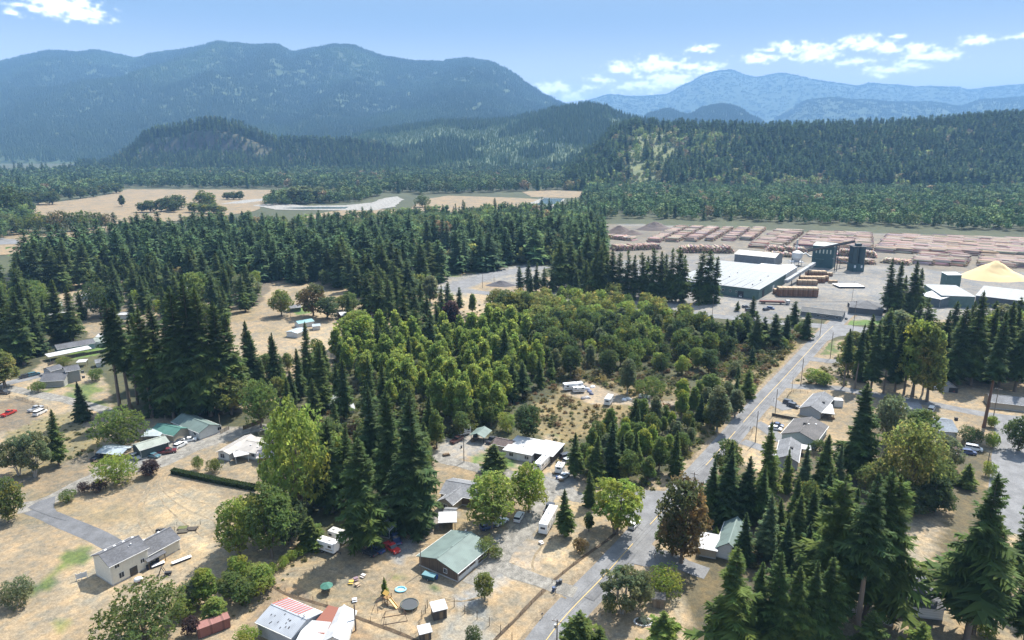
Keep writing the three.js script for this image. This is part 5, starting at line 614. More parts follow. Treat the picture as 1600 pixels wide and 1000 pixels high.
house('outbuilding', 'low building with rusty red roof squeezed between the striped barn and the white roof', { cat: 'shed', a: [482, 985], b: [506, 991], hy: 3, W: 7.5, h: 2.9, rise: 0.4, type: 'shed', wall: REDB, roof: mRust, over: 0.1 });
house('white_house', 'white roofed low building at the frame bottom beside the utility pole', { cat: 'house', a: [505, 1002], b: [538, 1002], hy: 2.8, W: 9, h: 2.8, rise: 1.2, ridge: 'z', wall: OFFW, roof: WHITE, win: [['end1', 3, 1.6, 1.0, 1.0]] }); house('outbuilding', 'white metal lean-to at the foot of the rusty red roof', { cat: 'shed', a: [462, 1004], b: [500, 1008], hy: 2.5, W: 5.5, h: 2.5, rise: 0.8, type: 'shed', wall: OFFW, roof: WHITE, over: 0.1 });
// L-shaped white house inside the hedge
const lHouse = house('white_house', 'pale roofed L-shaped house behind the clipped hedge', { a: [371, 703], b: [411, 709.5], hy: 2.6, W: 10, h: 2.6, rise: 1.0, wall: OFFW, roof: mat('metal', 0.42, 0.39, 0.355), win: [['front', 2, 1.6, 1.2, 1.0], ['front', 6, 1.6, 1.2, 1.0], ['front', 11, 1.6, 1.2, 1.0]], vent: [[3, -3], [6, -2.6], [8, -3.4], [10, -2.4]] });
house('white_house', 'gabled end wing of the pale roofed L-shaped house, nearest the lane', { into: lHouse, a: [340.5, 706], b: [357.5, 709], hy: 2.61, W: 13, h: 2.61, rise: 0.75, ridge: 'z', wall: OFFW, roof: mat('metal', 0.42, 0.39, 0.355), win: [['front', 1.7, 1.5, 1.6, 1.4]] });
house('gazebo', 'small flat roofed gazebo shading a table beside the L-shaped house', { cat: 'gazebo', a: [367, 714.5], b: [385, 711], hy: 2.3, L: 4.2, W: 3.4, h: 2.3, rise: 0.15, type: 'shed', open: true, roof: mat('metal', 0.6, 0.57, 0.53), over: 0.2, post: mTrim }); house('shed', 'red brown shed with pinkish roof at the end of the L-shaped house', { cat: 'shed', a: [402, 715], b: [426, 713], hy: 2.3, W: 6, h: 2.3, rise: 1.0, wall: REDB, roof: mat('metal', 0.52, 0.44, 0.40) });
// homes with green roofs by the lane
const laneHome = house('manufactured_home', 'white home with green roof and porch gable beside the tall grove', { a: [311.5, 676], b: [342.5, 664.8], hy: 2.7, W: 17, h: 2.7, rise: 1.6, ridge: 'z', wall: OFFW, roof: TEAL, win: [['front', 7.5, 1.6, 1.4, 1.2], ['end0', 3, 1.6, 1.2, 1.1], ['end0', 8, 1.6, 1.2, 1.1], ['end0', 13, 1.6, 1.2, 1.1]], door: [['end0', 5.6]] });
house('garage', 'green metal roofed garage attached beside the white green roofed home', { into: laneHome, cat: 'garage', a: [236, 673], b: [271, 680.5], hy: 2.5, W: 6.5, h: 2.5, rise: 1.3, wall: TAN, roof: TEALD, door: [['front', 6, 2.6, 2.0]] }); house('carport', 'pale sheet roofed carport behind the dark green workshop', { cat: 'carport', a: [223, 682], b: [249, 681], hy: 2.3, W: 5, h: 2.3, rise: 0.5, type: 'shed', open: true, roof: BLUEW });
house('workshop', 'long dark green metal workshop with pale roof facing the parked cars', { cat: 'workshop', a: [218.5, 704], b: [263.5, 690.5], hy: 3.2, W: 6.4, h: 3.2, rise: 1.0, wall: mat('metal', 0.075, 0.105, 0.10), roof: SAGE, over: 0.25 });
house('carport', 'open carport with pale blue ribbed roof at the end of the lane yard', { cat: 'carport', a: [153, 707], b: [188, 711], hy: 2.4, W: 6, h: 2.4, rise: 0.9, open: true, roof: BLUEW, post: mSteel });
// middle yard
house('shed', 'dark blue metal roofed shed with a white door among the firs', { cat: 'shed', a: [607, 828], b: [622.5, 813], hy: 2.6, L: 6.5, W: 5.4, h: 2.6, rise: 1.1, wall: mat('wood', 0.05, 0.06, 0.08), roof: mat('metal', 0.34, 0.37, 0.44), door: [['front', 4.4, 2.2, 2.2, mTrim]] }); house('canopy', 'white flat roofed canopy on posts beside the largest fir', { cat: 'canopy', a: [686, 817], b: [712, 816], hy: 2.4, W: 4.6, h: 2.4, rise: 0.2, type: 'shed', open: true, roof: WHITE, over: 0.3 }); house('shed', 'small grey shed roof behind the white flat canopy', { cat: 'shed', a: [694, 803], b: [709, 804], hy: 2.2, W: 3, h: 2.2, rise: 0.5, wall: LGREY, roof: GREYL });
const brownGrey = house('grey_house', 'brown house with blue grey shingle roof behind the gold tinged maple', { a: [689, 770], b: [741, 779], hy: 2.7, W: 9, h: 2.7, rise: 1.5, wall: BROWN, roof: GREYL, chimney: [[8.5, -4, 0.35, 1.2, mSteel]] }); house('grey_house', 'short front wing of the brown house with blue grey shingle roof', { into: brownGrey, a: [686.5, 782], b: [706.5, 788], hy: 2.65, W: 7.5, h: 2.65, rise: 1.2, ridge: 'z', wall: TAN, roof: GREYL, win: [['front', 2, 1.5, 1.1, 1.0]] });
const flatWhite = house('white_roofed_house', 'wide house with flat white roof and brown shingled wing on the green lawn', { a: [788, 703], b: [830, 711.5], hy: 2.7, W: 11, h: 2.7, rise: 0.25, type: 'shed', wall: OFFW, roof: WHITE, over: 0.5, win: [['front', 2.5, 1.6, 1.4, 1.1], ['front', 8, 1.6, 1.4, 1.1]], door: [['front', 5]], chimney: [[5, -4, 0.3, 0.5, mDark]] }); house('white_roofed_house', 'flat white roofed extension toward the road of the house on the lawn', { into: flatWhite, a: [834.5, 707.5], b: [863, 713.5], hy: 2.66, W: 9.8, h: 2.66, rise: 0.22, type: 'shed', wall: DKWOOD, roof: WHITE, over: 0.4 });
house('shed', 'brown shingled shed joined to the white roofed house', { into: flatWhite, cat: 'shed', a: [771, 693.5], b: [796, 698.5], hy: 2.4, W: 5, h: 2.4, rise: 1.1, wall: TAN, roof: BROWNR }); house('garage', 'little open fronted garage with pale green roof at the parking pad', { cat: 'garage', a: [735, 680], b: [756, 683.5], hy: 2.5, W: 6, h: 2.5, rise: 1.0, ridge: 'z', open: true, roof: TEAL, post: mDark });
house('forest_house', 'long brown house with pale green roof sunk among the trees', { a: [489, 628], b: [530, 634], hy: 2.7, W: 8.5, h: 2.7, rise: 1.3, wall: BROWN, roof: SAGE, over: 0.6, win: [['front', 4, 1.6, 1.5, 1.1]] }); house('shed', 'white tent like shed beside the long brown house in the trees', { cat: 'shed', a: [540, 640], b: [553, 638], hy: 2, W: 4, h: 2.0, rise: 1.0, wall: OFFW, roof: WHITE });
// homes right of the road
const rowTop = house('manufactured_home', 'light grey roofed home farthest up the row beside the road', { a: [1250.5, 637.5], b: [1282, 644.5], hy: 2.7, W: 19, h: 2.7, rise: 1.6, ridge: 'z', wall: LGREY, roof: GREYL, chimney: [[6, -9, 0.8, 0.7]] }); house('carport', 'flat white annex roof beside the light grey roofed home', { into: rowTop, cat: 'carport', a: [1283.5, 645.5], b: [1296, 647], hy: 2.4, L: 4.4, W: 10.5, h: 2.4, rise: 0.1, type: 'shed', open: true, roof: WHITE, over: 0.1 }); house('trailer_home', 'white box trailer parked behind the light grey roofed home', { cat: 'trailer', a: [1304, 626], b: [1318, 627], hy: 2.6, W: 3, h: 2.6, rise: 0, type: 'flat', wall: OFFW, roof: WHITE, over: 0.05, base: false });
house('manufactured_home', 'pale green home with stained brown grey roof, middle of the row', { a: [1222.5, 677.5], b: [1275, 690], hy: 2.8, W: 16, h: 2.8, rise: 2.0, ridge: 'z', wall: mat('siding', 0.40, 0.46, 0.43), roof: GREYB, chimney: [[5.2, -8, 0.9, 0.8]], vent: [[6.2, -9], [8, -12]] }); house('manufactured_home', 'grey roofed home nearest the spruces, last of the row', { a: [1213, 716], b: [1246, 722], hy: 2.7, W: 15, h: 2.7, rise: 1.5, ridge: 'z', wall: LGREY, roof: GREYL, chimney: [[4, -7, 0.8, 0.7]] }); house('carport', 'tiny white carport roof between the last two homes of the row', { cat: 'carport', a: [1253, 702], b: [1267, 704], hy: 2.2, W: 3.4, h: 2.2, rise: 0.1, type: 'shed', open: true, roof: WHITE, over: 0.1 });
house('bungalow', 'long low grey bungalow behind the trees on the side street', { a: [1400, 636], b: [1440, 640], hy: 2.5, W: 7, h: 2.5, rise: 0.7, wall: mat('siding', 0.2, 0.22, 0.22), roof: GREYL }); house('blue_grey_house', 'blue grey roofed house on the side street corner', { a: [1456, 672], b: [1496, 675], hy: 2.7, W: 12.5, h: 2.7, rise: 1.8, wall: OFFW, roof: mat('shingle', 0.30, 0.335, 0.37), chimney: [[10, -7, 0.9, 1.1]] }); house('brown_house', 'brown roofed house with two cars in its drive', { a: [1464, 707], b: [1502, 709], hy: 2.6, W: 10, h: 2.6, rise: 1.4, wall: TAN, roof: mat('shingle', 0.30, 0.22, 0.20) });
house('garage', 'small grey garage with an open dark bay at the edge of the woods', { cat: 'garage', a: [1476, 604], b: [1493, 605], hy: 2.5, W: 6.5, h: 2.5, rise: 1.3, ridge: 'z', wall: LGREY, roof: GREYL, door: [['front', 3.5, 3.4, 2.1, mDark]] }); house('tan_house', 'tan sided house with pale grey roof and blue tarp near the orange trunked tree', { a: [1549, 628], b: [1605, 634], hy: 2.6, W: 9, h: 2.6, rise: 1.5, wall: TAN, roof: GREYL });  // grey garage: near-black door panel paints the shade of its open bay
house('hip_roofed_house', 'grey hip roofed house in the dry yard between the massive firs', { a: [1405, 944], b: [1458, 950], hy: 2.8, L: 9, W: 15, h: 2.8, rise: 2.3, type: 'hip', wall: OFFW, roof: GREY, chimney: [[3.8, -11, 0.5, 0.9, mPale]] }); const treeHouse = house('forest_house', 'green roofed house half buried in trees at the side street', { a: [1120, 855], b: [1156, 864], hy: 2.7, W: 13, h: 2.7, rise: 2.0, ridge: 'z', wall: OFFW, roof: TEAL, chimney: [[5, -4, 0.6, 1.0]] }); house('porch', 'pale lower porch roof of the green roofed house at the side street', { into: treeHouse, cat: 'porch', a: [1094, 856], b: [1119, 861], hy: 2.3, W: 6, h: 2.3, rise: 0.6, type: 'shed', wall: TAN, roof: WHITE });
// homes at the upper left
const greyTwo = house('grey_house', 'grey sided house with blue grey gable beside the gravel lane', { a: [99.5, 594], b: [112, 585], hy: 2.8, L: 9, W: 9, h: 2.8, rise: 2.0, ridge: 'z', wall: mat('siding', 0.34, 0.34, 0.31), roof: GREY, win: [['front', 4.5, 1.8, 1.2, 1.0]] }); house('grey_house', 'two storey block of the grey house beside the gravel lane', { into: greyTwo, a: [103, 581], b: [124, 577], hy: 5.2, W: 6, h: 5.2, rise: 1.3, wall: mat('siding', 0.30, 0.30, 0.28), roof: GREY, win: [['front', 6, 3.8, 1.0, 1.0], ['front', 6, 1.4, 1.0, 1.0]] }); house('garage', 'low garage wing behind the two storey grey house', { into: greyTwo, cat: 'garage', a: [79, 580], b: [98, 575], hy: 2.6, W: 6, h: 2.6, rise: 1.0, wall: LGREY, roof: GREY });
house('manufactured_home', 'very long dark grey roofed mobile home beyond the garden', { a: [90, 546], b: [148, 536], hy: 2.8, W: 8, h: 2.8, rise: 1.3, wall: BLUEG, roof: GREY }); house('carport', 'long white flat carport in front of the very long mobile home', { cat: 'carport', a: [77, 558], b: [142, 545], hy: 2.3, W: 5, h: 2.3, rise: 0.3, type: 'shed', open: true, roof: WHITE, post: mSteel }); house('mobile_home', 'pale green roofed mobile home next to the very long one', { a: [141, 533], b: [166, 535], hy: 2.6, W: 7, h: 2.6, rise: 0.8, wall: OFFW, roof: SAGE }); house('mobile_home', 'white roofed mobile home behind the tall grove', { a: [151, 526], b: [171, 526], hy: 2.6, W: 6, h: 2.6, rise: 0.8, wall: BLUEG, roof: WHITE }); house('carport', 'small white carport roof beside the two storey grey house', { cat: 'carport', a: [119, 567], b: [133, 566], hy: 2.2, W: 4, h: 2.2, rise: 0.1, type: 'shed', open: true, roof: WHITE, over: 0.1 }); house('shed', 'pale grey shed at the edge of the garden behind the grove', { cat: 'shed', a: [150, 567], b: [163, 565], hy: 2.2, W: 4, h: 2.2, rise: 0.9, wall: OFFW, roof: GREYL });
[[72, 476, 92], [78, 486, 98], [66, 492, 86], [128, 462, 146], [235, 468, 258], [240, 476, 262], [270, 452, 292], [262, 440, 280], [335, 456, 352], [70, 460, 86], [182, 492, 205], [300, 447, 318], [222, 462, 236]].forEach(([x, y, x2], i) => house('mobile_home', 'white roofed mobile home glimpsed between trees of the trailer park', { a: [x, y], b: [x2, y - 1 + (i % 3)], hy: 2.7, W: 5 + (i % 3) * 1.5, h: 2.7, rise: 0.5, wall: i % 3 ? OFFW : BLUEG, roof: i % 4 === 1 ? GREYL : WHITE, group: 'mobile homes glimpsed in the trailer park' }));
house('mobile_home', 'salmon roofed mobile home between trees of the trailer park', { a: [66, 500], b: [86, 499], hy: 2.7, W: 6, h: 2.7, rise: 0.8, wall: OFFW, roof: mat('metal', 0.48, 0.26, 0.20) });
house('shed', 'white roofed shed in front of the green tree by the tan clearing', { cat: 'shed', a: [533, 493], b: [548, 491], hy: 2.8, W: 7, h: 2.8, rise: 1.0, wall: BROWN, roof: WHITE }); house('shed', 'small dark shed behind the lone round tree in the clearing', { cat: 'shed', a: [452, 482], b: [470, 480], hy: 2.6, W: 7, h: 2.6, rise: 1.0, wall: SLATE, roof: GREYL }); house('mobile_home', 'teal roofed mobile home in the tan clearing', { a: [467, 506], b: [490, 502], hy: 2.7, W: 6, h: 2.7, rise: 0.8, wall: OFFW, roof: mat('metal', 0.22, 0.40, 0.42) }); house('mobile_home', 'white roofed mobile home in front of the teal roofed one', { a: [464, 521], b: [480, 515], hy: 2.6, W: 7, h: 2.6, rise: 0.6, wall: OFFW, roof: BLUEW }); house('shed', 'pale blue roofed shed at the end of the teal roofed mobile home', { cat: 'shed', a: [489, 510], b: [500, 509], hy: 2.3, W: 4, h: 2.3, rise: 0.6, wall: OFFW, roof: BLUEW }); const beechHouse = house('grey_house', 'small dark grey roofed house at the foot of the purple beech', { a: [714, 522], b: [745, 520], hy: 2.7, W: 9, h: 2.7, rise: 2.2, wall: LGREY, roof: GREY }); house('grey_house', 'white gabled front of the small house at the foot of the purple beech', { into: beechHouse, a: [727, 524], b: [738, 524], hy: 2.72, W: 6, h: 2.72, rise: 1.9, ridge: 'z', wall: OFFW, roof: GREYL }); house('white_house', 'white roofed cottage left of the purple beech', { a: [680, 509], b: [702, 511], hy: 2.7, W: 7, h: 2.7, rise: 1.6, wall: OFFW, roof: WHITE }); house('shed', 'orange brown roofed shed on the far side of the clearing', { cat: 'shed', a: [580, 491], b: [598, 490], hy: 2.3, W: 5, h: 2.3, rise: 0.7, wall: REDB, roof: mat('metal', 0.36, 0.17, 0.10) }); house('mobile_home', 'pale trailer beside the orange brown shed', { a: [588, 488], b: [604, 488], hy: 2.4, W: 3, h: 2.4, rise: 0.2, wall: OFFW, roof: WHITE });
house('farmhouse', 'small white farmhouse at the far edge of the plain below the butte', { a: [472, 266], b: [476, 266], W: 9, h: 4, rise: 2, wall: OFFW, roof: WHITE }); house('farm_shed', 'long pale farm roof among far trees beyond the round field tree', { cat: 'barn', a: [678, 289], b: [694, 289], W: 14, h: 4, rise: 2, wall: OFFW, roof: WHITE }); house('farm_shed', 'pale barn at the far corner of the tan field', { cat: 'barn', a: [122, 296], b: [138, 296], W: 12, h: 4, rise: 2, wall: OFFW, roof: WHITE });
// ------------------------------------------------------------------ vehicles
const TYPES = {
  sedan: { L: 4.6, W: 1.78, body: [[0, 0.32], [0.04, 0.72], [0.9, 0.84], [1.0, 0.86], [3.7, 0.90], [4.5, 0.82], [4.6, 0.4], [4.5, 0.28], [0.1, 0.28]], cab: [[0.95, 0.84], [1.65, 1.34], [2.9, 1.38], [3.75, 0.9]], top: [1.62, 2.95, 1.39] },
  suv: { L: 4.7, W: 1.85, body: [[0, 0.36], [0.04, 0.92], [1.0, 1.04], [4.6, 1.06], [4.7, 0.5], [4.6, 0.32], [0.1, 0.32]], cab: [[0.95, 1.02], [1.6, 1.62], [4.3, 1.64], [4.6, 1.04]], top: [1.55, 4.35, 1.65] },
  van: { L: 5.0, W: 1.95, body: [[0, 0.36], [0.02, 0.9], [0.7, 1.1], [4.95, 1.15], [5.0, 0.5], [4.9, 0.32], [0.1, 0.32]], cab: [[0.6, 1.06], [1.4, 1.8], [4.8, 1.85], [4.95, 1.12]], top: [1.35, 4.85, 1.87] },
  pickup: { L: 5.5, W: 1.92, body: [[0, 0.42], [0.04, 0.98], [1.35, 1.10], [3.35, 1.10], [3.36, 0.72], [5.38, 0.72], [5.5, 0.6], [5.4, 0.40], [0.1, 0.38]], cab: [[1.3, 1.06], [1.95, 1.74], [3.1, 1.76], [3.33, 1.08]], top: [1.92, 3.14, 1.77], bed: true },
};
const mTyre = M(0.018, 0.018, 0.018, 0.9), mRim = new THREE.MeshStandardMaterial({ color: C(0.4, 0.4, 0.41), roughness: 0.35, metalness: 0.7 }), mLamp = M(0.75, 0.74, 0.7, 0.15), mTail = M(0.4, 0.02, 0.02, 0.25);
const paintCache = {};
function paint(c) { return paintCache[c.join()] ??= new THREE.MeshPhysicalMaterial({ color: C(...c), roughness: 0.38, clearcoat: 0.8, clearcoatRoughness: 0.08 }); }
function profile(pts, w, bev) { const s = new THREE.Shape(pts.map(([x, y]) => new THREE.Vector2(x, y))); return new THREE.ExtrudeGeometry(s, { depth: w - 2 * bev, bevelEnabled: true, bevelThickness: bev, bevelSize: bev * 0.7, bevelSegments: 2 }).translate(0, 0, -(w - 2 * bev) / 2); }
const tyreG = shared('tyre', () => new THREE.CylinderGeometry(0.34, 0.34, 0.22, 14).rotateX(Math.PI / 2)), rimG = shared('rim', () => new THREE.CylinderGeometry(0.2, 0.2, 0.235, 10).rotateX(Math.PI / 2));
function wheel(t, x, z, k = 1) { const w = part(t, 'wheel', tyreG, mTyre); w.position.set(x, 0.34 * k, z); w.scale.setScalar(k); part(w, 'rim', rimG, mRim); }
// at: the car's middle in the photo; to: a second point it faces towards
function car(type, at, to, col, label, name, group) {
  const d = TYPES[type], p = G(at[0], at[1]), q = G(to[0], to[1]), th = Math.atan2((q.z - p.z), -(q.x - p.x)) , t = thing(name ?? ({ pickup: 'pickup_truck', van: 'van', suv: 'parked_car', sedan: 'parked_car' })[type], label, ({ pickup: 'pickup', van: 'van', suv: 'car', sedan: 'car' })[type], p, 0, group);
  t.rotation.y = Math.atan2(-(q.z - p.z), q.x - p.x) + Math.PI;   // the front is at local -x after centring
  const c = -d.L / 2, m = paint(col), sh = (g) => g.translate(c, 0, 0);
  part(t, 'body', shared('cb' + type, () => sh(profile(d.body, d.W, 0.08))), m); part(t, 'cabin_glass', shared('cc' + type, () => sh(profile(d.cab, d.W - 0.16, 0.06))), mGlass);
  part(t, 'roof_panel', shared('ct' + type, () => sh(new RoundedBoxGeometry(d.top[1] - d.top[0], 0.07, d.W - 0.22, 2, 0.03).translate((d.top[0] + d.top[1]) / 2, d.top[2] + 0.03, 0))), m);
  part(t, 'pillar', shared('cp' + type, () => sh(mergeGeometries([-1, 1].map((s) => box(0.1, d.top[2] - 0.95, 0.05, (d.top[0] + d.top[1]) / 2, (d.top[2] + 0.95) / 2, s * (d.W / 2 - 0.06)))))), m);
  if (d.bed) part(t, 'cargo_bed', shared('bed', () => sh(mergeGeometries([box(2.1, 0.42, 0.08, 4.4, 0.9, d.W / 2 - 0.05), box(2.1, 0.42, 0.08, 4.4, 0.9, -d.W / 2 + 0.05), box(0.08, 0.42, d.W - 0.2, 5.42, 0.9, 0)]))), m);
  for (const x of [0.85, d.L - 0.95]) for (const s of [-1, 1]) wheel(t, c + x, s * (d.W / 2 - 0.08));
  for (const s of [-1, 1]) { part(t, 'headlight', shared('hl', () => new RoundedBoxGeometry(0.1, 0.16, 0.36, 1, 0.03)), mLamp).position.set(c + 0.0, 0.68, s * (d.W / 2 - 0.3)); part(t, 'tail_light', shared('tl', () => new RoundedBoxGeometry(0.08, 0.2, 0.2, 1, 0.03)), mTail).position.set(c + d.L, 0.78, s * (d.W / 2 - 0.2)); }
  return t;
}
const CW = [0.68, 0.68, 0.67], CS = [0.36, 0.37, 0.38], CD = [0.035, 0.038, 0.045], CB = [0.04, 0.07, 0.16], CR = [0.42, 0.03, 0.025], CM = [0.12, 0.02, 0.025], CT = [0.06, 0.14, 0.17];
car('suv', [991, 822], [1010, 800], CW, 'white car driving in the near lane of the two lane road', 'white_car'); car('suv', [811, 811], [820, 796], CW, 'white car parked alone on the gravel lane near the maples', 'parked_car');
car('pickup', [612, 859], [624, 868], CR, 'bright red pickup parked under the firs in the sandy yard'); car('sedan', [577, 866], [560, 858], CD, 'dark blue car parked at the sandy yard edge, nearer the travel trailer'); car('sedan', [589, 861], [570, 852], CB, 'blue car parked beside the red pickup under the firs'); car('pickup', [619, 845], [612, 830], CB, 'deep blue pickup parked behind the red pickup');
car('pickup', [155, 716], [170, 708], CD, 'black pickup parked in front of the open carport'); car('pickup', [210, 716], [222, 722], CS, 'silver pickup parked at the end wall of the dark green workshop'); car('sedan', [240, 714], [254, 716], CT, 'dark teal car parked along the dark green workshop'); car('pickup', [262, 708], [276, 706], CM, 'maroon pickup parked at the corner of the dark green workshop'); car('suv', [282, 698], [298, 690], CW, 'white car behind the small bush beside the maroon pickup'); car('sedan', [282, 692], [296, 686], CD, 'dark car between the two white cars by the green roofed home'); car('sedan', [296, 689], [312, 687], CW, 'white sedan nearest the white green roofed home');
car('pickup', [6, 615], [18, 616], CD, 'dark pickup on the gravel lane at the frame edge'); car('pickup', [14, 648], [26, 643], CR, 'red and white pickup parked in the dirt paddock'); car('pickup', [56, 641], [70, 636], CS, 'silver pickup in the dry grass near the pointed fir, first of two'); car('van', [63, 647], [76, 641], CW, 'white van in the dry grass beside the silver pickup'); car('suv', [53, 587], [66, 584], CT, 'teal car in the shade at the grey house drive'); car('suv', [40, 590], [52, 587], CD, 'dark car in the shade behind the teal car');
car('suv', [1239, 636], [1252, 640], CD, 'dark car parked before the light grey roofed home in the row'); car('suv', [1233, 631], [1246, 634], CD, 'black car parked behind the dark car of the light grey home'); car('sedan', [1211, 671], [1226, 674], CW, 'white car parked before the stained roofed home'); car('sedan', [1214, 666], [1229, 669], CB, 'dark blue car parked beside the white one of the stained roofed home');
car('sedan', [1463, 606], [1464, 596], CW, 'white car beside the small grey garage at the woods'); car('suv', [1440, 645], [1446, 636], CS, 'grey car at the end of the long low bungalow'); car('van', [1455, 642], [1461, 633], CW, 'white van next to the blue grey roofed house'); car('suv', [1512, 709], [1528, 711], CB, 'dark blue car in the brown roofed house drive'); car('van', [1521, 703], [1537, 706], CW, 'white van behind the dark blue car in the drive'); car('sedan', [1487, 611], [1485, 600], CM, 'dark car inside the mouth of the small grey garage');
car('sedan', [881, 746], [893, 738], CW, 'white car parked in the shade of the firs by the white house'); car('suv', [889, 722], [900, 718], CS, 'silver car among the clutter beside the white house'); car('suv', [885, 715], [897, 712], CD, 'dark car behind the silver car beside the white house'); car('pickup', [768, 690], [778, 682], CD, 'black pickup between the little garage and the brown shed'); car('suv', [744, 684], [747, 676], CD, 'dark car inside the little open fronted garage'); car('suv', [763, 825], [777, 820], CB, 'blue car under the gold tinged maple'); car('sedan', [783, 818], [794, 812], CW, 'white car under the lighter green maple'); car('pickup', [858, 797], [864, 786], CD, 'dark pickup in front of the white fifth wheel trailer');
[[1197, 485, 1204, 484, CD], [1204, 483, 1211, 484, CB], [1165, 481, 1174, 481, CD], [1159, 464, 1166, 462, CW], [1266, 492, 1274, 492, CW], [1170, 486, 1178, 486, CD], [1280, 494, 1288, 494, CS]].forEach(([x, y, a, b, c], i) => car('suv', [x, y], [a, b], c, ['dark car, left one of a pair on the mill forecourt', 'blue car, right one of the pair on the mill forecourt', 'black car under the conifer on the mill forecourt', 'white car at the long wall of the big green shed', 'white car before the low dark office roof', 'dark car just below the black one under the conifer', 'silver car at the far end of the low dark office'][i], 'mill_car'));
car('pickup', [714, 690], [722, 686], [0.12, 0.05, 0.04], 'brown pickup on the bare ground at the parking pad edge');

// a boxy trailer: shell, windows, door, roof vents, wheels, hitch
function trailer(at, to, L, label, name, { W = 2.4, H = 2.6, col = CW, stripe = [0.30, 0.24, 0.18], nose = false } = {}) {
  const p = G(at[0], at[1]), q = G(to[0], to[1]), t = thing(name, label, 'trailer', p, Math.atan2(-(q.z - p.z), q.x - p.x)), m = paint(col);
  part(t, 'shell', new RoundedBoxGeometry(L, H, W, 3, 0.14).translate(0, 0.55 + H / 2, 0), m); if (nose) part(t, 'overhang', new RoundedBoxGeometry(2.0, H * 0.55, W, 3, 0.14).translate(L / 2 + 0.9, 0.55 + H * 0.72, 0), m);
  for (const s of [-1, 1]) { part(t, 'stripe', box(L * 0.9, 0.28, 0.03), M(...stripe)).position.set(0, 1.35, s * (W / 2 + 0.012)); for (const x of [-L * 0.32, L * 0.3]) part(t, 'window', shared('trw', () => new RoundedBoxGeometry(1.0, 0.6, 0.08, 1, 0.03)), mGlass).position.set(x, 2.2, s * (W / 2 + 0.01)); }
  part(t, 'door', shared('trd', () => new RoundedBoxGeometry(0.66, 1.75, 0.08, 1, 0.03)), mTrim).position.set(L * 0.05, 1.6, W / 2 + 0.02); part(t, 'window', shared('trwe', () => new RoundedBoxGeometry(0.08, 0.6, 1.3, 1, 0.03)), mGlass).position.set(-L / 2 - 0.005, 2.2, 0);
  for (const x of [-L * 0.25, L * 0.18]) part(t, 'roof_vent', shared('trv', () => new RoundedBoxGeometry(0.6, 0.22, 0.6, 1, 0.05)), M(0.3, 0.3, 0.3)).position.set(x, 0.55 + H + 0.1, 0); for (const x of [-0.5, 0.4]) for (const s of [-1, 1]) wheel(t, x, s * (W / 2 - 0.05)); if (!nose) part(t, 'hitch', mergeGeometries([box(1.4, 0.12, 0.12, L / 2 + 0.6, 0.55, 0), box(0.12, 0.5, 0.12, L / 2 + 1.1, 0.28, 0)]), mDark); return t;
}
trailer([511, 860], [530, 866], 6.4, 'white and beige travel trailer at the edge of the sandy yard, beside the small conifer', 'travel_trailer', { stripe: [0.38, 0.30, 0.22] });
trailer([529, 846], [545, 851], 5.0, 'white roofed old trailer half hidden behind the broad fir', 'travel_trailer', { col: [0.5, 0.48, 0.45] });
trailer([855, 824], [868, 800], 8.6, 'long white fifth wheel trailer parked beside the lane and fir', 'travel_trailer', { H: 2.9, nose: true, stripe: [0.25, 0.25, 0.26] });
trailer([849, 729], [866, 712], 9.5, 'long plain white box trailer along the corner of the white roofed house', 'box_trailer'); trailer([875, 738], [882, 726], 3.6, 'short white cargo trailer on the gravel beside the white car', 'cargo_trailer', { H: 2.2 }); trailer([725, 679], [737, 676], 4.5, 'pale camper trailer next to the little open garage', 'travel_trailer'); trailer([895, 609], [915, 607], 8.5, 'white camper trailer at the far end of the sandy track', 'travel_trailer'); trailer([904, 613], [922, 612], 5, 'white truck camper beside the far camper trailer', 'travel_trailer', { H: 1.9 }); trailer([951, 631], [962, 615], 6.0, 'white camper trailer standing end-on in the brushy clearing', 'travel_trailer', { stripe: [0.2, 0.24, 0.33] });
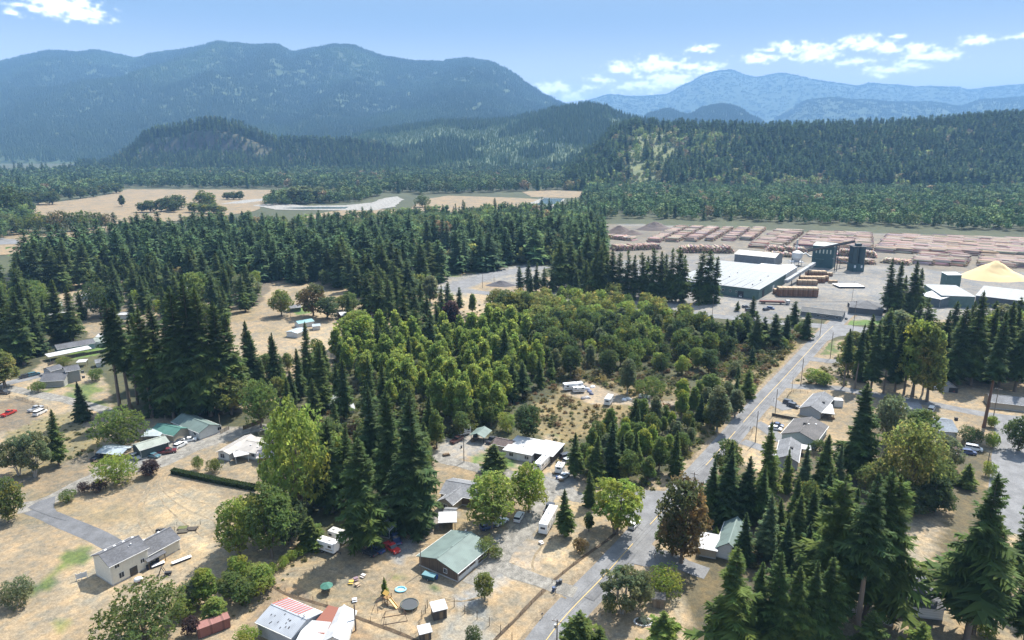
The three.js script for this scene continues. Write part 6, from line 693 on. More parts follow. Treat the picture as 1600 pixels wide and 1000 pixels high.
// motorcycle with its rider on the road
{
  const p = G(1141, 702), q = G(1158, 682), th = Math.atan2(-(q.z - p.z), q.x - p.x), t = thing('motorcycle', 'dark motorcycle ridden along the two lane road', 'motorcycle', p, th);
  for (const x of [-0.72, 0.72]) { const w = part(t, 'wheel', shared('mcw', () => new THREE.TorusGeometry(0.26, 0.07, 8, 16)), mTyre); w.position.set(x, 0.33, 0); part(w, 'rim', shared('mcr', () => new THREE.CylinderGeometry(0.2, 0.2, 0.05, 12).rotateX(Math.PI / 2)), mRim); }
  part(t, 'engine', new RoundedBoxGeometry(0.5, 0.36, 0.3, 2, 0.06).translate(0, 0.42, 0), mSteel); part(t, 'fuel_tank', new THREE.SphereGeometry(0.22, 12, 8).scale(1.3, 0.8, 0.8).translate(0.18, 0.78, 0), mDark); part(t, 'seat', new RoundedBoxGeometry(0.7, 0.12, 0.3, 2, 0.05).translate(-0.35, 0.76, 0), mDark); part(t, 'fork', mergeGeometries([tube([V(0.72, 0.33, 0.09), V(0.5, 1.0, 0.09)], [0.03, 0.03]), tube([V(0.72, 0.33, -0.09), V(0.5, 1.0, -0.09)], [0.03, 0.03])]), mSteel); part(t, 'handlebar', tube([V(0.32, 1.06, -0.38), V(0.46, 1.0, -0.1), V(0.46, 1.0, 0.1), V(0.32, 1.06, 0.38)], [0.02, 0.02, 0.02, 0.02]), mSteel); part(t, 'headlight', new THREE.SphereGeometry(0.1, 10, 8).translate(0.62, 0.92, 0), mLamp);
  const r = thing('person', 'person in dark jacket and white helmet riding the motorcycle', 'person', p, th);
  const bone = (a, b, ra, rb) => ({ a, b, ra, rb }), B2 = [bone(V(-0.3, 0.9, 0), V(-0.16, 1.2, 0), 0.17, 0.17), bone(V(-0.16, 1.2, 0), V(-0.04, 1.42, 0), 0.18, 0.15), bone(V(-0.04, 1.42, 0), V(0.02, 1.56, 0), 0.07, 0.065)];
  for (const s of [-1, 1]) B2.push(bone(V(-0.3, 0.88, s * 0.1), V(0.12, 0.78, s * 0.24), 0.1, 0.075), bone(V(0.12, 0.78, s * 0.24), V(-0.05, 0.36, s * 0.24), 0.072, 0.05), bone(V(-0.05, 0.34, s * 0.24), V(0.12, 0.30, s * 0.25), 0.05, 0.045), bone(V(-0.06, 1.40, s * 0.17), V(0.1, 1.18, s * 0.32), 0.065, 0.05), bone(V(0.1, 1.18, s * 0.32), V(0.30, 1.09, s * 0.37), 0.048, 0.035), bone(V(0.30, 1.09, s * 0.37), V(0.37, 1.07, s * 0.37), 0.04, 0.035), bone(V(-0.05, 1.40, 0), V(-0.06, 1.40, s * 0.17), 0.1, 0.075));
  const N = 56, mc = new MarchingCubes(N, mDark, false, false, 60000), c0 = V(0, 0.95, 0), S = 0.78, ab = V(), ap = V(); for (let k = 0; k < N; k++) for (let j = 0; j < N; j++) for (let i = 0; i < N; i++) { const x = V((i / N * 2 - 1) * S + c0.x, (j / N * 2 - 1) * S + c0.y, (k / N * 2 - 1) * S + c0.z); let d = 0; for (const b of B2) { ab.subVectors(b.b, b.a); ap.subVectors(x, b.a); const h = clamp(ap.dot(ab) / ab.lengthSq(), 0, 1), dd = ap.addScaledVector(ab, -h).length() - lerp(b.ra, b.rb, h); d += Math.exp(-dd * 40); } mc.field[i + j * N + k * N * N] = Math.log(d + 1e-12) / 40; }
  mc.isolation = 0; mc.update(); const g = new THREE.BufferGeometry(), n = mc.count; g.setAttribute('position', new THREE.BufferAttribute(mc.positionArray.slice(0, n * 3), 3)); g.setAttribute('normal', new THREE.BufferAttribute(mc.normalArray.slice(0, n * 3), 3)); g.scale(S, S, S); g.translate(c0.x, c0.y, c0.z); part(r, 'body', g, M(0.035, 0.035, 0.045, 0.8));
  const head = part(r, 'head', new THREE.SphereGeometry(0.1, 14, 10).scale(1, 1.15, 0.85).translate(0.03, 1.64, 0), M(0.42, 0.27, 0.2, 0.7)); part(head, 'nose', new THREE.ConeGeometry(0.016, 0.04, 6).rotateZ(-1.2).translate(0.135, 1.635, 0), M(0.42, 0.27, 0.2, 0.7)); part(head, 'eye', mergeGeometries([-1, 1].map((s) => new THREE.SphereGeometry(0.012, 6, 4).translate(0.118, 1.66, s * 0.035))), mDark); part(r, 'helmet', new THREE.SphereGeometry(0.14, 16, 10, 0, 6.283, 0, 1.75).rotateZ(0.35).translate(0.01, 1.66, 0), M(0.75, 0.75, 0.74, 0.3));
}
// ------------------------------------------------------------------ poles and wires
function pole(bx, by, ty, label, { arm = true, dir = MAIN, can = false, name = 'utility_pole', r = 0.16 } = {}) {
  const p = G(bx, by), H = Math.max(3, heightAt(p.z, ty)); let th = 0, best = 1e9; for (let i = 0; i + 1 < dir.length; i++) { const d = toSeg(p.x, p.z, dir[i], dir[i + 1]); if (d < best) { best = d; th = Math.atan2(-(dir[i + 1][1] - dir[i][1]), dir[i + 1][0] - dir[i][0]); } }
  const t = thing(name, label, 'utility pole', p, th + Math.PI / 2); part(t, 'post', cyl(r * 0.7, r, H + 0.4, 8, 0, H / 2 - 0.2, 0), mBark);
  if (arm) { part(t, 'crossarm', box(2.4, 0.13, 0.11, 0, H - 0.6, 0.14), mBark); for (const x of [-1.05, -0.4, 0.4, 1.05]) part(t, 'insulator', shared('ins', () => cyl(0.05, 0.07, 0.2, 6)), mPale).position.set(x, H - 0.43, 0.14); } if (can) part(t, 'transformer', cyl(0.26, 0.26, 0.8, 10, 0.42, H - 1.7, 0), mSteel);
  t.userData.top = V(p.x, H - 0.4, p.z); return t;
}
const P1 = pole(870, 1006, 968, 'utility pole with crossarm at the frame bottom beside the road', { can: true }), P2 = pole(1083, 768, 738, 'utility pole at the road edge above the brown tinged maple'), P3 = pole(1180, 692, 642, 'utility pole by the mailboxes of the paved lane', { arm: false }), P4 = pole(1211, 647, 608, 'utility pole beside the dark fence of the grey home row', { arm: false }), P5 = pole(1251, 603, 560, 'utility pole at the bend of the side street', { arm: false }), P6 = pole(1297, 560, 519, 'utility pole on the small grass island at the junction', { arm: false }), P7 = pole(1332, 520, 470, 'utility pole on the lawn before the sawmill office'), P8 = pole(1281, 525, 492, 'utility pole on the sandy corner of the highway junction'), P9 = pole(1113, 492, 460, 'double utility pole beside the end of the highway conifer row', { can: true }), P10 = pole(645, 446, 418, 'utility pole at the wood edge beside the gravel lot', { dir: HIGHWAY, can: true });
pole(1237, 612, 589, 'short bare pole at the yard of the light grey roofed home', { arm: false, r: 0.1 }); pole(725, 722, 683, 'bare utility pole on the dry verge beside the parking pad', { arm: false }); pole(556, 985, 944, 'brown utility pole beside the white roofed low building', { arm: false, r: 0.2 }); pole(658, 896, 851, 'pole at the gable corner of the big green roofed home', { arm: false, r: 0.12 }); pole(345, 675, 648, 'pale pole at the gable of the white green roofed home', { arm: false }); pole(260, 668, 649, 'pale pole behind the green metal garage', { arm: false }); pole(1552, 652, 606, 'utility pole on the dry verge of the street corner'); pole(1540, 742, 706, 'utility pole at the drive of the brown roofed house', { arm: false }); pole(754, 450, 427, 'light pole on the sandy island of the gravel lot', { arm: false }); pole(772, 445, 430, 'second pole behind the sandy island of the gravel lot', { arm: false }); pole(896, 738, 695, 'pole standing against the first fir by the white roofed house', { arm: false }); pole(1330, 478, 440, 'tall thin light mast on the sawmill yard', { arm: false, r: 0.12 }); pole(454, 497, 480, 'small pole in the tan clearing beside the lone round tree', { arm: false, r: 0.1 });
function wires(list, label, offs = [[-0.9, 0], [0, 0.2], [0.9, 0]]) { const o = thing('power_line', label, 'power line', list[0].position.clone()); for (const [s, u] of offs) { const gs = []; for (let i = 0; i + 1 < list.length; i++) { const a = list[i].userData.top, b = list[i + 1].userData.top, n = V(-(b.z - a.z), 0, b.x - a.x).normalize(); const pts = []; for (let k = 0; k <= 8; k++) { const t = k / 8, q = a.clone().lerp(b, t).addScaledVector(n, s); q.y += u - 4 * t * (1 - t) * a.distanceTo(b) * 0.02; pts.push(q); } gs.push(tube(pts, pts.map(() => 0.022), 3)); } part(o, 'wire', mergeGeometries(gs).translate(-o.position.x, 0, -o.position.z), mDark); } }
wires([P1, P2, P3, P4, P5, P6, P8], 'overhead power wires strung along the two lane road'); wires([P10, P9, P7], 'overhead power wires crossing in front of the highway conifer row', [[-0.9, 0], [0, 0.2], [0.9, 0], [0, -1.6], [0, -2.2]]);

// ------------------------------------------------------------------ fences
function fence(pts, gap, h, label, { rails = 3, pm = mWood, name = 'wire_fence', rm = mDark, rr = 0.014, pr = 0.07, board = false } = {}) {
  const Q = poly(pts), o = thing(name, label, 'fence', V(Q[0][0], 0, Q[0][1])), post = shared(`fp${h},${pr}`, () => cyl(pr * 0.85, pr, h + 0.3, 6, 0, h / 2 - 0.15, 0)), lines = [];
  const c = new THREE.CatmullRomCurve3(Q.map(([x, z]) => V(x - Q[0][0], 0, z - Q[0][1])), false, 'centripetal'), L = c.getLength(), n = Math.max(2, Math.round(L / gap)), pts3 = []; for (let i = 0; i <= n; i++) { const p = c.getPointAt(i / n); pts3.push(p); part(o, 'post', post, pm).position.copy(p); }
  if (board) for (let i = 0; i < n; i++) { const a = pts3[i], b = pts3[i + 1], m = part(o, 'panel', box(a.distanceTo(b), h * 0.9, 0.05), rm); m.position.copy(a).lerp(b, 0.5).setY(h * 0.5); m.rotation.y = Math.atan2(-(b.z - a.z), b.x - a.x); } else for (let r = 0; r < rails; r++) part(o, 'wire', tube(pts3.map((p) => V(p.x, h * (r + 1) / (rails + 0.3), p.z)), pts3.map(() => rr), 4), rm); return o;
}
fence([[428, 915], [452, 927], [500, 942], [560, 964], [610, 982], [650, 1000]], 4, 1.2, 'thin wire fence between the sandy yard and the barn lane'); fence([[775, 1000], [820, 955], [870, 905], [925, 862], [962, 836]], 4.5, 1.1, 'wire fence along the dry verge of the road, facing the side street'); fence([[665, 958], [705, 947], [728, 960], [760, 975], [800, 1002]], 3.2, 2.2, 'tall post fence around the gravel pen at the frame bottom', { pr: 0.09 }); fence([[655, 985], [660, 965], [668, 950]], 3, 2.2, 'short post fence beside the small white roofed coop', { pr: 0.09 }); fence([[928, 972], [945, 958], [955, 940]], 3, 1.1, 'short rail fence at the road edge below the grey green pine', { pr: 0.08 });
fence([[1206, 650], [1225, 654], [1250, 658]], 2.2, 1.3, 'dark board fence in front of the middle home of the row', { board: true, name: 'board_fence', rm: DKWOOD }); fence([[1226, 629], [1240, 613], [1262, 615]], 3, 1.2, 'rail fence around the front yard of the light grey roofed home', { rails: 2, rr: 0.05, rm: mWood }); fence([[1298, 952], [1330, 960], [1372, 972], [1395, 980]], 2.4, 1.7, 'pale board wall below the massive firs', { board: true, name: 'board_fence', rm: mat('siding', 0.5, 0.47, 0.43) }); fence([[380, 672], [396, 666], [412, 660]], 2.4, 1.7, 'brown board fence behind the white green roofed home', { board: true, name: 'board_fence', rm: mWood }); fence([[345, 678], [352, 674], [358, 671]], 2.4, 1.5, 'short pale board fence at the gable of the white green roofed home', { board: true, name: 'board_fence', rm: mat('wood', 0.4, 0.35, 0.28) }); fence([[0, 622], [20, 622], [55, 632], [75, 640]], 4, 1.3, 'rail fence around the dirt paddock by the gravel lane', { rails: 3, rr: 0.05, rm: mWood }); fence([[75, 572], [100, 563], [165, 550]], 3, 1.6, 'dark fence behind the long garden lawn', { board: true, name: 'board_fence', rm: DKWOOD }); fence([[1324, 478], [1332, 484], [1356, 488], [1398, 491], [1425, 494]], 4, 2.6, 'tall dark board fence around the grey roofed pavilion at the mill', { board: true, name: 'board_fence', rm: mDark });
// clipped hedge
{
  const Q = poly([[270, 739], [330, 752], [402, 766]]), A = Q[0], o = thing('hedge', 'long clipped dark green hedge around the L-shaped house', 'hedge', V(A[0], 0, A[1])), T = new Tri(), r = rng(88), c = new THREE.CatmullRomCurve3(Q.map(([x, z]) => V(x - A[0], 0, z - A[1]))), L = c.getLength();
  for (let i = 0; i < 9000; i++) { const u = r(), p = c.getPointAt(u), d = c.getTangentAt(u), n = V(-d.z, 0, d.x), s = (r() * 2 - 1), top = r() < 0.45, w = 0.85, q = p.clone().addScaledVector(n, top ? s * w : Math.sign(s) * w * (0.9 + 0.16 * r())); q.y = top ? 1.35 + 0.14 * r() : r() * 1.4; const k = 0.17 + 0.12 * r(), a = V(r() - 0.5, r() - 0.5, r() - 0.5).normalize().multiplyScalar(k), b = V(r() - 0.5, r() - 0.5, r() - 0.5).normalize().multiplyScalar(k); T.t(q.clone().sub(a), q.clone().add(b), q.clone().add(a), jit([0.05, 0.085, 0.022], r, 0.3, 0.1)); }
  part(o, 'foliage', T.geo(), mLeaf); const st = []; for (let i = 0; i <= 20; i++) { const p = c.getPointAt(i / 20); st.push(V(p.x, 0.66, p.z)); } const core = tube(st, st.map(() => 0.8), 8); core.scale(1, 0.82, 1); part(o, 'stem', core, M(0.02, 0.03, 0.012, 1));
}
// ------------------------------------------------------------------ things in the yards
const mSwing = M(0.10, 0.06, 0.045, 0.9);
const put = (name, label, cat, px, h = 0, turn = 0, group) => thing(name, label, cat, G(px[0], px[1]).setY(h), turn, group);
{ const t = put('swing_frame', 'rusty empty swing frame beside the trampoline', 'swing frame', [617, 968], 0, 0.25), bar = (a, b) => tube([V(...a), V(...b)], [0.06, 0.06], 6), e = V(0, 0, 0); for (const g of [bar([-2.6, 0, 1.2], [-1.9, 2.4, 0]), bar([-2.6, 0, -1.2], [-1.9, 2.4, 0]), bar([2.6, 0, 1.2], [1.9, 2.4, 0]), bar([2.6, 0, -1.2], [1.9, 2.4, 0])]) part(t, 'leg', g, mSwing); part(t, 'crossbar', bar([-1.9, 2.4, 0], [1.9, 2.4, 0]), mSwing); part(t, 'ground_bar', mergeGeometries([bar([-2.6, 0.1, 1.2], [2.6, 0.1, 1.2]), bar([-2.6, 0.1, -1.2], [2.6, 0.1, -1.2])]), mSwing); }
{ const t = put('swing_frame', 'rusty A frame of the play set next to the yellow slide', 'swing frame', [594, 951], 0, 0.9), bar = (a, b) => tube([V(...a), V(...b)], [0.06, 0.06], 6); for (const g of [bar([-1.4, 0, 0.9], [-0.9, 2.5, 0]), bar([-1.4, 0, -0.9], [-0.9, 2.5, 0]), bar([1.4, 0, 0.9], [0.9, 2.5, 0]), bar([1.4, 0, -0.9], [0.9, 2.5, 0])]) part(t, 'leg', g, mSwing); part(t, 'crossbar', bar([-0.9, 2.5, 0], [0.9, 2.5, 0]), mSwing); }
{ const t = put('slide', 'yellow slide on a small wooden tower in the sandy yard', 'slide', [606, 942], 0, -0.7), mY = M(0.48, 0.29, 0.06, 0.5); for (const [x, z] of [[-0.6, -0.6], [0.6, -0.6], [-0.6, 0.6], [0.6, 0.6]]) part(t, 'leg', box(0.12, 2.6, 0.12, x, 1.3, z), mat('wood', 0.34, 0.2, 0.08)); part(t, 'platform', box(1.4, 0.12, 1.4, 0, 1.5, 0), mat('wood', 0.34, 0.2, 0.08)); part(t, 'roof', slab([V(-0.8, 2.5, 0.8), V(0.8, 2.5, 0.8), V(0.8, 3.1, 0), V(-0.8, 3.1, 0)], 0.06), mY); part(t, 'chute', slab([V(0.6, 1.5, 0.35), V(3.2, 0.2, 0.35), V(3.2, 0.2, -0.35), V(0.6, 1.5, -0.35)], 0.08), mY); for (const s of [-1, 1]) part(t, 'side_rail', slab([V(0.6, 1.75, s * 0.36 + 0.04), V(3.2, 0.45, s * 0.36 + 0.04), V(3.2, 0.45, s * 0.36 - 0.04), V(0.6, 1.75, s * 0.36 - 0.04)], 0.3), mY); part(t, 'ladder', mergeGeometries([0.4, 0.8, 1.2].map((y) => box(0.08, 0.08, 1.1, -0.75, y, 0))), mWood); }
{ const t = put('trampoline', 'round dark trampoline in the sandy yard', 'trampoline', [640, 949]); part(t, 'mat', cyl(1.75, 1.75, 0.04, 28, 0, 0.85, 0), M(0.05, 0.055, 0.06, 0.8)); part(t, 'rim', new THREE.TorusGeometry(1.95, 0.14, 8, 32).rotateX(Math.PI / 2).translate(0, 0.87, 0), M(0.06, 0.075, 0.07, 0.7)); for (let i = 0; i < 6; i++) part(t, 'leg', cyl(0.04, 0.04, 0.86, 6, 1.85 * Math.cos(i * 1.047), 0.43, 1.85 * Math.sin(i * 1.047)), mSteel); }
{ const t = put('paddling_pool', 'pale blue plastic paddling pool on the dry grass', 'paddling pool', [626, 922]), mB = M(0.22, 0.48, 0.58, 0.35); part(t, 'rim', new THREE.TorusGeometry(0.95, 0.17, 8, 24).rotateX(Math.PI / 2).scale(1.25, 1, 1).translate(0, 0.2, 0), mB); part(t, 'base', cyl(0.95, 0.95, 0.06, 24, 0, 0.05, 0).scale(1.25, 1, 1), M(0.3, 0.55, 0.62, 0.3)); }
{ const t = put('parasol', 'dark green parasol over a wooden table in the sandy yard', 'parasol', [511, 926]), n = 8, mG = M(0.03, 0.10, 0.075, 0.8); part(t, 'pole', cyl(0.04, 0.04, 2.4, 6, 0, 1.2, 0), mWood); for (let i = 0; i < n; i++) { const a = i / n * 6.283, b = (i + 1) / n * 6.283, T = new Tri(); T.t(V(Math.cos(a) * 1.5, 1.85, Math.sin(a) * 1.5), V(0, 2.45, 0), V(Math.cos(b) * 1.5, 1.85, Math.sin(b) * 1.5), [1, 1, 1]); part(t, 'canopy_panel', T.geo(), new THREE.MeshStandardMaterial({ color: i % 2 ? C(0.03, 0.11, 0.08) : C(0.045, 0.14, 0.105), roughness: 0.85, side: THREE.DoubleSide })); } const w = put('garden_table', 'wooden table under the dark green parasol', 'table', [509, 927]); part(w, 'table_top', box(1.9, 0.08, 1.0, 0, 0.72, 0), mWood); for (const [x, z] of [[-0.8, -0.4], [0.8, -0.4], [-0.8, 0.4], [0.8, 0.4]]) part(w, 'leg', box(0.08, 0.7, 0.08, x, 0.35, z), mWood); for (const z of [-0.9, 0.9]) part(w, 'bench', box(1.9, 0.07, 0.32, 0, 0.44, z), mWood); }
function crateTable(px, c, label, turn = 0) { const t = put('play_table', label, 'play table', px, 0, turn), m = M(...c, 0.6); part(t, 'table_top', new RoundedBoxGeometry(1.1, 0.1, 0.8, 1, 0.03).translate(0, 0.55, 0), m); for (const [x, z] of [[-0.45, -0.3], [0.45, -0.3], [-0.45, 0.3], [0.45, 0.3]]) part(t, 'leg', box(0.08, 0.52, 0.08, x, 0.26, z), m); part(t, 'bench', new RoundedBoxGeometry(1.1, 0.08, 0.3, 1, 0.03).translate(0, 0.32, 0.65), m); }
crateTable([549, 911], [0.55, 0.36, 0.07], 'yellow play table in the sandy yard'); crateTable([556, 906], [0.18, 0.12, 0.15], 'purple brown play table behind the yellow one', 0.5); crateTable([568, 901], [0.5, 0.45, 0.42], 'pale play table nearest the shade of the fir', -0.5); crateTable([558, 915], [0.34, 0.25, 0.17], 'brown play table beside the yellow one', 0.9); crateTable([554, 939], [0.45, 0.47, 0.52], 'pale grey play car shaped table near the brown pole', 0.3); crateTable([845, 849], [0.5, 0.5, 0.5], 'pale little table alone in the dry yard near the white trailer', 0.6);
function shedBox(px, w, d, h, label, wm, rm) { const t = put('small_shed', label, 'shed', px, 0, 0.35); part(t, 'wall', box(w, h, d, 0, h / 2, 0), wm); part(t, 'roof', slab([V(-w / 2 - 0.25, h + 0.15, d / 2 + 0.25), V(w / 2 + 0.25, h + 0.15, d / 2 + 0.25), V(w / 2 + 0.25, h + 0.5, -d / 2 - 0.25), V(-w / 2 - 0.25, h + 0.5, -d / 2 - 0.25)], 0.12), rm); part(t, 'door', box(0.8, 1.8, 0.06, 0.2, 0.95, d / 2 + 0.03), mWood); return t; }
shedBox([686, 962], 2.9, 2.6, 2.3, 'dark coop with white roof at the corner of the gravel pen', DKWOOD, WHITE); shedBox([664, 996], 2.3, 2.0, 1.8, 'small dark coop with white roof at the frame bottom', DKWOOD, WHITE);
{ const t = put('garden_shed', 'small weathered wooden shed beside the bright yellow bush', 'shed', [1028, 946], 0, -0.15); part(t, 'wall', box(2.4, 2.6, 2.2, 0, 1.3, 0), mat('wood', 0.36, 0.30, 0.22)); part(t, 'roof', slab([V(-1.5, 2.5, 1.4), V(1.5, 2.5, 1.4), V(1.5, 3.4, 0), V(-1.5, 3.4, 0)], 0.1), GREYB); part(t, 'roof', slab([V(1.5, 2.5, -1.4), V(-1.5, 2.5, -1.4), V(-1.5, 3.4, 0), V(1.5, 3.4, 0)], 0.1), GREYB); part(t, 'door', box(0.9, 1.9, 0.06, 0, 1.0, 1.13), mat('wood', 0.25, 0.19, 0.13)); }
{ const t = put('container', 'brick red steel storage container at the frame bottom beside the bushes', 'container', [334, 985], 0, 0.62), m = mat('metal', 0.24, 0.095, 0.075); part(t, 'body', box(6.4, 2.2, 2.4, 0, 1.25, 0), m); part(t, 'roof', box(6.5, 0.08, 2.5, 0, 2.4, 0), mat('metal', 0.27, 0.12, 0.10)); part(t, 'door', box(0.06, 2.1, 2.1, -3.24, 1.2, 0), M(0.12, 0.05, 0.04)); for (const z of [-0.5, 0.5]) part(t, 'lock_bar', cyl(0.03, 0.03, 2.1, 6, -3.3, 1.2, z), mSteel); }
leaf(299, 992, 964, 28, 'plum', 'round', 'dark red leaved bush behind the brick red storage container', 'shrub');
{ const t = put('raised_bed', 'fenced raised garden beds in the dry field', 'garden bed', [292, 827], 0, 0.15); for (const [x, z, c] of [[-1.2, -0.6, [0.09, 0.10, 0.03]], [1.4, 0.3, [0.05, 0.04, 0.03]], [-0.6, 1.2, [0.07, 0.06, 0.04]]]) { part(t, 'soil', box(2.3, 0.28, 1.5, x, 0.2, z), M(...c)); part(t, 'bed_frame', mergeGeometries([box(2.5, 0.35, 0.1, x, 0.18, z - 0.8), box(2.5, 0.35, 0.1, x, 0.18, z + 0.8), box(0.1, 0.35, 1.5, x - 1.2, 0.18, z), box(0.1, 0.35, 1.5, x + 1.2, 0.18, z)]), DKWOOD); } for (const [x, z] of [[-3, -1.8], [3, -1.8], [-3, 2.4], [3, 2.4], [3, 0.3], [-3, 0.3]]) part(t, 'post', cyl(0.05, 0.05, 1.3, 6, x, 0.65, z), mDark); part(t, 'wire', mergeGeometries([tube([V(-3, 1.0, 2.4), V(3, 1.0, 2.4), V(3, 1.0, -1.8)], [0.02, 0.02, 0.02], 4), tube([V(-3, 0.5, 2.4), V(3, 0.5, 2.4), V(3, 0.5, -1.8)], [0.02, 0.02, 0.02], 4)]), mDark); }
function panelStack(px, L, label, turn, m = mPale) { const t = put('stacked_panel', label, 'panel stack', px, 0, turn); part(t, 'top_sheet', new RoundedBoxGeometry(L, 0.12, 1.1, 1, 0.03).translate(0, 0.52, 0), m); part(t, 'base', box(L * 0.9, 0.42, 0.9, 0, 0.23, 0), mDark); }
panelStack([284, 877], 4.6, 'long white topped platform alone on the dry grass by the cream house', 0.75); panelStack([247, 884], 3.0, 'shorter white topped platform against the patio of the cream house', 0.75);
{ const t = put('water_tank', 'white tank on a low cart in front of the cream house', 'tank', [217, 911], 0, 0.6); part(t, 'tank', new THREE.CapsuleGeometry(0.62, 0.7, 6, 14).rotateZ(Math.PI / 2).translate(0, 1.0, 0), mPale); part(t, 'frame', box(2.0, 0.12, 1.1, 0, 0.42, 0), mRust); for (const s of [-1, 1]) wheel(t, 0.3, s * 0.6, 0.8); }
{ const t = put('play_climber', 'dark metal play climber in front of the cream house', 'climber', [254, 897], 0, 0.4), bar = (a, b) => tube([V(...a), V(...b)], [0.07, 0.07], 5); for (const z of [-0.5, 0.5]) part(t, 'leg', mergeGeometries([bar([-0.8, 0, z], [0, 2.1, z]), bar([0.8, 0, z], [0, 2.1, z])]), mDark); for (const y of [0.5, 1.0, 1.5, 2.1]) part(t, 'rung', bar([-0.8 + y * 0.38, y, -0.5], [-0.8 + y * 0.38, y, 0.5]), mDark); }
{ const t = put('garden_cart', 'dark wheeled garden machine next to the play climber', 'cart', [263, 898], 0, 0.2); part(t, 'body', new RoundedBoxGeometry(1.5, 0.5, 0.8, 1, 0.08).translate(0, 0.6, 0), mDark); part(t, 'handle', tube([V(-0.7, 0.8, 0), V(-1.3, 1.1, 0)], [0.04, 0.04], 5), mSteel); for (const x of [-0.45, 0.45]) for (const s of [-1, 1]) wheel(t, x, s * 0.42, 0.75); }
{ const t = put('tractor', 'dark ride-on tractor behind the pale blue roofed shed', 'tractor', [250, 834], 0, 0.4); part(t, 'hood', new RoundedBoxGeometry(1.4, 0.7, 0.8, 2, 0.1).translate(0.8, 1.0, 0), mDark); part(t, 'seat', new RoundedBoxGeometry(0.5, 0.6, 0.6, 1, 0.08).translate(-0.5, 1.2, 0), mDark); part(t, 'loader_arm', tube([V(0.2, 1.0, 0.55), V(1.4, 1.5, 0.55), V(2.2, 0.5, 0.55)], [0.07, 0.07, 0.07], 5), mSteel); part(t, 'bucket', box(0.5, 0.4, 1.3, 2.3, 0.4, 0), mDark); for (const s of [-1, 1]) { wheel(t, -0.5, s * 0.65, 1.7); wheel(t, 1.2, s * 0.5, 1.1); } }
{ const t = put('kayak', 'orange kayak on the dry grass by the tan shed', 'kayak', [270, 858], 0, 0.9); part(t, 'hull', new THREE.SphereGeometry(0.5, 16, 8).scale(2.9, 0.5, 0.62).translate(0, 0.25, 0), M(0.60, 0.15, 0.04, 0.4)); part(t, 'cockpit', new THREE.TorusGeometry(0.24, 0.05, 6, 14).rotateX(Math.PI / 2).scale(1.6, 1, 1).translate(0, 0.5, 0), mDark); }
{ const t = put('garden_screen', 'pale fabric gate panel beside the shaded end of the cream house', 'screen', [128, 905], 0, 0.6); for (const x of [-1.1, 0, 1.1]) part(t, 'post', box(0.14, 1.9, 0.14, x, 0.95, 0), mTrim); part(t, 'panel', box(2.0, 1.3, 0.05, 0, 1.0, 0), mTrim); }
[[241, 889, 'first'], [237, 892, 'second'], [232, 895, 'third'], [246, 884, 'last']].forEach(([x, y], i) => { const t = put('storage_bin', ['dark lidded bin on the cream house patio, second from the sliding door', 'dark lidded bin on the cream house patio, next to the sliding door', 'dark lidded bin nearest the sliding door of the cream house', 'dark lidded bin at the lean-to end of the cream house patio'][i], 'bin', [x, y - 6], 0, 0.7); part(t, 'body', new RoundedBoxGeometry(0.8, 0.9, 0.7, 1, 0.08).translate(0, 0.45, 0), M(0.03, 0.035, 0.06)); part(t, 'lid', new RoundedBoxGeometry(0.86, 0.1, 0.76, 1, 0.03).translate(0, 0.95, 0), mDark); });
function wheelie(px, c, label) { const t = put('wheeled_bin', label, 'bin', px, 0, 0.8), m = M(...c, 0.5); part(t, 'body', new THREE.CylinderGeometry(0.42, 0.34, 1.0, 4, 1).rotateY(Math.PI / 4).translate(0, 0.58, 0), m); part(t, 'lid', new RoundedBoxGeometry(0.7, 0.09, 0.7, 1, 0.03).translate(0, 1.12, 0), m); for (const s of [-1, 1]) wheel(t, -0.25, s * 0.3, 0.35); }
wheelie([871, 914], [0.06, 0.065, 0.08], 'dark wheeled bin of the roadside pair, nearer the field'); wheelie([876, 912], [0.09, 0.1, 0.11], 'grey wheeled bin of the roadside pair, nearer the road'); wheelie([865, 924], [0.05, 0.08, 0.15], 'blue wheeled bin beside the roadside mailbox'); wheelie([682, 905], [0.03, 0.09, 0.30], 'bright blue barrel bin at the gable of the big green roofed home');
function mailbox(px, label) { const t = put('mailbox', label, 'mailbox', px, 0, 0.8); part(t, 'post', box(0.1, 1.1, 0.1, 0, 0.55, 0), mWood); part(t, 'box', new THREE.CapsuleGeometry(0.14, 0.32, 4, 8).rotateZ(Math.PI / 2).translate(0, 1.18, 0), mDark); part(t, 'flag', box(0.04, 0.18, 0.02, 0.1, 1.3, 0.15), M(0.4, 0.03, 0.03)); }
mailbox([847, 966], 'mailbox on a wooden post in the verge beside the road'); mailbox([868, 927], 'mailbox between the roadside bins'); mailbox([1023, 872], 'mailbox on the dry corner of the side street'); mailbox([1172, 672], 'mailbox nearer the road by the paved lane pole'); mailbox([1175, 675], 'second mailbox by the paved lane pole'); mailbox([1209, 627], 'dark mailbox by the pole of the light grey roofed home');
{ const t = put('utility_trailer', 'dark green covered utility trailer at the gable of the big green roofed home', 'utility trailer', [671, 905], 0, -0.4); part(t, 'body', new RoundedBoxGeometry(3.2, 0.9, 1.6, 2, 0.08).translate(0, 0.85, 0), M(0.03, 0.07, 0.075)); part(t, 'cover', new RoundedBoxGeometry(3.3, 0.14, 1.7, 1, 0.05).translate(0, 1.35, 0), M(0.10, 0.2, 0.22)); for (const s of [-1, 1]) wheel(t, 0, s * 0.8); part(t, 'hitch', box(1.0, 0.1, 0.1, -2, 0.5, 0), mDark); }
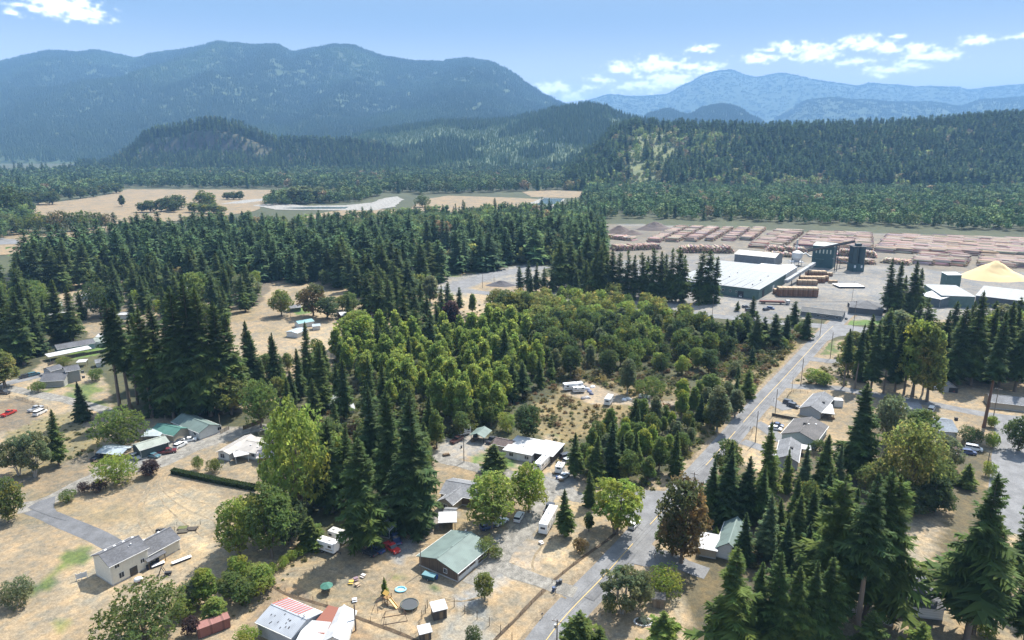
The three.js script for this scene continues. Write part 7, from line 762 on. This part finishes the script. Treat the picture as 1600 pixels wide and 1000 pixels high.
{ const t = put('garden_bed', 'round stone edged garden bed with pale plants in the dry yard', 'garden bed', [1005, 972]); for (let i = 0; i < 22; i++) { const a = i / 22 * 6.283; part(t, 'stone', shared('stone' + i % 3, () => new THREE.DodecahedronGeometry(0.24, 0).scale(1.2, 0.7, 0.9)), [mConc, mPale][i % 2]).position.set(1.9 * Math.cos(a), 0.12, 1.3 * Math.sin(a)); } part(t, 'soil', cyl(1.8, 1.8, 0.2, 20, 0, 0.1, 0).scale(1, 1, 0.7), M(0.07, 0.055, 0.04)); const pl = leafGeo(701, { col: [0.26, 0.30, 0.22], rx: 6, ry: 3, yc: 3, lobes: 8, leaves: 500, size: 0.7 }).crown; part(t, 'plant', pl, mLeaf).scale.setScalar(0.24); }
[[1002, 621], [1008, 622], [1014, 623]].forEach(([x, y], i) => { const t = put('round_bale', ['white wrapped round bale by the sandy track, nearest the camper', 'middle white wrapped round bale by the sandy track', 'white wrapped round bale by the sandy track, farthest from the camper'][i], 'bale', [x, y], 0, 0.8); part(t, 'wrap', new THREE.CylinderGeometry(0.75, 0.75, 1.4, 14).rotateX(Math.PI / 2).translate(0, 0.75, 0), M(0.72, 0.72, 0.70, 0.5)); for (const s of [-1, 1]) part(t, 'end_face', new THREE.CylinderGeometry(0.68, 0.68, 0.05, 14).rotateX(Math.PI / 2).translate(0, 0.75, s * 0.71), M(0.42, 0.38, 0.30)); });
[[917, 608, [0.35, 0.36, 0.4]], [921, 612, [0.1, 0.12, 0.2]], [914, 605, [0.06, 0.06, 0.07]], [918, 622, [0.4, 0.38, 0.36]], [911, 623, [0.15, 0.14, 0.14]], [975, 625, [0.5, 0.5, 0.5]], [982, 624, [0.45, 0.45, 0.44]], [926, 605, [0.55, 0.55, 0.56]], [924, 616, [0.05, 0.06, 0.1]]].forEach(([x, y, c], i) => { const t = put('tarped_pile', ['pale tarp covered heap beside the far campers', 'dark blue tarp heap beside the far campers', 'black heap behind the far campers', 'pale heap on the near side of the sandy track', 'dark heap on the near side of the sandy track', 'white sheet heap right of the standing camper', 'second white sheet heap right of the standing camper', 'white heap at the brush edge beyond the campers', 'dark heap between the campers and the track'][i], 'heap', [x, y], 0, i); const g = new THREE.IcosahedronGeometry(1.1, 2), p = g.attributes.position; for (let k = 0; k < p.count; k++) { const s = 0.75 + 0.5 * fbm(p.getX(k) * 1.7 + i * 5, p.getZ(k) * 1.7 + p.getY(k), 3); p.setXYZ(k, p.getX(k) * s * 1.2, Math.max(-0.05, p.getY(k) * s * 0.8), p.getZ(k) * s * 0.9); } g.computeVertexNormals(); part(t, 'sheet', g, M(...c, 0.7)); });
{ const t = put('trampoline', 'teal rimmed trampoline on the lawn by the purple beech', 'trampoline', [743, 509]); part(t, 'mat', cyl(2.2, 2.2, 0.05, 20, 0, 0.9, 0), mDark); part(t, 'rim', new THREE.TorusGeometry(2.3, 0.25, 6, 24).rotateX(Math.PI / 2).translate(0, 0.92, 0), M(0.03, 0.25, 0.28)); for (let i = 0; i < 5; i++) part(t, 'leg', cyl(0.05, 0.05, 0.9, 5, 2.1 * Math.cos(i * 1.26), 0.45, 2.1 * Math.sin(i * 1.26)), mSteel); }
{ const t = put('boat', 'pale covered boat on the lawn beyond the purple beech', 'boat', [776, 511], 0, 0.15); part(t, 'hull', new THREE.SphereGeometry(1, 16, 10).scale(3.4, 0.9, 1.2).translate(0, 0.95, 0), M(0.5, 0.36, 0.28)); part(t, 'cover', new THREE.SphereGeometry(1, 16, 8, 0, 6.283, 0, 1.57).scale(3.0, 0.7, 1.1).translate(0, 1.25, 0), mPale); for (const s of [-1, 1]) wheel(t, -0.6, s * 0.9); }

// ------------------------------------------------------------------ small clutter of the yards
function woodpile(px, n, label, turn = 0) { const t = put('wood_pile', label, 'wood pile', px, 0, turn), g = shared('stick', () => cyl(0.13, 0.15, 1.1, 7).rotateX(Math.PI / 2)); for (let k = 0; k < 3; k++) for (let i = 0; i < n - k; i++) part(t, 'log', g, [mWood, mat('wood', 0.33, 0.22, 0.13)][(i + k) % 2]).position.set((i + k * 0.5 - n / 2) * 0.3, 0.14 + k * 0.26, 0); }
function pallet(px, n, label, turn = 0) { const t = put('pallet_stack', label, 'pallet stack', px, 0, turn); for (let k = 0; k < n; k++) { for (let i = 0; i < 5; i++) part(t, 'slat', shared('slat', () => box(1.2, 0.03, 0.16)), mat('wood', 0.36, 0.27, 0.17)).position.set(0, 0.14 + k * 0.16, (i - 2) * 0.24); part(t, 'runner', shared('runner', () => mergeGeometries([-0.5, 0, 0.5].map((x) => box(0.09, 0.1, 1.1, x, 0, 0)))), mWood).position.set(0, 0.07 + k * 0.16, 0); } }
function barrel(px, c, label) { const t = put('barrel', label, 'barrel', px), m = M(...c, 0.5); part(t, 'body', cyl(0.29, 0.29, 0.86, 12, 0, 0.43, 0), m); for (const y of [0.02, 0.3, 0.58, 0.86]) part(t, 'hoop', new THREE.TorusGeometry(0.295, 0.025, 5, 14).rotateX(Math.PI / 2).translate(0, y, 0), m); }
woodpile([698, 712], 9, 'stacked firewood at the parking pad edge near the utility pole', 0.4); woodpile([640, 838], 8, 'stacked firewood beside the dark blue roofed shed', 0.9); woodpile([1300, 655], 8, 'stacked firewood behind the light grey roofed home', 0.3); woodpile([412, 728], 7, 'stacked firewood before the red brown shed', 0.1);
pallet([877, 752], 5, 'pallet stack beside the lane near the short cargo trailer', 0.5); pallet([866, 740], 3, 'low pallet stack by the corner of the long box trailer', 0.2); pallet([738, 690], 4, 'pallet stack before the little open garage', 0.3); pallet([1282, 668], 4, 'pallet stack behind the stained roofed home', 0.8); pallet([440, 940], 4, 'pale pallet stack in the brush beside the striped barn', 0.7); pallet([150, 722], 3, 'pallet stack beside the open carport', 0.2);
barrel([870, 748], [0.05, 0.12, 0.3], 'blue barrel beside the long box trailer'); barrel([263, 700], [0.3, 0.08, 0.04], 'rusty barrel at the corner of the workshop'); barrel([676, 905], [0.04, 0.1, 0.28], 'blue barrel near the covered utility trailer'); barrel([721, 700], [0.07, 0.07, 0.07], 'black barrel on the parking pad'); barrel([1300, 648], [0.35, 0.34, 0.32], 'pale barrel beside the white annex'); barrel([230, 690], [0.4, 0.4, 0.4], 'pale barrel behind the workshop');
// ------------------------------------------------------------------ the sawmill and its log yard
const MG = mat('metal', 0.115, 0.185, 0.165), MGD = mat('metal', 0.045, 0.105, 0.11), MROOF = mat('metal', 0.31, 0.325, 0.33);
const mp = (n, d) => [163 - 0.81 * n + 0.585 * d, -440.5 - 0.585 * n - 0.81 * d];
const bigShed = house('mill_shed', 'biggest green walled mill shed with broad low pale metal roof', { cat: 'mill shed', A: mp(60, 0), B: mp(0, 0), W: 65, h: 6.6, rise: 0.7, type: 'shed', wall: MG, roof: MROOF, over: 0.3, door: [['end1', 10, 5, 5, mDark], ['end1', 34, 4, 4, mTrim], ['front', 48, 4, 4.2, mDark]], win: [['front', 36, 3.6, 1.4, 1.8], ['front', 41, 3.6, 1.2, 1.4], ['front', 45, 3.6, 1.0, 1.2]], base: false });
house('mill_shed', '', { into: bigShed, A: mp(62, 65.1), B: mp(27.3, 65.1), W: 30, h: 6.9, rise: 0.4, type: 'shed', wall: MG, roof: MROOF, over: 0.2, base: false });
for (let i = 0; i < 9; i++) { const m = part(bigShed, 'roof_vent', shared('bigvent', () => mergeGeometries([cyl(0.4, 0.4, 0.9, 8, 0, 0.4, 0), cyl(0.6, 0.6, 0.15, 8, 0, 0.9, 0)])), mSteel); m.position.set(8 + (i % 3) * 22, 7.0, -12 - Math.floor(i / 3) * 18); }
for (let i = 1; i < 10; i++) part(bigShed, 'roof_seam', shared('seam', () => box(0.22, 0.12, 65)), mat('metal', 0.36, 0.38, 0.385)).position.set(i * 6, 7.2, -32.5);
house('mill_shed', 'white roofed mill shed behind the biggest green walled one', { cat: 'mill shed', A: mp(27, 65.3), B: mp(0, 65.3), W: 32, h: 7.4, rise: 0.5, type: 'shed', wall: OFFW, roof: WHITE, over: 0.2, base: false });
house('warehouse', 'long grey warehouse with pale roof nearest the log piles', { cat: 'warehouse', a: [1148, 397], b: [1211, 403], hy: 7.5, W: 22, h: 7.5, rise: 2.4, wall: mat('metal', 0.22, 0.23, 0.24), roof: mat('metal', 0.56, 0.53, 0.48), vent: [[10, -5], [20, -5], [30, -5]], base: false });
{ const t = house('mill_tower', 'tall dark green mill tower with a row of five slot windows', { cat: 'tower building', a: [1267, 417], b: [1300, 420], hy: 0, W: 14, h: 18, rise: 1.2, type: 'shed', wall: MGD, roof: mat('metal', 0.5, 0.54, 0.54), over: 0.3, base: false }); for (let i = 0; i < 5; i++) part(t, 'slot_window', box(0.9, 3.2, 0.12, 2.9 + i * 2.75, 13.6, 0.05), mat('paint', 0.5, 0.5, 0.42)); part(t, 'canopy', box(7, 0.3, 1.2, 6, 7.2, 0.55), MG); }
{ const p = G(1336, 423), t = thing('silo', 'dark four bin silo beside the dark green mill tower', 'silo', p, -0.05), m = mat('metal', 0.045, 0.075, 0.08); for (const [x, z] of [[-2.6, -2.6], [2.6, -2.6], [-2.6, 2.6], [2.6, 2.6]]) { part(t, 'bin', cyl(2.5, 2.5, 13, 16, x, 13.4, z), m); part(t, 'hopper', cyl(2.5, 1.2, 2.5, 12, x, 5.7, z), m); } part(t, 'base', box(9.5, 6.4, 9.5, 0, 3.2, 0), mat('metal', 0.055, 0.11, 0.12)); part(t, 'deck', box(10.6, 0.3, 10.6, 0, 20.1, 0), mDark); part(t, 'head_house', box(4, 2, 4, 0, 21.2, 0), m); for (const x of [-2.6, 2.6]) part(t, 'window', box(1.2, 2.2, 0.1, x, 4.2, 4.8), mPale); }
{ const A = atDepth(1336, 377, 541), Bq = atDepth(1262, 392, 545), t = thing('conveyor', 'long inclined conveyor from the silo top down to the mill tower', 'conveyor', V(0, 0, 0)); const d = Bq.clone().sub(A), L = d.length(), m = part(t, 'belt_housing', box(L, 1.3, 1.6), mDark); m.position.copy(A).lerp(Bq, 0.5); m.quaternion.setFromUnitVectors(V(1, 0, 0), d.normalize()); const q = atDepth(1310, 383, 543); part(t, 'trestle', mergeGeometries([cyl(0.3, 0.3, q.y, 6, q.x - 0.8, q.y / 2, q.z), cyl(0.3, 0.3, q.y, 6, q.x + 0.8, q.y / 2, q.z)]), mDark); }
{ const A = G(1302, 404, 9), Bq = G(1324, 410, 4), t = thing('conveyor', 'short sloping chute between the mill tower and the silo foot', 'conveyor', V(0, 0, 0)), d = Bq.clone().sub(A), m = part(t, 'belt_housing', box(d.length(), 1, 1.4), MROOF); m.position.copy(A).lerp(Bq, 0.5); m.quaternion.setFromUnitVectors(V(1, 0, 0), d.normalize()); part(t, 'support', cyl(0.2, 0.2, 6, 6, m.position.x, 3, m.position.z), mDark); }
{ const A = G(1228, 440, 5), Bq = G(1272, 412, 8), t = thing('conveyor', 'covered conveyor climbing from the white roofed shed to the mill tower', 'conveyor', V(0, 0, 0)), d = Bq.clone().sub(A), m = part(t, 'gallery', box(d.length(), 2.2, 2.6), MROOF); m.position.copy(A).lerp(Bq, 0.5); m.quaternion.setFromUnitVectors(V(1, 0, 0), d.normalize()); for (const k of [0.2, 0.5, 0.8]) { const q = A.clone().lerp(Bq, k); part(t, 'support', cyl(0.25, 0.25, q.y, 6, q.x, q.y / 2, q.z), mDark); } }
{ const p = G(1244, 415), t = thing('dust_collector', 'white dust collector with ducts beside the dark green mill tower', 'dust collector', p); part(t, 'hopper', cyl(4.2, 1.6, 4, 8, 0, 5, 0), mPale); part(t, 'drum', cyl(4.2, 4.2, 4.4, 12, 0, 9, 0), mTrim); part(t, 'cap', cyl(1.2, 4.2, 1.6, 12, 0, 12, 0), mTrim); for (const [x, z] of [[-3, -3], [3, -3], [-3, 3], [3, 3]]) part(t, 'leg', cyl(0.22, 0.22, 6, 6, x, 3, z), mSteel); part(t, 'duct', tube([V(4, 9.5, 0), V(7, 10.5, 0), V(10, 8, 1), V(14, 8, 1)], [0.8, 0.8, 0.8, 0.8], 8), mTrim); part(t, 'walkway', box(10, 0.2, 8, 0, 3.4, 0), mSteel); const s = thing('chimney_stack', 'thin grey chimney stack with a wide base behind the dust collector', 'chimney stack', G(1243, 406)); part(s, 'pipe', cyl(0.7, 0.9, 18, 10, 0, 9, 0), mSteel); part(s, 'base', cyl(3.4, 3.4, 5, 12, 0, 2.5, 0), MGD); part(s, 'collar', cyl(1.5, 1.5, 1, 10, 0, 12, 0), mTrim); const b = thing('mill_shed', 'small white and dark machine house between the dust collector and the sheds', 'machine house', G(1231, 424)); part(b, 'wall', box(9, 5, 6, 0, 2.5, 0), mTrim); part(b, 'roof', box(9.6, 0.3, 6.6, 0, 5.15, 0), mSteel); part(b, 'door', box(2.5, 3, 0.1, 0, 1.5, 3.05), mDark); }
house('mill_office', 'long low office with dark grey roof facing the green lawn', { cat: 'office', a: [1251, 486], b: [1316, 494], hy: 3, W: 12, h: 3, rise: 1.3, wall: mat('siding', 0.16, 0.17, 0.18), roof: mat('shingle', 0.17, 0.17, 0.165), win: [['front', 5, 1.7, 1.4, 1.2], ['front', 10, 1.7, 1.4, 1.2], ['front', 15, 1.7, 1.4, 1.2], ['front', 20, 1.7, 1.4, 1.2], ['front', 25, 1.7, 1.4, 1.2]] });
house('pavilion', 'grey hip roofed pavilion inside the dark board fence at the mill', { cat: 'pavilion', a: [1328, 480], b: [1380, 485], hy: 4, W: 18, h: 4, rise: 3.2, type: 'hip', wall: mat('siding', 0.10, 0.10, 0.105), roof: mat('shingle', 0.20, 0.20, 0.205) });
house('mill_shed', 'pale metal roofed mill building in front of the sawdust pile', { cat: 'mill shed', a: [1472, 462], b: [1524, 464], hy: 7, W: 30, h: 7, rise: 1.2, type: 'shed', wall: MG, roof: MROOF, over: 0.4, base: false }); house('mill_shed', 'long grey roofed mill building running out of frame beside the sawdust pile', { cat: 'mill shed', a: [1525, 462], b: [1625, 474], hy: 6, W: 34, h: 6, rise: 1.0, type: 'shed', wall: mat('metal', 0.1, 0.12, 0.13), roof: MROOF, over: 0.4, base: false, vent: [[12, -8], [22, -6], [30, -8]] }); house('mill_shed', 'pale sloping roofed mill building nearest the yard firs', { cat: 'mill shed', a: [1436, 461], b: [1470, 468], hy: 5.5, W: 28, h: 5.5, rise: 1.6, wall: mat('metal', 0.12, 0.15, 0.16), roof: mat('metal', 0.52, 0.55, 0.56), base: false, vent: [[8, -6]] }); house('mill_tower', 'small green box house on top of the mill roofs by the sawdust pile', { cat: 'machine house', a: [1479, 441], b: [1501, 441], hy: 6, W: 7, h: 11, rise: 0.8, type: 'shed', wall: MG, roof: mat('metal', 0.5, 0.54, 0.54), base: false });
// sawdust pile, dark gravel piles
function heap(px, rx, rz, h, label, name, m, seed) { const t = thing(name, label, name.includes('saw') ? 'sawdust pile' : 'gravel pile', G(px[0], px[1])), g = new THREE.CircleGeometry(1, 64).rotateX(-Math.PI / 2), pos = [], idx = [], n = 40, k = 22; for (let j = 0; j <= k; j++) for (let i = 0; i <= n; i++) { const a = i / n * 6.283, r = j / k, e = 1 + 0.16 * (fbm(Math.cos(a) * 2 + seed, Math.sin(a) * 2, 3) - 0.5) * 2; pos.push(Math.cos(a) * r * rx * e, Math.max(-0.1, h * Math.min(0.93 - 0.05 * r, 1 - r) * 1.05 - h * 0.10 * smooth(0.13, 0.0, Math.abs(r - 0.42 - 0.05 * Math.sin(a * 3 + seed))) * smooth(Math.sin(a + 0.4), 0.1, 0.6) + (fbm(Math.cos(a) * r * 6 + seed, Math.sin(a) * r * 6, 4) - 0.5) * h * 0.2 * (1 - r) * Math.min(1, r * 4)), Math.sin(a) * r * rz * e); if (i && j) { const q = j * (n + 1) + i, w = n + 1; idx.push(q - w - 1, q - w, q - 1, q - w, q, q - 1); } } const G2 = new THREE.BufferGeometry(); G2.setAttribute('position', new THREE.Float32BufferAttribute(pos, 3)); G2.setIndex(idx); G2.computeVertexNormals(); if (G2.attributes.normal.getY(0) < 0) { G2.setIndex(idx.map((_, q) => idx[q - (q % 3) + [0, 2, 1][q % 3]])); G2.computeVertexNormals(); } part(t, 'slope', G2, m); return t; }
heap([1553, 434], 25, 18, 13.5, 'huge pale yellow sawdust pile behind the mill roofs', 'sawdust_pile', M(0.60, 0.45, 0.235, 1), 3); heap([968, 364], 18, 12, 9, 'dark brown bark pile at the corner of the log yard beside the conifers', 'bark_pile', M(0.10, 0.075, 0.065, 1), 7); heap([1023, 359], 22, 12, 10, 'grey brown bark pile at the far side of the log yard', 'bark_pile', M(0.125, 0.10, 0.09, 1), 8); heap([987, 366], 14, 8, 5, 'low dark bark pile between the two larger bark piles', 'bark_pile', M(0.11, 0.085, 0.075, 1), 9); heap([782, 446], 11, 6, 3.6, 'dark gravel heap on the open gravel lot', 'gravel_pile', M(0.085, 0.08, 0.085, 1), 11); heap([1118, 424], 6, 4, 3, 'orange sawdust heap beside the big mill shed', 'sawdust_pile', M(0.5, 0.3, 0.13, 1), 12);
// log decks: a strip from its near end to its far end, logs lying across it
const logT = [[0.32, 0.225, 0.17], [0.27, 0.19, 0.15], [0.38, 0.285, 0.225], [0.17, 0.125, 0.105], [0.42, 0.325, 0.26], [0.25, 0.205, 0.18]];
const mLog = new THREE.MeshStandardMaterial({ vertexColors: true, roughness: 0.95 }), logG = [0, 1].map((i) => { const g = new THREE.CylinderGeometry(0.42, 0.5, 1, 6, 1).rotateZ(Math.PI / 2).toNonIndexed(), n = g.attributes.position.count, c = new Float32Array(n * 3), nn = g.attributes.normal; for (let k = 0; k < n; k++) { const end = Math.abs(nn.getX(k)) > 0.9; c.set(end ? [1.7, 1.6, 1.4] : [1, 1, 1], k * 3); } g.setAttribute('color', new THREE.BufferAttribute(c, 3)); return g; });
let deckNo = 0;
function deck(a, b, len, high, label, group, across = true) {
  const A = G(...a), Bq = G(...b), d = Bq.clone().sub(A), L = d.length(), th = Math.atan2(-d.z, d.x), t = thing('log_deck', label, 'log pile', A, th, group), r = rng(400 + deckNo++), rows = Math.max(3, Math.round(high / 0.62)), list = [];
  for (let k = 0; k < rows; k++) { const n = Math.floor((L - k * 0.8) / 0.95); for (let i = 0; i < n; i++) { const u = 0.5 + k * 0.4 + i * 0.95, hmax = high * (0.35 + 1.15 * fbm(u * 0.11 + deckNo * 7, 2, 3)) * Math.min(1, 0.3 + u / 5, 0.3 + (L - u) / 5); if (k * 0.62 > hmax || r() < 0.06) continue; list.push([u + (r() - 0.5) * 0.3, 0.4 + k * 0.62 + (r() - 0.5) * 0.2, (r() - 0.5) * 3.2, len * (0.7 + 0.4 * r()), Math.PI / 2 + (r() - 0.5) * 0.10, pick(logT, r)]); } }
  const im = new THREE.InstancedMesh(logG[0], mLog, list.length), m4 = new THREE.Matrix4(), q = new THREE.Quaternion(), e = new THREE.Euler(), col = new THREE.Color(); im.name = 'log'; im.userData.kind = 'stuff'; im.castShadow = im.receiveShadow = true; list.forEach(([x, y, z, l, yaw, c], i) => { q.setFromEuler(e.set(0, yaw + (r() - 0.5) * 0.16 + (r() < 0.5 ? 0 : Math.PI), 0)); const k = 0.8 + 0.5 * r(); m4.compose(V(x, y, z), q, V(l, k, k)); im.setMatrixAt(i, m4); im.setColorAt(i, col.setRGB(c[0] * (0.8 + 0.4 * r()), c[1] * (0.8 + 0.4 * r()), c[2] * (0.8 + 0.4 * r()))); }); t.add(im);
}
for (let i = 0; i < 10; i++) deck([1382 + i * 26.5, 395 + i * 0.9], [1402 + i * 22.5, 370 + i * 0.8], 17, 4.6, 'long pale log deck in the back rows behind the sawdust pile', 'log decks behind the sawdust pile');
for (let i = 0; i < 8; i++) if (i !== 3) deck([1440 + i * 26, 414 + i * 0.9], [1452 + i * 24, 400 + i * 0.9], 15, 4.2, 'shorter log deck in the front rows by the sawdust pile', 'short log decks by the sawdust pile');
for (let i = 0; i < 8; i++) if (i !== 2) deck([1183 + i * 23.5, 388 + i * 0.4], [1226 + i * 17.5, 363 + i * 0.6], 16, 4.4, 'log deck in the rows behind the dark green mill tower', 'log decks behind the mill tower');
for (let i = 0; i < 6; i++) deck([1020 + i * 29, 379 - i * 0.6], [1068 + i * 24, 356 + i * 0.5], i === 3 ? 8 : 12, 4, 'log deck in the slanting rows at the far corner of the yard', 'slanting log decks at the far corner');
deck([1376, 409], [1425, 414], 11, 4, 'log deck below the back rows, beside the yard firs'); deck([1188, 399], [1240, 401], 10, 4.2, 'log deck close behind the grey warehouse');
deck([950, 372], [992, 376], 12, 4.6, 'reddish log deck in front of the bark piles', null); deck([955, 391], [1032, 388], 12, 5, 'long reddish log deck beside the highway conifers'); deck([1058, 393], [1146, 394], 15, 6.5, 'broad dense log deck in front of the grey warehouse'); deck([1196, 392], [1262, 394], 13, 5, 'log deck behind the dust collector and chimney stack'); deck([1306, 398], [1372, 402], 12, 5.5, 'log deck between the mill tower and the silo, first line'); deck([1304, 410], [1368, 412], 10, 4.5, 'log deck at the silo foot');
// lumber: wrapped stacks in the yard
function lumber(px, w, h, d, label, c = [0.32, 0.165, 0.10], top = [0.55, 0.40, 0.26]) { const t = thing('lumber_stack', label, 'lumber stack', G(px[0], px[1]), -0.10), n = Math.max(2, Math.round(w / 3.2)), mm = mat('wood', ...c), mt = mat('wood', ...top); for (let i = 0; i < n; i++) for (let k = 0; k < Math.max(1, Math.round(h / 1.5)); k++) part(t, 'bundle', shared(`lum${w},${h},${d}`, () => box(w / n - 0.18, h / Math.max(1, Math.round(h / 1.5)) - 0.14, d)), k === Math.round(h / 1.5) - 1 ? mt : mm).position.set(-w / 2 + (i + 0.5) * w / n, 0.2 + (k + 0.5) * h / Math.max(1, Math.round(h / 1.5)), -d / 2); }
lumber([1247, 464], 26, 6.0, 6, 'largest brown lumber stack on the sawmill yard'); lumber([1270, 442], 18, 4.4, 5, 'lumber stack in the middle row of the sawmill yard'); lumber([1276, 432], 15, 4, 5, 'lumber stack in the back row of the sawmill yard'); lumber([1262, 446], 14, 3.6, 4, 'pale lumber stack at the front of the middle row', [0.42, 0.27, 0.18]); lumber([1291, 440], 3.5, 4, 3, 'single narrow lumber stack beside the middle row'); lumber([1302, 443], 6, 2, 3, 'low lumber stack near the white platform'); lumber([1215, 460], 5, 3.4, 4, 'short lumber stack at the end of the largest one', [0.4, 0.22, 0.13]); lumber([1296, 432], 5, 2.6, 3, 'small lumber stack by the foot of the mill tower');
{ const t = thing('loading_platform', 'white topped loading platform in the middle of the sawmill yard', 'platform', G(1325, 448)); part(t, 'deck', box(18, 0.3, 12, 0, 1.2, 0), mPale); part(t, 'edge', box(18.2, 1.0, 0.3, 0, 0.6, 6), mDark); for (const x of [-8, 8]) for (const z of [-5, 5]) part(t, 'post', box(0.4, 1.1, 0.4, x, 0.55, z), mDark); }
{ const p = G(1206, 475), t = thing('truck_trailer', 'long dark flatbed trailer on the mill forecourt', 'flatbed trailer', p, -0.16); part(t, 'deck', box(16, 0.4, 2.6, 0, 1.3, 0), M(0.12, 0.075, 0.06)); part(t, 'cab', new RoundedBoxGeometry(2.4, 2.4, 2.4, 2, 0.15).translate(9.6, 1.8, 0), mSteel); part(t, 'load', box(15, 0.7, 2.4, 0, 1.85, 0), M(0.16, 0.07, 0.055)); for (const x of [-6, -4.6, 5.5, 9.2]) for (const s of [-1, 1]) wheel(t, x, s * 1.1, 1.4); }
// things alike in one small group: say which one, counted across the view
{
  const words = ['first', 'second', 'third', 'fourth', 'fifth', 'sixth', 'seventh', 'eighth', 'ninth', 'tenth', 'eleventh', 'twelfth', 'thirteenth', 'fourteenth', 'fifteenth', 'sixteenth', 'seventeenth', 'eighteenth', 'nineteenth', 'twentieth'], sets = new Map();
  scene.updateMatrixWorld(true); camera.updateMatrixWorld(true);
  for (const o of scene.children) if (o.userData.group && o.userData.label) { const k = o.userData.label; if (!sets.has(k)) sets.set(k, []); sets.get(k).push(o); }
  for (const [label, list] of sets) { if (list.length < 2 || list.length > 20 || label.split(' ').length > 12) continue; list.map((o) => [o, o.position.clone().project(camera).x]).sort((a, b) => a[1] - b[1]).forEach(([o], i) => { o.userData.label = words[i] + ' from the left: ' + label; }); }
}
renderer.render(scene, camera);
